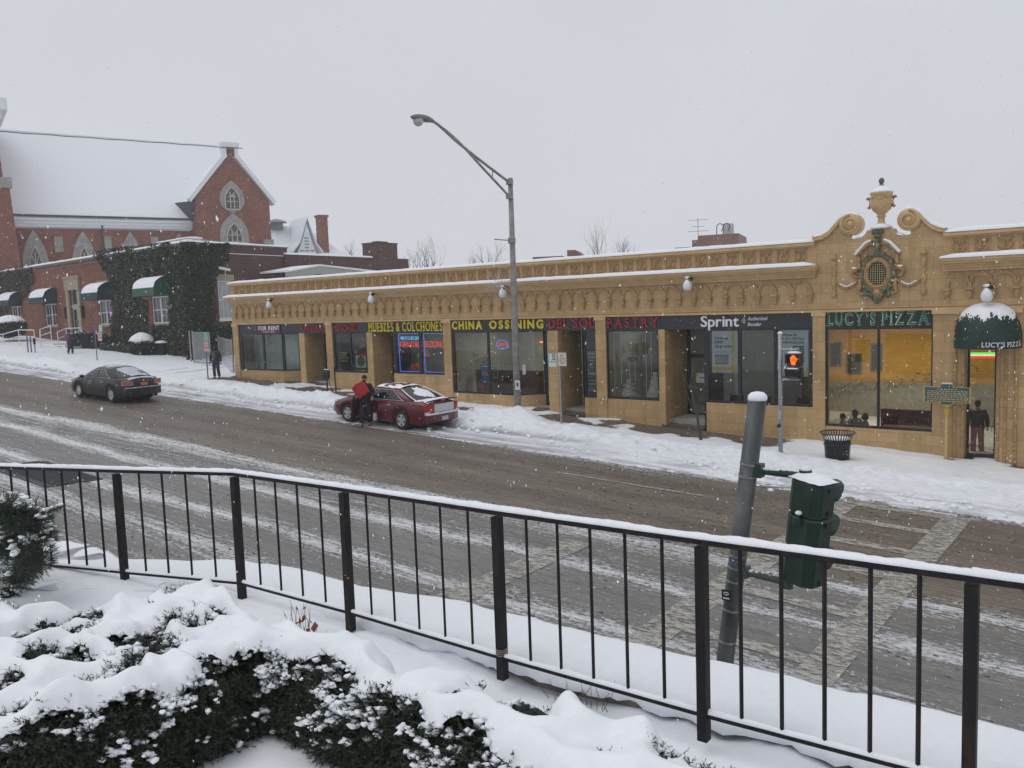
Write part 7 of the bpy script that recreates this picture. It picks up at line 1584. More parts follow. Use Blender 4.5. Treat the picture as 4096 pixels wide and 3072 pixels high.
for k in range(3):
    h0 = hh*k/3; h1 = hh*(k+1)/3-.008; a = MB()
    # bevelled box: back narrower than the front
    ring = lambda h: [c_bot+sd_*u+fr_*f+ax*h for u, f in ((-W2*.55, -.02), (W2*.55, -.02), (W2, .05), (W2, .20), (-W2, .20), (-W2, .05))]
    r0, r1, r2, r3 = ring(h0), ring(h0+.02), ring(h1-.02), ring(h1); cen0 = sum(r0, Vector())/6; cen3 = sum(r3, Vector())/6; vs = [lerp(cen0, p_, .93) for p_ in r0]+r1+r2+[lerp(cen3, p_, .93) for p_ in r3]
    a.add(vs, [tuple(range(5, -1, -1)), tuple(range(18, 24))]+[(j*6+i, j*6+(i+1) % 6, (j+1)*6+(i+1) % 6, (j+1)*6+i) for j in range(3) for i in range(6)])
    for hh_ in (h0+.05, h1-.05): 
        q = c_bot+sd_*(-W2-.006)+fr_*.12+ax*hh_; a.tube([q-ax*.018, q+ax*.018], .012, 6); q = c_bot+sd_*(W2+.006)+fr_*.12+ax*hh_; a.tube([q-ax*.018, q+ax*.018], .012, 6)
    so_ = a.build('signal_section', tg, ts)
    v_ = MB(); c = c_bot+ax*(h0+h1)/2+fr_*.20; arc = [(-110+i*22) for i in range(11)]; r = .118; vs = []
    for j, f in enumerate((0, .24)):
        for an in arc: q = math.radians(90+an); drop = 0 if j == 0 else 0; vs.append(c+sd_*r*math.cos(q)+ax*r*math.sin(q)+fr_*(f if j == 0 else f-.11*max(0, (abs(an)-40)/70)))
    v_.add(vs, [(i, i+1, 11+i+1, 11+i) for i in range(10)]); v_.build('visor', tg, so_)
a = MB(); TB(a, -W2*.75, W2*.9, .0, .19, hh+.001, hh+.012); a.build('top_plate', tg, ts)
a = MB(); vs = []; n1_, n2_ = 10, 8
a.grid(rng(-W2*.95, W2*1.05, .03), rng(-.03, .23, .026), lambda u, f: c_bot+sd_*u+fr_*f+ax*(hh+.014)+Vector((0, 0, .045*max(0, 1-(abs(u)/(W2*1.02))**3)*max(0, 1-(abs(f-.1)/.13)**3)+.008*N(u*20, f*20)-.006))); a.build('snow_cap', snow_near, ts, smooth=True)
a = MB(); c = c_bot+ax*hh*.70-fr_*.03; a.ball(c, (.032, .035, .02), 10, 6); a.build('snow_lump', snow_near, ts, smooth=True)
a = MB(); c = c_bot+ax*hh*.62-fr_*.02-sd_*.01; a.lathe([(.045, -.04), (.045, .03), (.03, .045)], c, 12); a.build('back_knob', tg, ts)
# arms from the pole
tu = onpole(1862); k0 = Q(3222, 1905, SY+.12); a = MB(); a.tube([tu+Vector((.07, 0, 0)), Vector((k0.x-.03, k0.y, k0.z))], .032, 10); a.tube([k0-Vector((0, 0, .06)), k0+Vector((0, 0, .055))], .055, 12); a.box(tu.x+.05, tu.x+.13, tu.y-.05, tu.y+.05, tu.z-.06, tu.z+.06); a.build('upper_arm', tg, ts, smooth=False)
tl_ = onpole(2262); k1 = Q(3150, 2330, SY+.1); a = MB(); a.tube([tl_+Vector((.07, 0, 0)), k1], .032, 10); a.tube([k1-Vector((0, 0, .05)), k1+Vector((0, 0, .06))], .05, 12); a.box(tl_.x+.05, tl_.x+.12, tl_.y-.05, tl_.y+.05, tl_.z-.05, tl_.z+.05); a.build('lower_arm', plain('arm_grey_green', (.05, .075, .065), .5), ts)
a = MB()
for p_, q_, w_ in ((tu+Vector((.10, 0, .02)), k0+Vector((-.06, 0, .02)), .024), (tl_+Vector((.08, 0, .02)), k1+Vector((-.05, 0, .02)), .03)):
    for i in range(22): c = p_.lerp(q_, i/21); a.ball(c, (.022, w_, .014+.006*math.sin(i*2.1)), 6, 4)
a.ball(k0+Vector((0, 0, .055)), (.045, .045, .035), 10, 6); a.build('arm_snow', snow_near, ts, smooth=True)

# ---- far left: bin, round shrubs, hedge, handrails, steps, gates
def place(px, py): q = onG(px, py); return q
q = place(653, 1428); t_ = thing('dark_bin', 'low dark square bin with a snowy lid against the ivy', 'bin', q); a = MB(); a.box(q.x-.55, q.x+.55, q.y-.4, q.y+.4, zg(q.x), zg(q.x)+.92); a.build('body', plain('dark_bin_plastic', (.012, .014, .02), .5), t_); a = MB(); a.box(q.x-.6, q.x+.6, q.y-.45, q.y+.45, zg(q.x)+.92, zg(q.x)+1.0); a.build('lid', blk, t_); a = MB(); snow_strip(a, q.x-.6, q.x+.6, q.y-.45, q.y+.45, zg(q.x)+1.0, .16); a.build('snow_cap', snow_fine, t_, smooth=True)
def round_shrub(label, px, pyb, wpx, hpx, seed, cap=.45, Y=None, n=1500, sx=1.):
    q = onG(px, pyb) if Y is None else Vector((S(px, pyb, Y).x, Y, 0)); k = (q.length)/FPX; rx = wpx*k/2; hz = hpx*k; zb = zg(q.x) if Y is None else S(px, pyb, Y).z; t_ = thing('round_shrub', label, 'shrub', (q.x, q.y, zb), group='snow capped shrubs by the brick building'); rnd = random.Random(seed); lf = MB(); sn_ = MB(); co_ = MB(); ry = rx*.75; cz = zb+hz*.5
    co_.ball((q.x, q.y, cz), (rx*.85, ry*.85, hz*.45), 12, 8, .2, seed); 
    for i in range(n):
        d = Vector((rnd.gauss(0, 1), rnd.gauss(0, 1), rnd.gauss(0, 1))).normalized(); p_ = Vector((q.x+rx*d.x, q.y+ry*d.y, cz+hz*.5*d.z))*1; r = rx*.06; t1 = Vector((rnd.gauss(0, 1), rnd.gauss(0, 1), rnd.gauss(0, 1))).normalized()*r; t2 = d.cross(t1).normalized()*r*.8+d*r*.6; lf.add([p_-t1, p_+t2, p_+t1, p_-t2], [(0, 1, 2, 3)])
    us_ = rng(0, 2*PI, .22); vs_ = rng(0, 1, .1)
    def fn(u, v): 
        lim = cap*(1+.25*N(math.cos(u)*2, math.sin(u)*2, seed)); th = v*lim*PI; b = 1.04+.05*N(math.cos(u)*2+v*2, math.sin(u)*3, seed+2); b2 = .75 if v > .96 else b; return (q.x+rx*b2*math.sin(th)*math.cos(u), q.y+ry*b2*math.sin(th)*math.sin(u), cz+hz*.5*b2*math.cos(th)+.03)
    sn_.grid(us_, vs_, fn); co_.build('stem', plain('shrub_dark', (.012, .014, .01), .9), t_, smooth=True); lf.build('foliage', ivy_m, t_); sn_.build('snow_cover', snow_fine, t_, smooth=True)
    for i in range(26):
        pass
    return t_
round_shrub('dome shaped evergreen shrub with a round cap of snow before the ivy', 572, 1428, 112, 86, 3, .42)
round_shrub('wide dark evergreen with a flat snow cap at the left edge', 45, 1352, 125, 76, 8, .40, Y=31.5)
def hedge(label, pts, n, w_=.8, hgt=.9, seed=1, name='hedge', dust=.25):
    rnd = random.Random(seed); q0_ = onG(*pts[0]); t_ = thing(name, label, 'hedge', (q0_.x, q0_.y, zg(q0_.x)), group='foundation planting by the brick building'); lf = MB(); sn_ = MB(); P_ = [onG(*p_) for p_ in pts]; co_ = MB()
    for p_, q_ in zip(P_, P_[1:]):
        for i in range(4): c = p_.lerp(q_, (i+.5)/4); co_.ball((c.x, c.y+.3, c.z+hgt*.3), ((q_-p_).length/6, w_*.5, hgt*.42), 8, 6, .5, i)
    for i in range(n):
        j = rnd.randrange(len(P_)-1); c = P_[j].lerp(P_[j+1], rnd.random()); h = hgt*(.75+.5*N(c.x*.8, seed)); z = rnd.uniform(0, 1)**.8*h; y = rnd.uniform(-.2, w_)*(1-.4*z/hgt); p_ = Vector((c.x+rnd.gauss(0, .1), c.y+y, c.z+z)); r = rnd.uniform(.05, .1); t1 = Vector((rnd.gauss(0, 1), rnd.gauss(0, 1), rnd.gauss(0, 1))).normalized()*r; t2 = Vector((rnd.gauss(0, 1), rnd.gauss(0, 1), rnd.gauss(0, 1))).normalized()*r
        (sn_ if rnd.random() < dust*(z/h)**2 else lf).add([p_-t1, p_+t2, p_+t1, p_-t2], [(0, 1, 2, 3)])
    co_.build('stem', plain('hedge_dark', (.014, .016, .01), .9), t_); lf.build('foliage', plain('brown_green_leaves', (.045, .045, .025), .7, var=.6, scale=4), t_); sn_.build('snow_dusting', snow_fine, t_); return t_
hedge('ragged low shrubs dusted with snow right of the steps', [(290, 1402), (345, 1402), (400, 1404)], 1500, 1.6, 1.75, 2, dust=.5)
hedge('dark low ivy hedge along the foot of the brick wall', [(400, 1408), (470, 1416), (540, 1426), (640, 1426), (745, 1430), (768, 1430)], 3000, .9, .95, 4, dust=.15)
def pipe_rail(label, pts, h0=.95, px_h=None):
    q0_ = pts[0]; t_ = thing('handrail', label, 'handrail', q0_, group='white handrails by the steps'); 
    for hh2 in (h0, h0*.5): a = MB(); a.tube([Vector(p_)+Vector((0, 0, hh2)) for p_ in pts], .035, 5); a.build('rail', whitep, t_)
    for p_ in pts: a = MB(); a.tube([Vector(p_)-Vector((0, 0, .3)), Vector(p_)+Vector((0, 0, h0))], .035, 5); a.build('post', whitep, t_)
def GQ(px, py, Y): return S(px, py, Y)
pipe_rail('long white pipe handrail of the ramp at the far left', [GQ(-20, 1388, 29.5), GQ(16, 1386, 29.5), GQ(78, 1370, 29.5), GQ(140, 1372, 29.5)], 1.0)
pipe_rail('white pipe handrail beside the steps nearest the ramp', [GQ(164, 1388, 29.8), GQ(164, 1368, 30.4), GQ(206, 1354, 30.8)], 1.0)
pipe_rail('white pipe handrail by the walking person with the backpack', [GQ(234, 1382, 30.3), GQ(268, 1368, 31.0), GQ(326, 1366, 31.6)], 1.05)
t_ = thing('steps', 'snow covered stone steps up to the doorway of the brick building', 'steps', GQ(200, 1392, 30.0))
for k in range(4): x0_, x1_ = GQ(150, 1392, 30).x, GQ(262, 1392, 30).x; z_ = zg((x0_+x1_)/2)-.05; a = MB(); a.box(x0_, x1_, 30.4+k*.4, 34.2, z_+.0+k*.16, z_+.16+k*.16-.003); a.build('step', snow if k == 3 else stone, t_)
# terrace in front of the bank
a = MB(); pbox(a, PF, 16, LEN, -4, -2.0, .02, 2.6); tag(a.build('forecourt', snow), 'raised snowy forecourt in front of the brick building', kind='structure')
# chain link gates
fence_m = newmat('chain_link'); m, t, p = fence_m; out = t.nodes['Material Output']; tc = nd(t, 'ShaderNodeTexCoord'); mp = nd(t, 'ShaderNodeSeparateXYZ'); t.links.new(tc.outputs['Object'], mp.inputs[0])
def mth(op, a_, b_=None):
    n_ = nd(t, 'ShaderNodeMath', operation=op)
    for i, v in enumerate((a_, b_)):
        if v is None: continue
        if isinstance(v, (int, float)): n_.inputs[i].default_value = v
        else: t.links.new(v, n_.inputs[i])
    return n_.outputs[0]
hx_ = mth('ADD', mp.outputs[0], mth('MULTIPLY', mp.outputs[1], .6)); f1 = mth('FRACT', mth('MULTIPLY', mth('ADD', hx_, mp.outputs[2]), 9.)); f2 = mth('FRACT', mth('MULTIPLY', mth('SUBTRACT', hx_, mp.outputs[2]), 9.)); mk = mth('MAXIMUM', mth('LESS_THAN', f1, .26), mth('LESS_THAN', f2, .26))
tr = nd(t, 'ShaderNodeBsdfTransparent'); mi = nd(t, 'ShaderNodeMixShader'); t.links.new(mk, mi.inputs[0]); t.links.new(tr.outputs[0], mi.inputs[1]); t.links.new(p.outputs[0], mi.inputs[2]); t.links.new(mi.outputs[0], out.inputs[0]); p.inputs['Base Color'].default_value = (.42, .44, .46, 1); p.inputs['Roughness'].default_value = .5; chain = m
def gate(label, A0_, A1_, z0, z1, posts_=()):
    t_ = thing('chain_link_gate', label, 'gate', (A0_.x, A0_.y, z0), group='gates across the driveway'); a = MB(); a.tube([(A0_.x, A0_.y, z0), (A0_.x, A0_.y, z1), (A1_.x, A1_.y, z1), (A1_.x, A1_.y, z0+.1), (A0_.x, A0_.y, z0+.1)], .035, 6); a.build('frame', galv, t_); a = MB(); a.quad((A0_.x, A0_.y, z0+.1), (A1_.x, A1_.y, z0+.1), (A1_.x, A1_.y, z1), (A0_.x, A0_.y, z1)); a.build('mesh_panel', chain, t_)
    for P_ in posts_: a = MB(); a.tube([(P_.x, P_.y, z0-.3), (P_.x, P_.y, z1+.12)], .05, 6); a.build('post', galv, t_)
    a = MB(); mid_ = (A0_+A1_)/2; zz = (z0+z1)/2; a.tube([(A0_.x, A0_.y, zz), (A1_.x, A1_.y, zz)], .02, 4); a.build('crossbar', galv, t_)
g0, g1_ = onG(936, 1503), onG(878, 1440); gate('chain link gate leaf swung open by the corner of the yellow shops', g0, g1_, zg(-42), zg(-42)+1.95, (g0, g1_))
g0, g1_ = S(776, 1432, 30.9), S(842, 1415, 30.2); gate('chain link gate leaf standing open against the ivy', g0, g1_, zg(g0.x), zg(g0.x)+2.0, (g0, S(764, 1432, 31.0)))
a = MB(); p0_, p1_ = onG(762, 1428), onG(795, 1433)
fb = thing('chain_link_fence', 'dim chain link fence across the back of the driveway', 'fence', (-50, 38, zg(-50))); a = MB(); a.quad((-52.5, 37.5, zg(-50)), (-41, 36.0, zg(-45)), (-41, 36.0, zg(-45)+1.9), (-52.5, 37.5, zg(-50)+1.9)); a.build('mesh_panel', chain, fb); a = MB()
for x_, y_ in ((-52.5, 37.5), (-48.7, 37), (-44.8, 36.5), (-41, 36)): a.tube([(x_, y_, zg(x_)-.2), (x_, y_, zg(x_)+2)], .04, 5)
a.tube([(-52.5, 37.5, zg(-50)+1.9), (-41, 36.0, zg(-45)+1.9)], .03, 5); a.build('frame', galv, fb)

# ---- distant bare trees
def ftree(label, px, pyt, pyb, D_, seed, spread=.55, upright=.5, n0=3, first=.3, mt=None, trunk=.34, depth=5, hk=1.3):
    d_ = ray(px, pyb); k = D_/math.hypot(d_.x, d_.y); b = d_*k; d2_ = ray(px, pyt); tz_2 = (d2_*(D_/math.hypot(d2_.x, d2_.y))).z; h = tz_2-b.z; zb = b.z-5; return bare_tree('bare_tree', label, (b.x, b.y, zb), (h+5)*hk, seed, spread=spread, upright=upright, trunk=trunk, depth=depth, group='bare trees behind the roofs', first=first, mat=mt or bark_far, n0=n0)
ftree('upright vase shaped bare tree rising over the parapet in the middle', 2395, 890, 1015, 85, 21, .40, 1.3, 5, .34, mt=bark_mid, trunk=.2, hk=.97)
ftree('small bare treetop just right of the upright vase shaped tree', 2468, 968, 1010, 90, 4, .4, .8)
ftree('wide bare tree with forked limbs right of the sooty chimney', 1700, 975, 1070, 120, 31, .6, .5, 4, trunk=.3)
ftree('smaller bare tree left of the wide forked one, beside the sooty chimney', 1620, 1010, 1075, 115, 8, .55, .5)
ftree('small bare treetop left of the street lamp pole', 1865, 1030, 1065, 130, 12, .55, .5)
ftree('bare treetop second left of the street lamp pole', 1955, 1005, 1055, 115, 14, .55, .5)
ftree('faint bare treetops behind the annex left of the sooty chimney', 1440, 985, 1030, 150, 17, .6, .4)
# ================================================================ cars
tyre_m = plain('tyre_rubber', (.015, .015, .016), .8); chrome = plain('bright_alloy', (.48, .49, .50), .35, .4, var=.05); under = plain('car_underside', (.008, .008, .009), .9)
def interp(tab, x):
    if x <= tab[0][0]: return tab[0][1]
    for (a, va), (b, vb) in zip(tab, tab[1:]):
        if x <= b: t = (x-a)/(b-a); t = t*t*(3-2*t)*.5+t*.5; return va+(vb-va)*t
    return tab[-1][1]
def car(name, label, loc, rot, S_, body_m, extras):
    """local frame: x forward, y to the car's left, z up; parts are children"""
    t_ = bpy.data.objects.new(name, None); C.objects.link(t_); t_.location = loc; t_.rotation_euler = rot; tag(t_, label, 'car')
    def part(mb, nm, mt, par=None, smooth=True): o = mb.build(nm, mt, None, smooth); o.parent = par or t_; return o
    L, W = S_['L'], S_['W']; xf, xr, R = S_['xf'], S_['xr'], S_['R']; hl = L/2; belt, ctr, low = S_['belt'], S_['ctr'], S_['low']
    def halfw(x):
        e = max(0, (abs(x)-hl*.62)/(hl*.38)); return W/2*(1-.20*e**2.6)
    def arch(x):
        z = interp(low, x)
        for xc in (xf, xr):
            d = abs(x-xc)
            if d < R*1.17: z = max(z, math.sqrt((R*1.17)**2-d*d)+R-.02)
        return z
    xs = rng(-hl, hl, .055); a = MB(); rows = []
    for x in xs:
        w_ = halfw(x); zb = interp(belt, x); zc = interp(ctr, x); zl = min(arch(x), zb-.16); zl0 = zl
        f = [(.93, zl0, 0), (.985, lerp(zl, zb, .22), 0), (1.0, lerp(zl, zb, .45), 0), (.995, lerp(zl, zb, .70), 0), (.975, lerp(zl, zb, .90), 0), (.925, zb+.015, 0), (.80, lerp(zb, zc, .45)+.02, 0), (.5, lerp(zb, zc, .85)+.015, 0), (0, zc+.015, 0)]
        pts = [(x, w_*u, z) for u, z, _ in f]; pts = pts+[(x, -w_*u, z) for u, z, _ in reversed(f[:-1])]; rows.append(pts)
    n = len(rows[0]); vs = [p for r in rows for p in r]; fs = [(i*n+k, i*n+k+1, (i+1)*n+k+1, (i+1)*n+k) for i in range(len(rows)-1) for k in range(n-1)]; a.add(vs, fs)
    # rounded front and rear faces
    for end, sg in ((0, -1), (len(rows)-1, 1)):
        r0 = rows[end]; c = (sg*(hl+.07), 0, (r0[0][2]+r0[n//2][2])/2); mid = [(p[0]+sg*.055, p[1]*.86, lerp(c[2], p[2], .88)) for p in r0]; in2 = [(p[0]+sg*.075, p[1]*.5, lerp(c[2], p[2], .6)) for p in r0]
        b = len(a.v); a.v += r0+mid+in2
        for j in range(2):
            for k in range(n-1): q = (b+j*n+k, b+j*n+k+1, b+(j+1)*n+k+1, b+(j+1)*n+k); a.f.append(q if sg > 0 else q[::-1]); a.m.append(0)
            q = (b+j*n+n-1, b+j*n, b+(j+1)*n, b+(j+1)*n+n-1); a.f.append(q); a.m.append(0)
        a.f.append(tuple(b+2*n+k for k in range(n))); a.m.append(0)
    body = part(a, 'body', body_m)
    a = MB(); a.box(-hl+.25, hl-.25, -W/2+.12, W/2-.12, .20, .55); part(a, 'chassis', under, None, False)
    for xc in (xf, xr): a = MB(); a.lathe([(.0, -W/2+.10), (R*1.13, -W/2+.10), (R*1.13, W/2-.10), (0, W/2-.10)], (xc, 0, R), 22, 'y'); part(a, 'wheel_arch', under, None, False)
    # greenhouse
    G = S_['glass']; hb, ht = S_['hb'], S_['ht']; zr = S_['roof']
    def side(s, t, sg, o=0.):
        x = lerp(lerp(G['rb'], G['rt'], t), lerp(G['fb'], G['ft'], t), s); zb = interp(belt, x)+.005; zt = zr-.10-.10*abs((x-(G['ft']+G['rt'])/2)/(G['ft']-G['rt']))**2.2; bul = .05*math.sin(PI*t)
        return (x, sg*(lerp(hb, ht, t**1.25)+bul+o-.05*abs(2*s-1)**4), lerp(zb, zt, t))
    def roofp(s, v, o=0.):
        p = side(s, 1, 1); y = p[1]*v; return (p[0], y, p[2]+.10*(1-abs(v)**2.4)*(1-.25*abs(2*s-1)**3)+o)
    def endp(v, t, front, o=0.):
        s = 1 if front else 0; p = side(s, t, 1); bow = .16*(1-v*v)*(1 if front else -1); zt = roofp(s, v)[2]; zb = interp(ctr, p[0]+bow) if not front else interp(ctr, p[0]+bow)
        z = lerp(lerp(p[2], zb+.01, (1-v*v)*.9) if t < .999 else p[2], zt, 0) if t < .999 else zt
        z = lerp(lerp(side(s, 0, 1)[2], zb+.01, 1-v*v), zt, t); return (p[0]+bow*(1-t*.55)+(o if front else -o)*.8, p[1]*v, z+abs(o)*.6)
    a = MB(); ss = rng(0, 1, .05); ts = rng(0, 1, .125); vv_ = rng(-1, 1, .1)
    a.grid(ss, ts, lambda s, t: side(s, t, 1)); a.grid(ss[::-1], ts, lambda s, t: side(s, t, -1)); a.grid(ss, vv_[::-1], lambda s, v: roofp(s, v)); a.grid(vv_[::-1], ts, lambda v, t: endp(v, t, True)); a.grid(vv_, ts, lambda v, t: endp(v, t, False))
    part(a, 'cabin', body_m)
    # glass
    def sidewin(s0, s1, t0, t1, sg, nm='side_window', cut=0.):
        b = MB(); 
        def f(u, v):
            s = lerp(s0, s1, u); t = lerp(t0, t1, v)
            return side(s, t, sg, .012)
        b.grid(rng(0, 1, .125) if sg > 0 else rng(0, 1, .125)[::-1], rng(0, 1, .125), f); return part(b, nm, car_glass)
    for sg in (1, -1):
        for s0, s1, t0, t1 in S_['wins']: sidewin(s0, s1, t0, t1, sg)
        b = MB(); e0, e1 = S_['wins'][0][0]-.015, S_['wins'][-1][1]+.015
        pts = [side(lerp(e0, e1, k/16), .10, sg, .018) for k in range(17)]+[side(e1-.02*k/4, lerp(.10, .90, k/4), sg, .018) for k in range(1, 5)]+[side(lerp(e1-.02, e0+.05, k/16), .90, sg, .018) for k in range(1, 17)]+[side(lerp(e0+.05, e0, k/4), lerp(.90, .10, k/4), sg, .018) for k in range(1, 5)]
        b.tube(pts, .011, 4, cap=False); part(b, 'window_trim', S_['trim'])
    b = MB(); b.grid(rng(.88, -.88, -.11) if False else [.88-.11*k for k in range(17)], rng(.08, .92, .12), lambda v, t: endp(v, t, True, .012)); part(b, 'windscreen', car_glass)
    b = MB(); b.grid([-.88+.11*k for k in range(17)], rng(.10, .93, .12), lambda v, t: endp(v, t, False, .012)); rw_ = part(b, 'rear_window', car_glass)
    # wheels
    for k, (xc, sg) in enumerate(((xf, 1), (xf, -1), (xr, 1), (xr, -1))):
        y = sg*(W/2-.015); b = MB(); pr = [(R*.60, -.10), (R*.62, 0), (R*.80, .012), (R*.95, .0), (R, -.03), (R, -.19), (R*.9, -.22), (R*.5, -.22)]; b.lathe([(r, y+sg*o) for r, o in pr], (xc, 0, R), 30, 'y'); w_o = part(b, 'wheel', tyre_m)
        b = MB(); b.lathe([(R*.64, y-sg*.005), (R*.60, y+sg*.004), (R*.57, y-sg*.03)], (xc, 0, R), 30, 'y') if False else None
        pts = [(xc+R*.61*math.cos(2*PI*j/30), y+sg*.004, R+R*.61*math.sin(2*PI*j/30)) for j in range(31)]; b.tube(pts, .011, 5, cap=False)
        ns = S_['spokes']
        for j in range(ns):
            an = 2*PI*j/ns+.3; w0, w1 = (.045, .07) if ns < 8 else (.02, .035); c_, s2 = math.cos(an), math.sin(an); q = [(.05, -w0), (R*.60, -w1), (R*.60, w1), (.05, w0)]; v2 = [(xc+r*c_-o*s2, y+sg*(-.002), R+r*s2+o*c_) for r, o in q]+[(xc+r*c_-o*s2, y-sg*.03, R+r*s2+o*c_) for r, o in q]; b.add(v2, [(0, 1, 2, 3), (7, 6, 5, 4), (0, 4, 5, 1), (1, 5, 6, 2), (2, 6, 7, 3), (3, 7, 4, 0)])
        b.lathe([(.0, y-sg*.04), (.075, y-sg*.04), (.07, y+sg*.012), (0, y+sg*.014)], (xc, 0, R), 14, 'y'); part(b, 'rim', chrome, w_o, False)
        b = MB(); b.lathe([(0, y-sg*.05), (R*.6, y-sg*.05)], (xc, 0, R), 20, 'y'); part(b, 'brake_disc', under, w_o, False)
    # seams and handles
    for sg in (1, -1):
        for x in S_['seams']:
            w_ = halfw(x); zb = interp(belt, x); zl = max(.30, arch(x)) ; b = MB(); b.tube([(x, sg*(w_*.985+.003), lerp(zl, zb, .2)), (x, sg*(w_*1.0+.003), lerp(zl, zb, .5)), (x, sg*(w_*.975+.003), lerp(zl, zb, .9)), (x, sg*(w_*.925+.003), zb+.01)], .006, 4); part(b, 'door_seam', under)
        for x in S_['handles']: w_ = halfw(x); b = MB(); z = interp(belt, x)-.12; b.box(x-.10, x+.10, min(sg*(w_-.01), sg*(w_+.03)), max(sg*(w_-.01), sg*(w_+.03)), z-.015, z+.015); part(b, 'door_handle', S_['handle_m'], None, False)
        x = S_['mirror']; b = MB(); b.ball((x, sg*(W/2+.07), interp(belt, x)+.09), (.07, .11, .075), 10, 7); part(b, 'mirror', body_m)
    def face(nm, mt, y0, y1, z0, z1, rear=True, o=.012, par=None, n=6, inset=0.):
        sgn = -1 if rear else 1; b = MB()
        def f(y, z):
            u = abs(y)/(W/2*.8); x = hl+.080-.06*max(0, (u-.55)/.45)**1.3 if u <= 1 else hl+.02-.45*(u-1); return (sgn*(x+o), y, z)
        ys = rng(y0, y1, (y1-y0)/n); zs = [z0, z1]; vs = [f(y, z) for z in zs for y in ys]; b.add(vs, [(k, k+1, len(ys)+k+1, len(ys)+k) for k in range(len(ys)-1)]); vs2 = [(p[0]-sgn*.09, p[1], p[2]) for p in vs]; b.add(vs2, []); m_ = len(ys)
        base = 0; b.f += [(m_+k, m_+k+1, 3*m_+k+1, 3*m_+k) for k in range(m_-1)]+[(k+1, k, 2*m_+k, 2*m_+k+1) for k in range(m_-1)]+[(0, m_, 3*m_, 2*m_), (m_-1, 2*m_-1, 4*m_-1, 3*m_-1)]; b.m += [0]*(2*m_); return part(b, nm, mt, par, False)
    extras(t_, part, face, halfw, side, roofp, endp, interp, rw_)
    return t_
red_paint = plain('dark_red_car_paint', (.10, .004, .012), .3, .2, var=.2, scale=3, coat=.4); blk_paint = plain('dark_grey_car_paint', (.009, .011, .013), .3, .1, var=.3, scale=3, coat=.25, spec=.35)
tail_red = plain('tail_lamp_red', (.40, .012, .015), .2); tail_pink = plain('tail_lamp_pale', (.42, .13, .14), .25, var=.2, scale=8)
def snowpatch(part, nm, xs, ys, f, mask, par=None):
    b = MB(); ok = {}; 
    for i, x in enumerate(xs):
        for j, y in enumerate(ys):
            m_ = mask(x, y)
            if m_ > 0: ok[(i, j)] = len(b.v); p = f(x, y); b.v.append((p[0], p[1], p[2]+.006+.028*min(1, m_*2.5)))
    for (i, j) in ok:
        q = [(i, j), (i+1, j), (i+1, j+1), (i, j+1)]
        if all(k in ok for k in q): b.f.append(tuple(ok[k] for k in q)); b.m.append(0)
    return part(b, nm, snow_fine, par)
IM = dict(L=5.0, W=1.86, xf=1.52, xr=-1.33, R=.335, roof=1.50, hb=.825, ht=.635,
    belt=[(-2.5, .90), (-2.2, 1.0), (-1.2, .985), (0, .955), (1.2, .92), (1.9, .80), (2.35, .68), (2.5, .58)], ctr=[(-2.5, 1.02), (-2.2, 1.06), (-1.75, 1.06), (0, 1.02), (1.1, .99), (1.8, .90), (2.3, .78), (2.5, .64)], low=[(-2.5, .30), (-2.2, .24), (0, .22), (2.2, .22), (2.5, .28)],
    glass=dict(rb=-1.95, rt=-.98, fb=1.18, ft=.28), wins=[(.17, .37, .08, .80), (.385, .585, .08, .91), (.60, .92, .08, .90)], trim=chrome, handle_m=chrome, seams=(-.98, .05, 1.05), handles=(-.75, .28), mirror=.85, spokes=5)
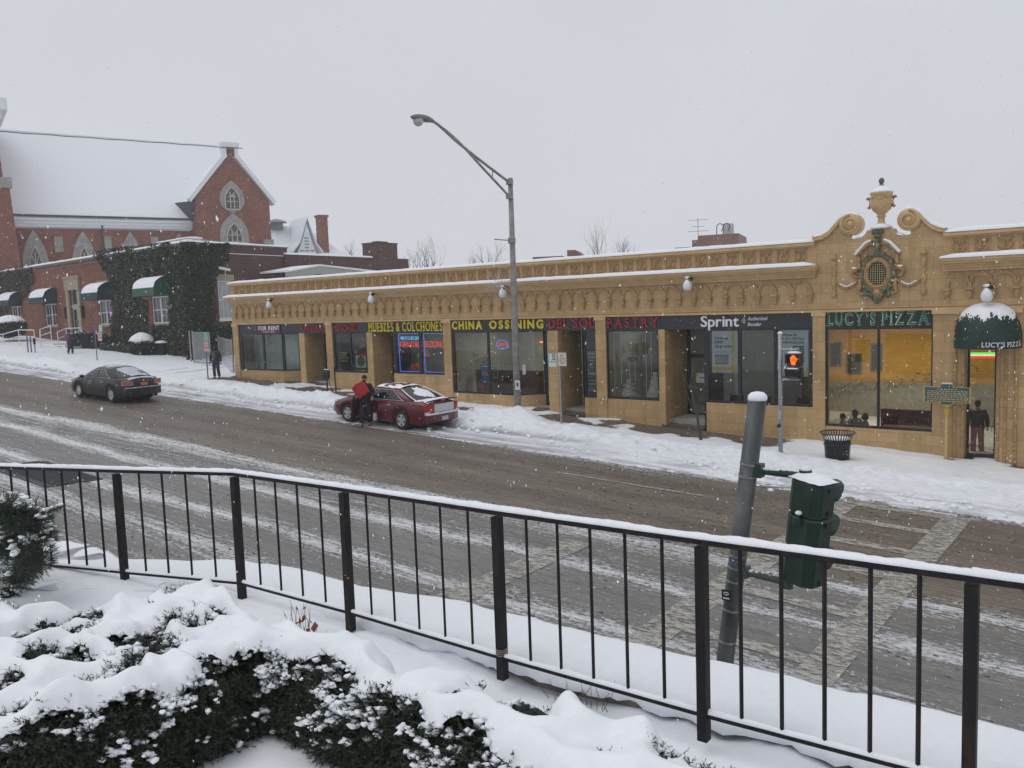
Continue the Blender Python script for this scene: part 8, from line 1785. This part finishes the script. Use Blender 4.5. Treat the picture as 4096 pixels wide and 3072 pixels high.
def ex_red(t_, part, face, halfw, side, roofp, endp, interp_, rw_):
    face('trunk_panel', red_paint, -.60, .60, .66, .98, o=.0); 
    for sg in (1, -1): face('tail_lamp', tail_red, *(sorted((sg*.52, sg*.85))), .72, .95, o=.012); face('reverse_lamp', plain('reverse_lamp', (.5, .42, .40), .3), *(sorted((sg*.66, sg*.80))), .69, .72, o=.016)
    face('number_plate', plain('number_plate', (.45, .47, .52), .5, var=.3, scale=40), -.16, .16, .38, .52, o=.055)
    b = MB(); b.tube([(-2.46, y, 1.07+.03*(1-(y/.78)**2)) for y in rng(-.78, .78, .13)], .028, 6); part(b, 'spoiler', red_paint)
    face('bumper', red_paint, -.84, .84, .34, .60, o=.03)
    # snow on bumper ledge, trunk face and deck
    b = MB(); ys = rng(-.86, .86, .08); vs = []
    for y in ys:
        x = -(2.53-.05*max(0, (abs(y)/.74-.55)/.45)**1.3+.04); e = .03*N(y*4, 2)
        vs += [(x+.06, y, .615), (x-.03, y, .60), (x-.035, y, .66+e), (x+.05, y, .70+e)]
    b.add(vs, [(i*4+k, i*4+(k+1) % 4, (i+1)*4+(k+1) % 4, (i+1)*4+k) for i in range(len(ys)-1) for k in range(4)]); part(b, 'bumper_snow', snow_fine)
    face('trunk_snow', plain('dirty_car_snow', (.60, .60, .63), .7, var=.2, scale=22), -.50, .50, .70, .97, o=.02)
    xs = rng(-2.42, -1.72, .05); ys = rng(-.78, .78, .05); snowpatch(part, 'deck_snow', xs, ys, lambda x, y: (x, y, lerp(interp_(IM['ctr'], x), interp_(IM['belt'], x), (abs(y)/.86)**2)+.02), lambda x, y: .3+.6*N(x*3, y*3, 1)-max(0, abs(y)-.62)*3)
    xs = rng(.02, .98, .04); ys = rng(-.97, .97, .06); snowpatch(part, 'roof_snow', xs, ys, lambda s, v: roofp(s, v), lambda s, v: .02+.5*N(s*5, v*2, 3)+.35*abs(v)+(.2 if s < .12 else 0)-.25*math.exp(-((s-.5)/.2)**2))
    vs_ = [-.84+.07*k for k in range(25)]; ts_ = rng(.12, .92, .05)
    snowpatch(part, 'window_snow', vs_, ts_, lambda v, t: endp(v, t, False, .016), lambda v, t: .42-abs(v+.0)*.62-abs(t-.45)*.6+.30*N(v*3, t*4, 6), rw_)
    for sg in (-1, 1):
        b = MB(); b.tube([endp(sg*.93, t, False, .03) for t in rng(.02, .98, .1)], .022, 5); part(b, 'pillar_snow', snow_fine)
    b = MB(); b.ball((2.36, .66, .70), (.10, .14, .09), 10, 7); part(b, 'headlight', plain('headlight_clear', (.62, .60, .52), .2)); b = MB(); b.ball((2.36, -.66, .70), (.10, .14, .09), 10, 7); part(b, 'headlight', plain('headlight_clear2', (.62, .60, .52), .2))
    b = MB(); b.hexa([(-.85, -.02, 1.47), (-.70, -.02, 1.47), (-.70, .02, 1.47), (-.85, .02, 1.47)], [(-.86, -.005, 1.55), (-.82, -.005, 1.55), (-.82, .005, 1.55), (-.86, .005, 1.55)]); part(b, 'aerial', under, None, False)
    b = MB()
    q = (-2.56, 0, .845); b.add([(q[0]-.012, -.09, q[2]+.012), (q[0]-.012, -.03, q[2]+.0), (q[0]-.012, -.03, q[2]+.025), (q[0]-.012, .03, q[2]+.025), (q[0]-.012, .03, q[2]), (q[0]-.012, .09, q[2]+.012), (q[0]-.012, .09, q[2]+.022), (q[0]-.012, -.09, q[2]+.022), (q[0]-.012, .0, q[2]-.018)], [(0, 1, 2, 7), (1, 4, 3, 2), (4, 5, 6, 3), (1, 8, 4)]); part(b, 'badge', plain('badge_gold', (.25, .2, .12), .4), None, False)
    # driver's door standing ajar
    b = MB(); x0 = 1.02; b.hexa([(x0, .90, .32), (x0-.35, 1.52, .32), (x0-.40, 1.50, .32), (x0-.05, .88, .32)], [(x0, .88, .95), (x0-.38, 1.50, .96), (x0-.43, 1.48, .96), (x0-.05, .86, .95)]); d_ = part(b, 'open_door', red_paint, None, False)
    b = MB(); b.tube([(x0-.02, .87, .95), (x0-.42, 1.15, 1.36), (x0-.62, 1.36, 1.34), (x0-.42, 1.50, .96)], .022, 5); part(b, 'door_frame', blk, d_, False)
    b = MB(); b.add([(x0-.03, .87, .96), (x0-.40, 1.49, .97), (x0-.60, 1.35, 1.33), (x0-.42, 1.14, 1.35)], [(0, 1, 2, 3)]); part(b, 'door_glass', glass, d_, False)
tilt = math.atan(-GS)
rc_x = (-24.35-21.45)/2-.1
car('parked_car', 'dark red sedan parked at the kerb, snow on its roof, boot and bumper', (rc_x-.05, 22.28, zg(rc_x)+.02), (0, -tilt, PI+.0), IM, red_paint, ex_red)
AC = dict(L=4.86, W=1.84, xf=1.42, xr=-1.38, R=.325, roof=1.51, hb=.82, ht=.635,
    belt=[(-2.43, .92), (-2.2, 1.02), (-1.2, .99), (0, .96), (1.1, .92), (1.8, .82), (2.2, .70), (2.43, .60)], ctr=[(-2.43, 1.06), (-2.2, 1.08), (-1.75, 1.07), (0, 1.03), (1.1, 1.0), (1.8, .92), (2.2, .80), (2.43, .66)], low=[(-2.43, .30), (-2.2, .22), (0, .20), (2.2, .20), (2.43, .26)],
    glass=dict(rb=-1.92, rt=-.88, fb=1.25, ft=.30), wins=[(.19, .53, .08, .88), (.55, .92, .08, .88)], trim=chrome, handle_m=chrome, seams=(-.95, .05, 1.05), handles=(-.72, .30), mirror=.88, spokes=12)
def ex_blk(t_, part, face, halfw, side, roofp, endp, interp_, rw_):
    for sg in (1, -1): face('tail_lamp', tail_pink, *(sorted((sg*.48, sg*.90))), .78, .98, o=.014)
    face('trunk_panel', plain('gloss_black_panel', (.01, .01, .012), .2), -.44, .44, .74, .92, o=.012)
    face('number_plate', plain('orange_number_plate', (.55, .20, .015), .5, var=.25, scale=30), -.16, .16, .76, .90, o=.03); face('bumper', blk_paint, -.86, .86, .34, .66, o=.035)
    b = MB(); ys = rng(-.82, .82, .08); vs = []
    for y in ys:
        x = -(2.46-.05*max(0, (abs(y)/.74-.55)/.45)**1.3+.04); e = .02*N(y*4, 2); vs += [(x+.06, y, .675), (x-.03, y, .66), (x-.03, y, .695+e), (x+.05, y, .71+e)]
    b.add(vs, [(i*4+k, i*4+(k+1) % 4, (i+1)*4+(k+1) % 4, (i+1)*4+k) for i in range(len(ys)-1) for k in range(4)]); part(b, 'bumper_snow', plain('thin_grey_snow', (.52, .54, .58), .7, var=.2, scale=20))
    gsn = plain('thin_windblown_snow', (.50, .52, .56), .7, var=.15, scale=9)
    xs = rng(.06, .96, .04); ys = rng(-.8, .8, .06); o = snowpatch(part, 'roof_snow', xs, ys, lambda s, v: roofp(s, v, -.012), lambda s, v: .35+.4*N(s*4, v*2, 9)-.3*abs(v)); o.data.materials[0] = gsn
    vs_ = [-.8+.08*k for k in range(21)]; o = snowpatch(part, 'window_snow', vs_, rng(.12, .92, .05), lambda v, t: endp(v, t, False, .008), lambda v, t: .38-abs(v+.05)*.7+.15*t+.25*N(v*3, t*3, 6), rw_); o.data.materials[0] = gsn
    xs = rng(-2.4, -1.76, .05); ys = rng(-.74, .74, .05); o = snowpatch(part, 'deck_snow', xs, ys, lambda x, y: (x, y, lerp(interp_(AC['ctr'], x), interp_(AC['belt'], x), (abs(y)/.86)**2)-.006), lambda x, y: .35+.5*N(x*3, y*3, 4)-max(0, abs(y)-.55)*3); o.data.materials[0] = gsn
    for sg in (1, -1): b = MB(); b.ball((2.28, sg*.66, .70), (.12, .14, .08), 10, 7); part(b, 'headlight', plain('headlight_clear%d' % (3+sg), (.4, .4, .4), .2))
    b = MB(); b.ball((-2.50, .0, .98), (.006, .05, .04), 10, 6); part(b, 'badge', chrome)
    b = MB(); b.tube([(-2.42, -.45, .30), (-2.50, -.45, .30)], .04, 8); part(b, 'exhaust', galv)
bx = (-39.85-36.75)/2
car('driving_car', 'dark grey sedan driving up the hill with thin snow on its roof', (bx+.25, 19.35, zg(bx)+.02), (0, -tilt, PI+.02), AC, blk_paint, ex_blk)
# ================================================================ people
skin_m = plain('skin', (.34, .17, .11), .6, var=.08); skin_d = plain('dark_skin', (.09, .045, .03), .6, var=.08)
def skinned(name, chains, mat, parent, M, sub=1, root=0):
    """one continuous surface grown over connected joints: chains = list of [(point, radius), ...]; equal points join"""
    idx = {}; vs = []; rs = []; es = []
    for ch in chains:
        prev = None
        for p, r in ch:
            k = tuple(round(c, 3) for c in p)
            if k not in idx: idx[k] = len(vs); vs.append(p); rs.append(r if isinstance(r, tuple) else (r, r))
            if prev is not None and prev != idx[k]: es.append((prev, idx[k]))
            prev = idx[k]
    me = bpy.data.meshes.new(name); me.from_pydata(vs, es, []); o = bpy.data.objects.new(name, me); C.objects.link(o)
    o.modifiers.new('s', 'SKIN'); sm2 = o.modifiers.new('d', 'SUBSURF'); sm2.levels = sub; sm2.render_levels = sub
    for i, v in enumerate(me.skin_vertices[0].data): v.radius = rs[i]; v.use_root = (i == root)
    dg = bpy.context.evaluated_depsgraph_get(); dg.update(); m2 = bpy.data.meshes.new_from_object(o.evaluated_get(dg)); bpy.data.objects.remove(o); bpy.data.meshes.remove(me)
    m2.transform(M); m2.materials.clear(); m2.materials.append(mat); m2.shade_smooth(); m2.name = name; r_ = bpy.data.objects.new(name, m2); C.objects.link(r_); r_.parent = parent; return r_
def person(label, loc, rz, J, coat, trouser, shoe, hat_m, skin=None, H=1.8, coat_len=.0, hood=False, extra=None, group=None):
    """J: joints in metres for a 1.8 m figure facing -Y; x is the figure's left"""
    skin = skin or skin_m; k = H/1.8; t_ = thing('person', label, 'person', loc, rz, group); M = Matrix.Scale(k, 4); V = lambda *p: tuple(p)
    pel, che, nek, hed = J['pelvis'], J['chest'], J['neck'], J['head']
    chains = [[(pel, (.15, .11)), (lerp3(pel, che, .5), (.135, .10)), (che, (.16, .11)), (nek, (.065, .065)), (lerp3(nek, hed, .5), (.06, .06))]]
    for s_ in ('l', 'r'):
        sh, el, wr = J['sh'+s_], J['el'+s_], J['wr'+s_]; hp, kn, an, to = J['hip'+s_], J['kn'+s_], J['an'+s_], J['to'+s_]
        chains += [[(che, (.16, .11)), (sh, .062), (lerp3(sh, el, .5), .052), (el, .042), (wr, .028)], [(pel, (.15, .11)), (hp, .09), (lerp3(hp, kn, .5), .078), (kn, .056), (lerp3(kn, an, .4), .052), (an, .038), (to, .032)]]
    body = skinned('body', chains, skin, t_, M)
    # head with face
    a = MB(); hx, hy, hz = hed; fd = J.get('face', (0, -1)); fa = math.atan2(fd[0], -fd[1])
    def hp_(x, y, z): c_, s2 = math.cos(fa), math.sin(fa); return ((hx+x*c_-y*s2)*k, (hy+x*s2+y*c_)*k, (hz+z)*k)
    b = MB(); b.ball((0, 0, 0), (.075, .092, .115), 14, 10); b.v = [hp_(x*(1-.25*max(0, -z/.115)), y-(.012 if z < -.03 and y < 0 else 0), z) for x, y, z in b.v]
    c = len(b.v); nb = MB(); nb.ball((0, -.095, -.012), (.014, .02, .026), 6, 5); nb.ball((.076, 0, 0), (.012, .02, .03), 6, 4); nb.ball((-.076, 0, 0), (.012, .02, .03), 6, 4); b.add([hp_(*p) for p in nb.v], nb.f); b.build('head', skin, t_, True, world=False)
    b = MB(); nb = MB(); nb.ball((.03, -.084, .02), (.012, .008, .007), 6, 4); nb.ball((-.03, -.084, .02), (.012, .008, .007), 6, 4); nb.ball((0, -.09, -.052), (.024, .008, .006), 6, 4); b.add([hp_(*p) for p in nb.v], nb.f); b.build('facial_features', plain('eyes_mouth', (.05, .025, .02), .5), t_, world=False)
    b = MB(); nb = MB()
    if hood: nb.ball((0, .018, .01), (.105, .11, .14), 12, 8); nb.v = [(x, max(y, -.045), z) for x, y, z in nb.v]
    else: nb.lathe([(.086, .02), (.092, .035), (.09, .075), (.07, .115), (.03, .138), (.005, .142)], (0, .005, 0), 14); nb.lathe([(.094, .015), (.098, .03), (.094, .06)], (0, .005, 0), 14)
    b.add([hp_(*p) for p in nb.v], nb.f); b.build('hood' if hood else 'knit_hat', hat_m, t_, True, world=False)
    # hair at the nape
    if not hood: b = MB(); nb = MB(); nb.ball((0, .04, -.02), (.074, .06, .06), 8, 6); b.add([hp_(*p) for p in nb.v], nb.f); b.build('hair', plain('dark_hair', (.02, .014, .01), .7), t_, True, world=False)
    # hands with five fingers
    for s_ in ('l', 'r'):
        w_ = Vector(J['wr'+s_]); e = Vector(J['el'+s_]); d = (w_-e).normalized(); cu_ = Vector(J.get('curl'+s_, (0, -1, 0))); sd2 = d.cross(cu_).normalized(); palm = w_+d*.07; ch = [[(tuple(w_), .024), (tuple(palm), (.034, .018))]]
        for i in range(4):
            r0 = palm+sd2*(.027-.018*i); L = (.075, .083, .078, .06)[i]; p1 = r0+(d*.8+cu_*.45)*L*.45; p2 = p1+(d*.35+cu_*.9)*L*.35; p3 = p2+(cu_*.8-d*.3)*L*.3; ch.append([(tuple(palm), (.034, .018)), (tuple(r0+d*.012), .010), (tuple(p1), .009), (tuple(p2), .0085), (tuple(p3), .0075)])
        th = w_+d*.025+sd2*.03; ch.append([(tuple(w_), .024), (tuple(th), .012), (tuple(th+sd2*.022+d*.03+cu_*.01), .011), (tuple(th+sd2*.018+d*.055+cu_*.02), .009)])
        skinned('hand', ch, J.get('glove', skin), t_, M)
    # coat, trousers, shoes
    cc = [[(lerp3(pel, che, -.12-coat_len), (.225, .17)), (pel, (.215, .165)), (lerp3(pel, che, .5), (.20, .155)), (che, (.215, .155)), (lerp3(che, nek, .55), (.13, .10)), (nek, (.085, .085))]]
    for s_ in ('l', 'r'): sh, el, wr = J['sh'+s_], J['el'+s_], J['wr'+s_]; cc.append([(che, (.205, .145)), (sh, .098), (lerp3(sh, el, .5), .090), (el, .078), (lerp3(el, wr, .5), .068), (lerp3(el, wr, .93), .056)])
    skinned('coat', cc, coat, t_, M)
    tc_ = []
    for s_ in ('l', 'r'): hp2, kn, an = J['hip'+s_], J['kn'+s_], J['an'+s_]; tc_.append([(pel, (.165, .125)), (hp2, .118), (lerp3(hp2, kn, .5), .110), (kn, .092), (lerp3(kn, an, .5), .090), (lerp3(kn, an, .96), .088)])
    skinned('trousers', tc_, trouser, t_, M)
    for s_ in ('l', 'r'):
        an, to = J['an'+s_], J['to'+s_]; heel = lerp3(an, to, -.28); heel = (heel[0], heel[1], to[2]+.01); skinned('shoe', [[(heel, (.042, .038)), ((an[0], an[1], to[2]+.035), (.048, .055)), (lerp3((an[0], an[1], to[2]+.02), to, .6), (.048, .042)), (to, (.044, .030))]], shoe, t_, M)
    if extra: extra(t_, k)
    return t_
def lerp3(a, b, t): return tuple(lerp(p, q, t) for p, q in zip(a, b))
def stand(**kw):
    J = dict(pelvis=(0, 0, .95), chest=(0, -.01, 1.33), neck=(0, 0, 1.52), head=(0, -.02, 1.655), shl=(.19, 0, 1.43), shr=(-.19, 0, 1.43), ell=(.27, .02, 1.15), elr=(-.27, .02, 1.15), wrl=(.29, -.06, .90), wrr=(-.29, -.06, .90),
             hipl=(.095, 0, .90), hipr=(-.095, 0, .90), knl=(.11, -.02, .50), knr=(-.11, -.02, .50), anl=(.12, .03, .09), anr=(-.12, .03, .09), tol=(.14, -.13, .035), tor=(-.14, -.13, .035)); J.update(kw); return J
blkcoat = plain('black_coat', (.012, .012, .014), .8, var=.3, scale=10, bmp=.3); navy = plain('dark_blue_trousers', (.010, .012, .024), .8, var=.3, scale=8, bmp=.2); boot = plain('dark_boot', (.02, .018, .02), .6); tanboot = plain('tan_boot', (.20, .09, .045), .6); knit = plain('black_knit', (.015, .015, .017), .9)
# delivery man by the red car, walking towards the camera with a red insulated bag
Pm = onG(1468, 1706)
Jm = stand(wrr=(-.24, -.24, 1.08), elr=(-.28, -.02, 1.14), ell=(.27, .05, 1.15), wrl=(.30, -.18, 1.03), curll=(0, -.4, -.9), curlr=(.6, -.4, -.5), knl=(.09, -.02, .50), anl=(.07, .14, .10), tol=(.08, .0, .035), knr=(-.11, -.10, .50), anr=(-.14, -.10, .09), tor=(-.16, -.26, .035), face=(.05, -1))
def bagf(t_, k):
    b = MB(); b.lathe([(.006, -.01), (.10, -.01), (.11, .02), (.10, .05), (.005, .06)], (.06*k, -.15*k, 1.50*k), 10, 'y'); b.v = [(x, y, z) for x, y, z in b.v]
    b = MB()
    for i in range(6): b.box((.03+.012*(i % 2))*k, (.06+.01*(i % 3))*k, -.165*k, -.160*k, (1.36+.012*i)*k, (1.368+.012*i)*k)
    b.build('chest_emblem', plain('red_emblem', (.35, .02, .02), .6), t_, world=False)
    b = MB(); b.ball((0, -.085*k, 1.585*k), (.065*k, .045*k, .07*k), 10, 6); b.build('beard', plain('brown_beard', (.05, .025, .015), .9), t_, True, world=False)
per = person('man in black coat and hat carrying a red bag beside the red car', (Pm.x, Pm.y, zg(Pm.x)+.015), math.radians(28), Jm, blkcoat, navy, tanboot, knit, H=1.90, coat_len=.55, extra=bagf)
bag = thing('delivery_bag', 'large red insulated delivery bag tilted under the man’s arm'.replace('’s', "'s"), 'bag', (Pm.x, Pm.y, zg(Pm.x)+1.1))
c = S(1443, 1560, Pm.y-.24); redbag = plain('red_nylon', (.42, .010, .022), .55, var=.15, scale=12, bmp=.2); a = MB(); w_, h_, th = .25, .25, .17; vs = []
rot = Matrix.Rotation(math.radians(25), 3, 'Z') @ Matrix.Rotation(math.radians(-32), 3, 'Y')
nb = MB(); nb.box(-w_, w_, -th/2, th/2, -h_, h_)
g_ = MB(); us_ = rng(0, 1, .1)
for (y, sgn) in ((-th/2, 1), (th/2, -1)): g_.grid(us_ if sgn > 0 else us_[::-1], us_, lambda u, v: ((u-.5)*2*w_*(1-.06*(2*v-1)**2), y-sgn*.035*math.sin(PI*u)*math.sin(PI*v)+.008*N(u*5, v*5, sgn), (v-.5)*2*h_*(1-.06*(2*u-1)**2)))
ring = [(u, 0) for u in us_]+[(1, v) for v in us_[1:]]+[(u, 1) for u in us_[::-1][1:]]+[(0, v) for v in us_[::-1][1:]]
f2 = lambda u, v, y: ((u-.5)*2*w_*(1-.06*(2*v-1)**2), y, (v-.5)*2*h_*(1-.06*(2*u-1)**2)); n = len(ring); g_.add([f2(u, v, -th/2) for u, v in ring]+[f2(u, v, th/2) for u, v in ring], [(i+n, (i+1) % n+n, (i+1) % n, i) for i in range(n-1)])
a.v = [tuple(Vector(c)+rot @ Vector(p)) for p in g_.v]; a.f = g_.f; a.m = g_.m; a.build('body', redbag, bag, smooth=False)
a = MB(); a.tube([tuple(Vector(c)+rot @ Vector(p)) for p in ((-.12, -th/2-.03, .10), (-.12, -th/2-.05, .22), (0, -th/2-.03, .27), (.12, -th/2-.05, .22), (.12, -th/2-.03, .10))], .012, 5); a.build('strap', plain('dark_red_strap', (.2, .01, .015), .7), bag)
a = MB(); a.tube([tuple(Vector(c)+rot @ Vector(p)) for p in ((-w_*.93, -th/2-.006, -h_*.9), (w_*.93, -th/2-.006, -h_*.9))], .008, 4); a.tube([tuple(Vector(c)+rot @ Vector(p)) for p in ((-w_*.93, -th/2-.006, h_*.62), (w_*.93, -th/2-.006, h_*.62))], .008, 4); a.build('piping', plain('bag_piping', (.25, .01, .015), .7), bag)
t_ = thing('paper_bag', 'small pale bag hanging low behind the man by the red car', 'bag', (Pm.x+.4, Pm.y, zg(Pm.x)+.5)); q = S(1500, 1662, Pm.y+.05); a = MB(); a.hexa([(q.x-.07, q.y-.04, q.z-.18), (q.x+.07, q.y-.04, q.z-.18), (q.x+.07, q.y+.05, q.z-.18), (q.x-.07, q.y+.05, q.z-.18)], [(q.x-.08, q.y-.01, q.z+.10), (q.x+.08, q.y-.01, q.z+.10), (q.x+.08, q.y+.02, q.z+.10), (q.x-.08, q.y+.02, q.z+.10)]); a.build('body', plain('pale_bag', (.35, .34, .42), .7, var=.2), t_); a = MB(); a.tube([(q.x-.05, q.y, q.z+.10), (q.x, q.y, q.z+.26), (q.x+.05, q.y, q.z+.10)], .006, 4); a.build('handle', blk, t_)
# man standing by the corner of the yellow shops
Pc = onG(868, 1522); Jc = stand(wrl=(.30, -.02, .88), wrr=(-.28, -.08, .92), glove=blkcoat, knl=(.12, -.03, .5), anl=(.15, .02, .09), tol=(.19, -.13, .035), face=(-.2, -1))
def stripes(t_, k):
    b = MB(); b.tube([(-.06*k, -.15*k, 1.42*k), (-.05*k, -.175*k, 1.2*k), (-.05*k, -.165*k, 1.0*k)], .012*k, 5); b.tube([(.05*k, -.15*k, 1.42*k), (.03*k, -.175*k, 1.3*k), (.02*k, -.175*k, 1.15*k)], .012*k, 5); b.build('zip_stripe', plain('grey_zip', (.25, .25, .26), .6), t_, world=False)
person('man in dark hooded jacket and blue jeans standing at the corner of the yellow shops', (Pc.x, Pc.y, zg(Pc.x)+.10), math.radians(30), Jc, plain('dark_padded_jacket', (.016, .016, .02), .6, var=.4, scale=14, bmp=.4), plain('blue_jeans', (.025, .032, .06), .8, var=.3), boot, blkcoat, skin=skin_d, H=1.80, hood=True, extra=stripes)
# person walking away with a backpack
Pw = onG(284, 1424); Jw = stand(wrl=(.20, -.16, 1.08), wrr=(-.20, -.16, 1.08), elr=(-.27, .02, 1.16), ell=(.27, .02, 1.16), glove=blkcoat, anl=(.12, .12, .10), tol=(.13, .0, .035), knr=(-.10, -.10, .5), anr=(-.10, -.06, .09), tor=(-.10, -.22, .035))
person('person in grey green jacket walking up the snowy pavement away from the camera', (Pw.x, Pw.y, zg(Pw.x)+.10), math.radians(215), Jw, plain('grey_green_jacket', (.05, .06, .055), .8, var=.3), plain('dark_trousers', (.018, .02, .04), .8), boot, plain('dark_cap', (.02, .02, .025), .8), H=1.78, coat_len=.15)
bp = thing('backpack', 'pink purple and blue backpack worn by the walking person', 'backpack', (Pw.x, Pw.y, zg(Pw.x)+1.2)); rz = math.radians(215); bk_ = Vector((-math.sin(rz), math.cos(rz), 0)); cpos = Vector((Pw.x, Pw.y, zg(Pw.x)+1.33))+bk_*.24
a = MB(); a.ball(cpos, (.17, .13, .26), 12, 9, .15); a.build('body', plain('magenta_nylon', (.17, .02, .09), .6, var=.3), bp, smooth=True); a = MB(); a.ball(cpos+Vector((-.11, -.05, .03)), (.09, .11, .21), 10, 7); a.build('side_pocket', plain('blue_nylon', (.02, .08, .20), .6), bp, smooth=True)
a = MB()
for s_ in (-1, 1): sv2 = Vector((math.cos(rz), math.sin(rz), 0))*s_*.10; a.tube([cpos+sv2+Vector((0, 0, .2)), cpos+sv2-bk_*.20+Vector((0, 0, .22)), cpos+sv2-bk_*.38+Vector((0, 0, .05)), cpos+sv2-bk_*.22+Vector((0, 0, -.2))], .018, 5)
a.build('strap', blk, bp)
# three diners in the pizza window
def sit(): return stand(pelvis=(0, 0, .55), chest=(0, -.04, .93), neck=(0, -.03, 1.12), head=(0, -.05, 1.255), shl=(.19, -.02, 1.03), shr=(-.19, -.02, 1.03), ell=(.25, -.12, .78), elr=(-.25, -.12, .78), wrl=(.12, -.34, .80), wrr=(-.12, -.34, .80), hipl=(.10, -.02, .52), hipr=(-.10, -.02, .52), knl=(.13, -.42, .50), knr=(-.13, -.42, .50), anl=(.13, -.40, .09), anr=(-.13, -.40, .09), tol=(.13, -.55, .035), tor=(-.13, -.55, .035), curll=(0, 0, -1), curlr=(0, 0, -1))
Yd = Y0+1.0
for px_, pyh, rz2, ct, ht_, hd2, lab in ((3365, 1655, 100, plain('plum_coat', (.10, .012, .03), .7), plain('dark_hat_plum', (.02, .015, .02), .8), False, 'diner in a plum coat at the left of the pizza window'), (3418, 1640, 60, plain('brown_patterned_coat', (.12, .07, .03), .8, var=.6, scale=12), plain('brown_hat', (.05, .03, .02), .8), True, 'diner in a brown hood in the middle of the pizza window'), (3465, 1655, -80, plain('grey_purple_coat', (.035, .03, .045), .7), plain('grey_hood', (.03, .03, .035), .8), True, 'diner in a dark grey hood right of the other two in the pizza window')):
    q = S(px_, pyh, Yd); z0 = q.z-1.33; person(lab, (q.x, Yd, z0), math.radians(rz2), sit(), ct, navy, boot, ht_, skin=skin_d, H=1.75, hood=hd2, group='people sitting in the pizza window')
# person in red trousers just inside the pizza door
q = S(3908, 1840, Y0+1.2); Jd = stand(); person('person in red trousers standing just inside the pizza shop door', (q.x, Y0+1.2, -5.1), math.radians(200), Jd, plain('dark_brown_jacket', (.05, .03, .02), .8), plain('red_trousers', (.30, .03, .02), .8), boot, knit, H=1.7, group=None)
# ================================================================ falling snow: irregular flakes in the air over the street
fl = MB(); rnd = random.Random(42)
oct_f = [(0, 2, 4), (2, 1, 4), (1, 3, 4), (3, 0, 4), (2, 0, 5), (1, 2, 5), (3, 1, 5), (0, 3, 5)]
def flake(p, r, st):
    d = Vector((rnd.gauss(.0, .25), rnd.gauss(0, .2), 1)).normalized(); a = Vector((1, 0, 0)); b = d.cross(a).normalized(); a = b.cross(d)
    j = lambda: rnd.uniform(.6, 1.3); fl.add([p+a*r*j(), p-a*r*j(), p+b*r*j(), p-b*r*j(), p+d*r*st*j(), p-d*r*st*j()], oct_f)
cnt = 0
while cnt < 12000:
    D_ = 3.2+34*rnd.random()**.62; px_ = rnd.uniform(-80, 4180); py_2 = rnd.uniform(-60, 3100); d = ray(px_, py_2); p = d*(D_/d.length)
    if p.z < zg(p.x)+.3 or (p.z < -2.0 and p.y < 5.1) or (p.y > 26.8 and p.z < 2.0) or p.y > 36: continue
    r = (.0028+.0045*rnd.random()**1.6)*(1.8 if rnd.random() < .05 else 1)
    if D_ < 6: r *= .55
    flake(p, r, rnd.uniform(1.2, 2.6)); cnt += 1
fm, t, p = newmat('snowflake'); p.inputs['Base Color'].default_value = (.9, .92, .95, 1); p.inputs['Roughness'].default_value = .8
tag(fl.build('falling_snow', fm), 'snowflakes falling through the air over the street', kind='stuff')
# ================================================================ snowy air
hz = MB(); hz.box(-170, 60, -25, 190, G0+GS*30-3, 60)
hm_, t, p = newmat('snowy_haze'); t.nodes.remove(p); out = t.nodes['Material Output']; pv = nd(t, 'ShaderNodeVolumePrincipled'); pv.inputs['Color'].default_value = (.93, .95, 1, 1); pv.inputs['Density'].default_value = .0009; pv.inputs['Anisotropy'].default_value = .2
t.links.new(pv.outputs[0], out.inputs['Volume']); tag(hz.build('haze', hm_), 'thin snowy haze in the air', kind='stuff')
sc.cycles.volume_bounces = 1; sc.cycles.volume_max_steps = 16
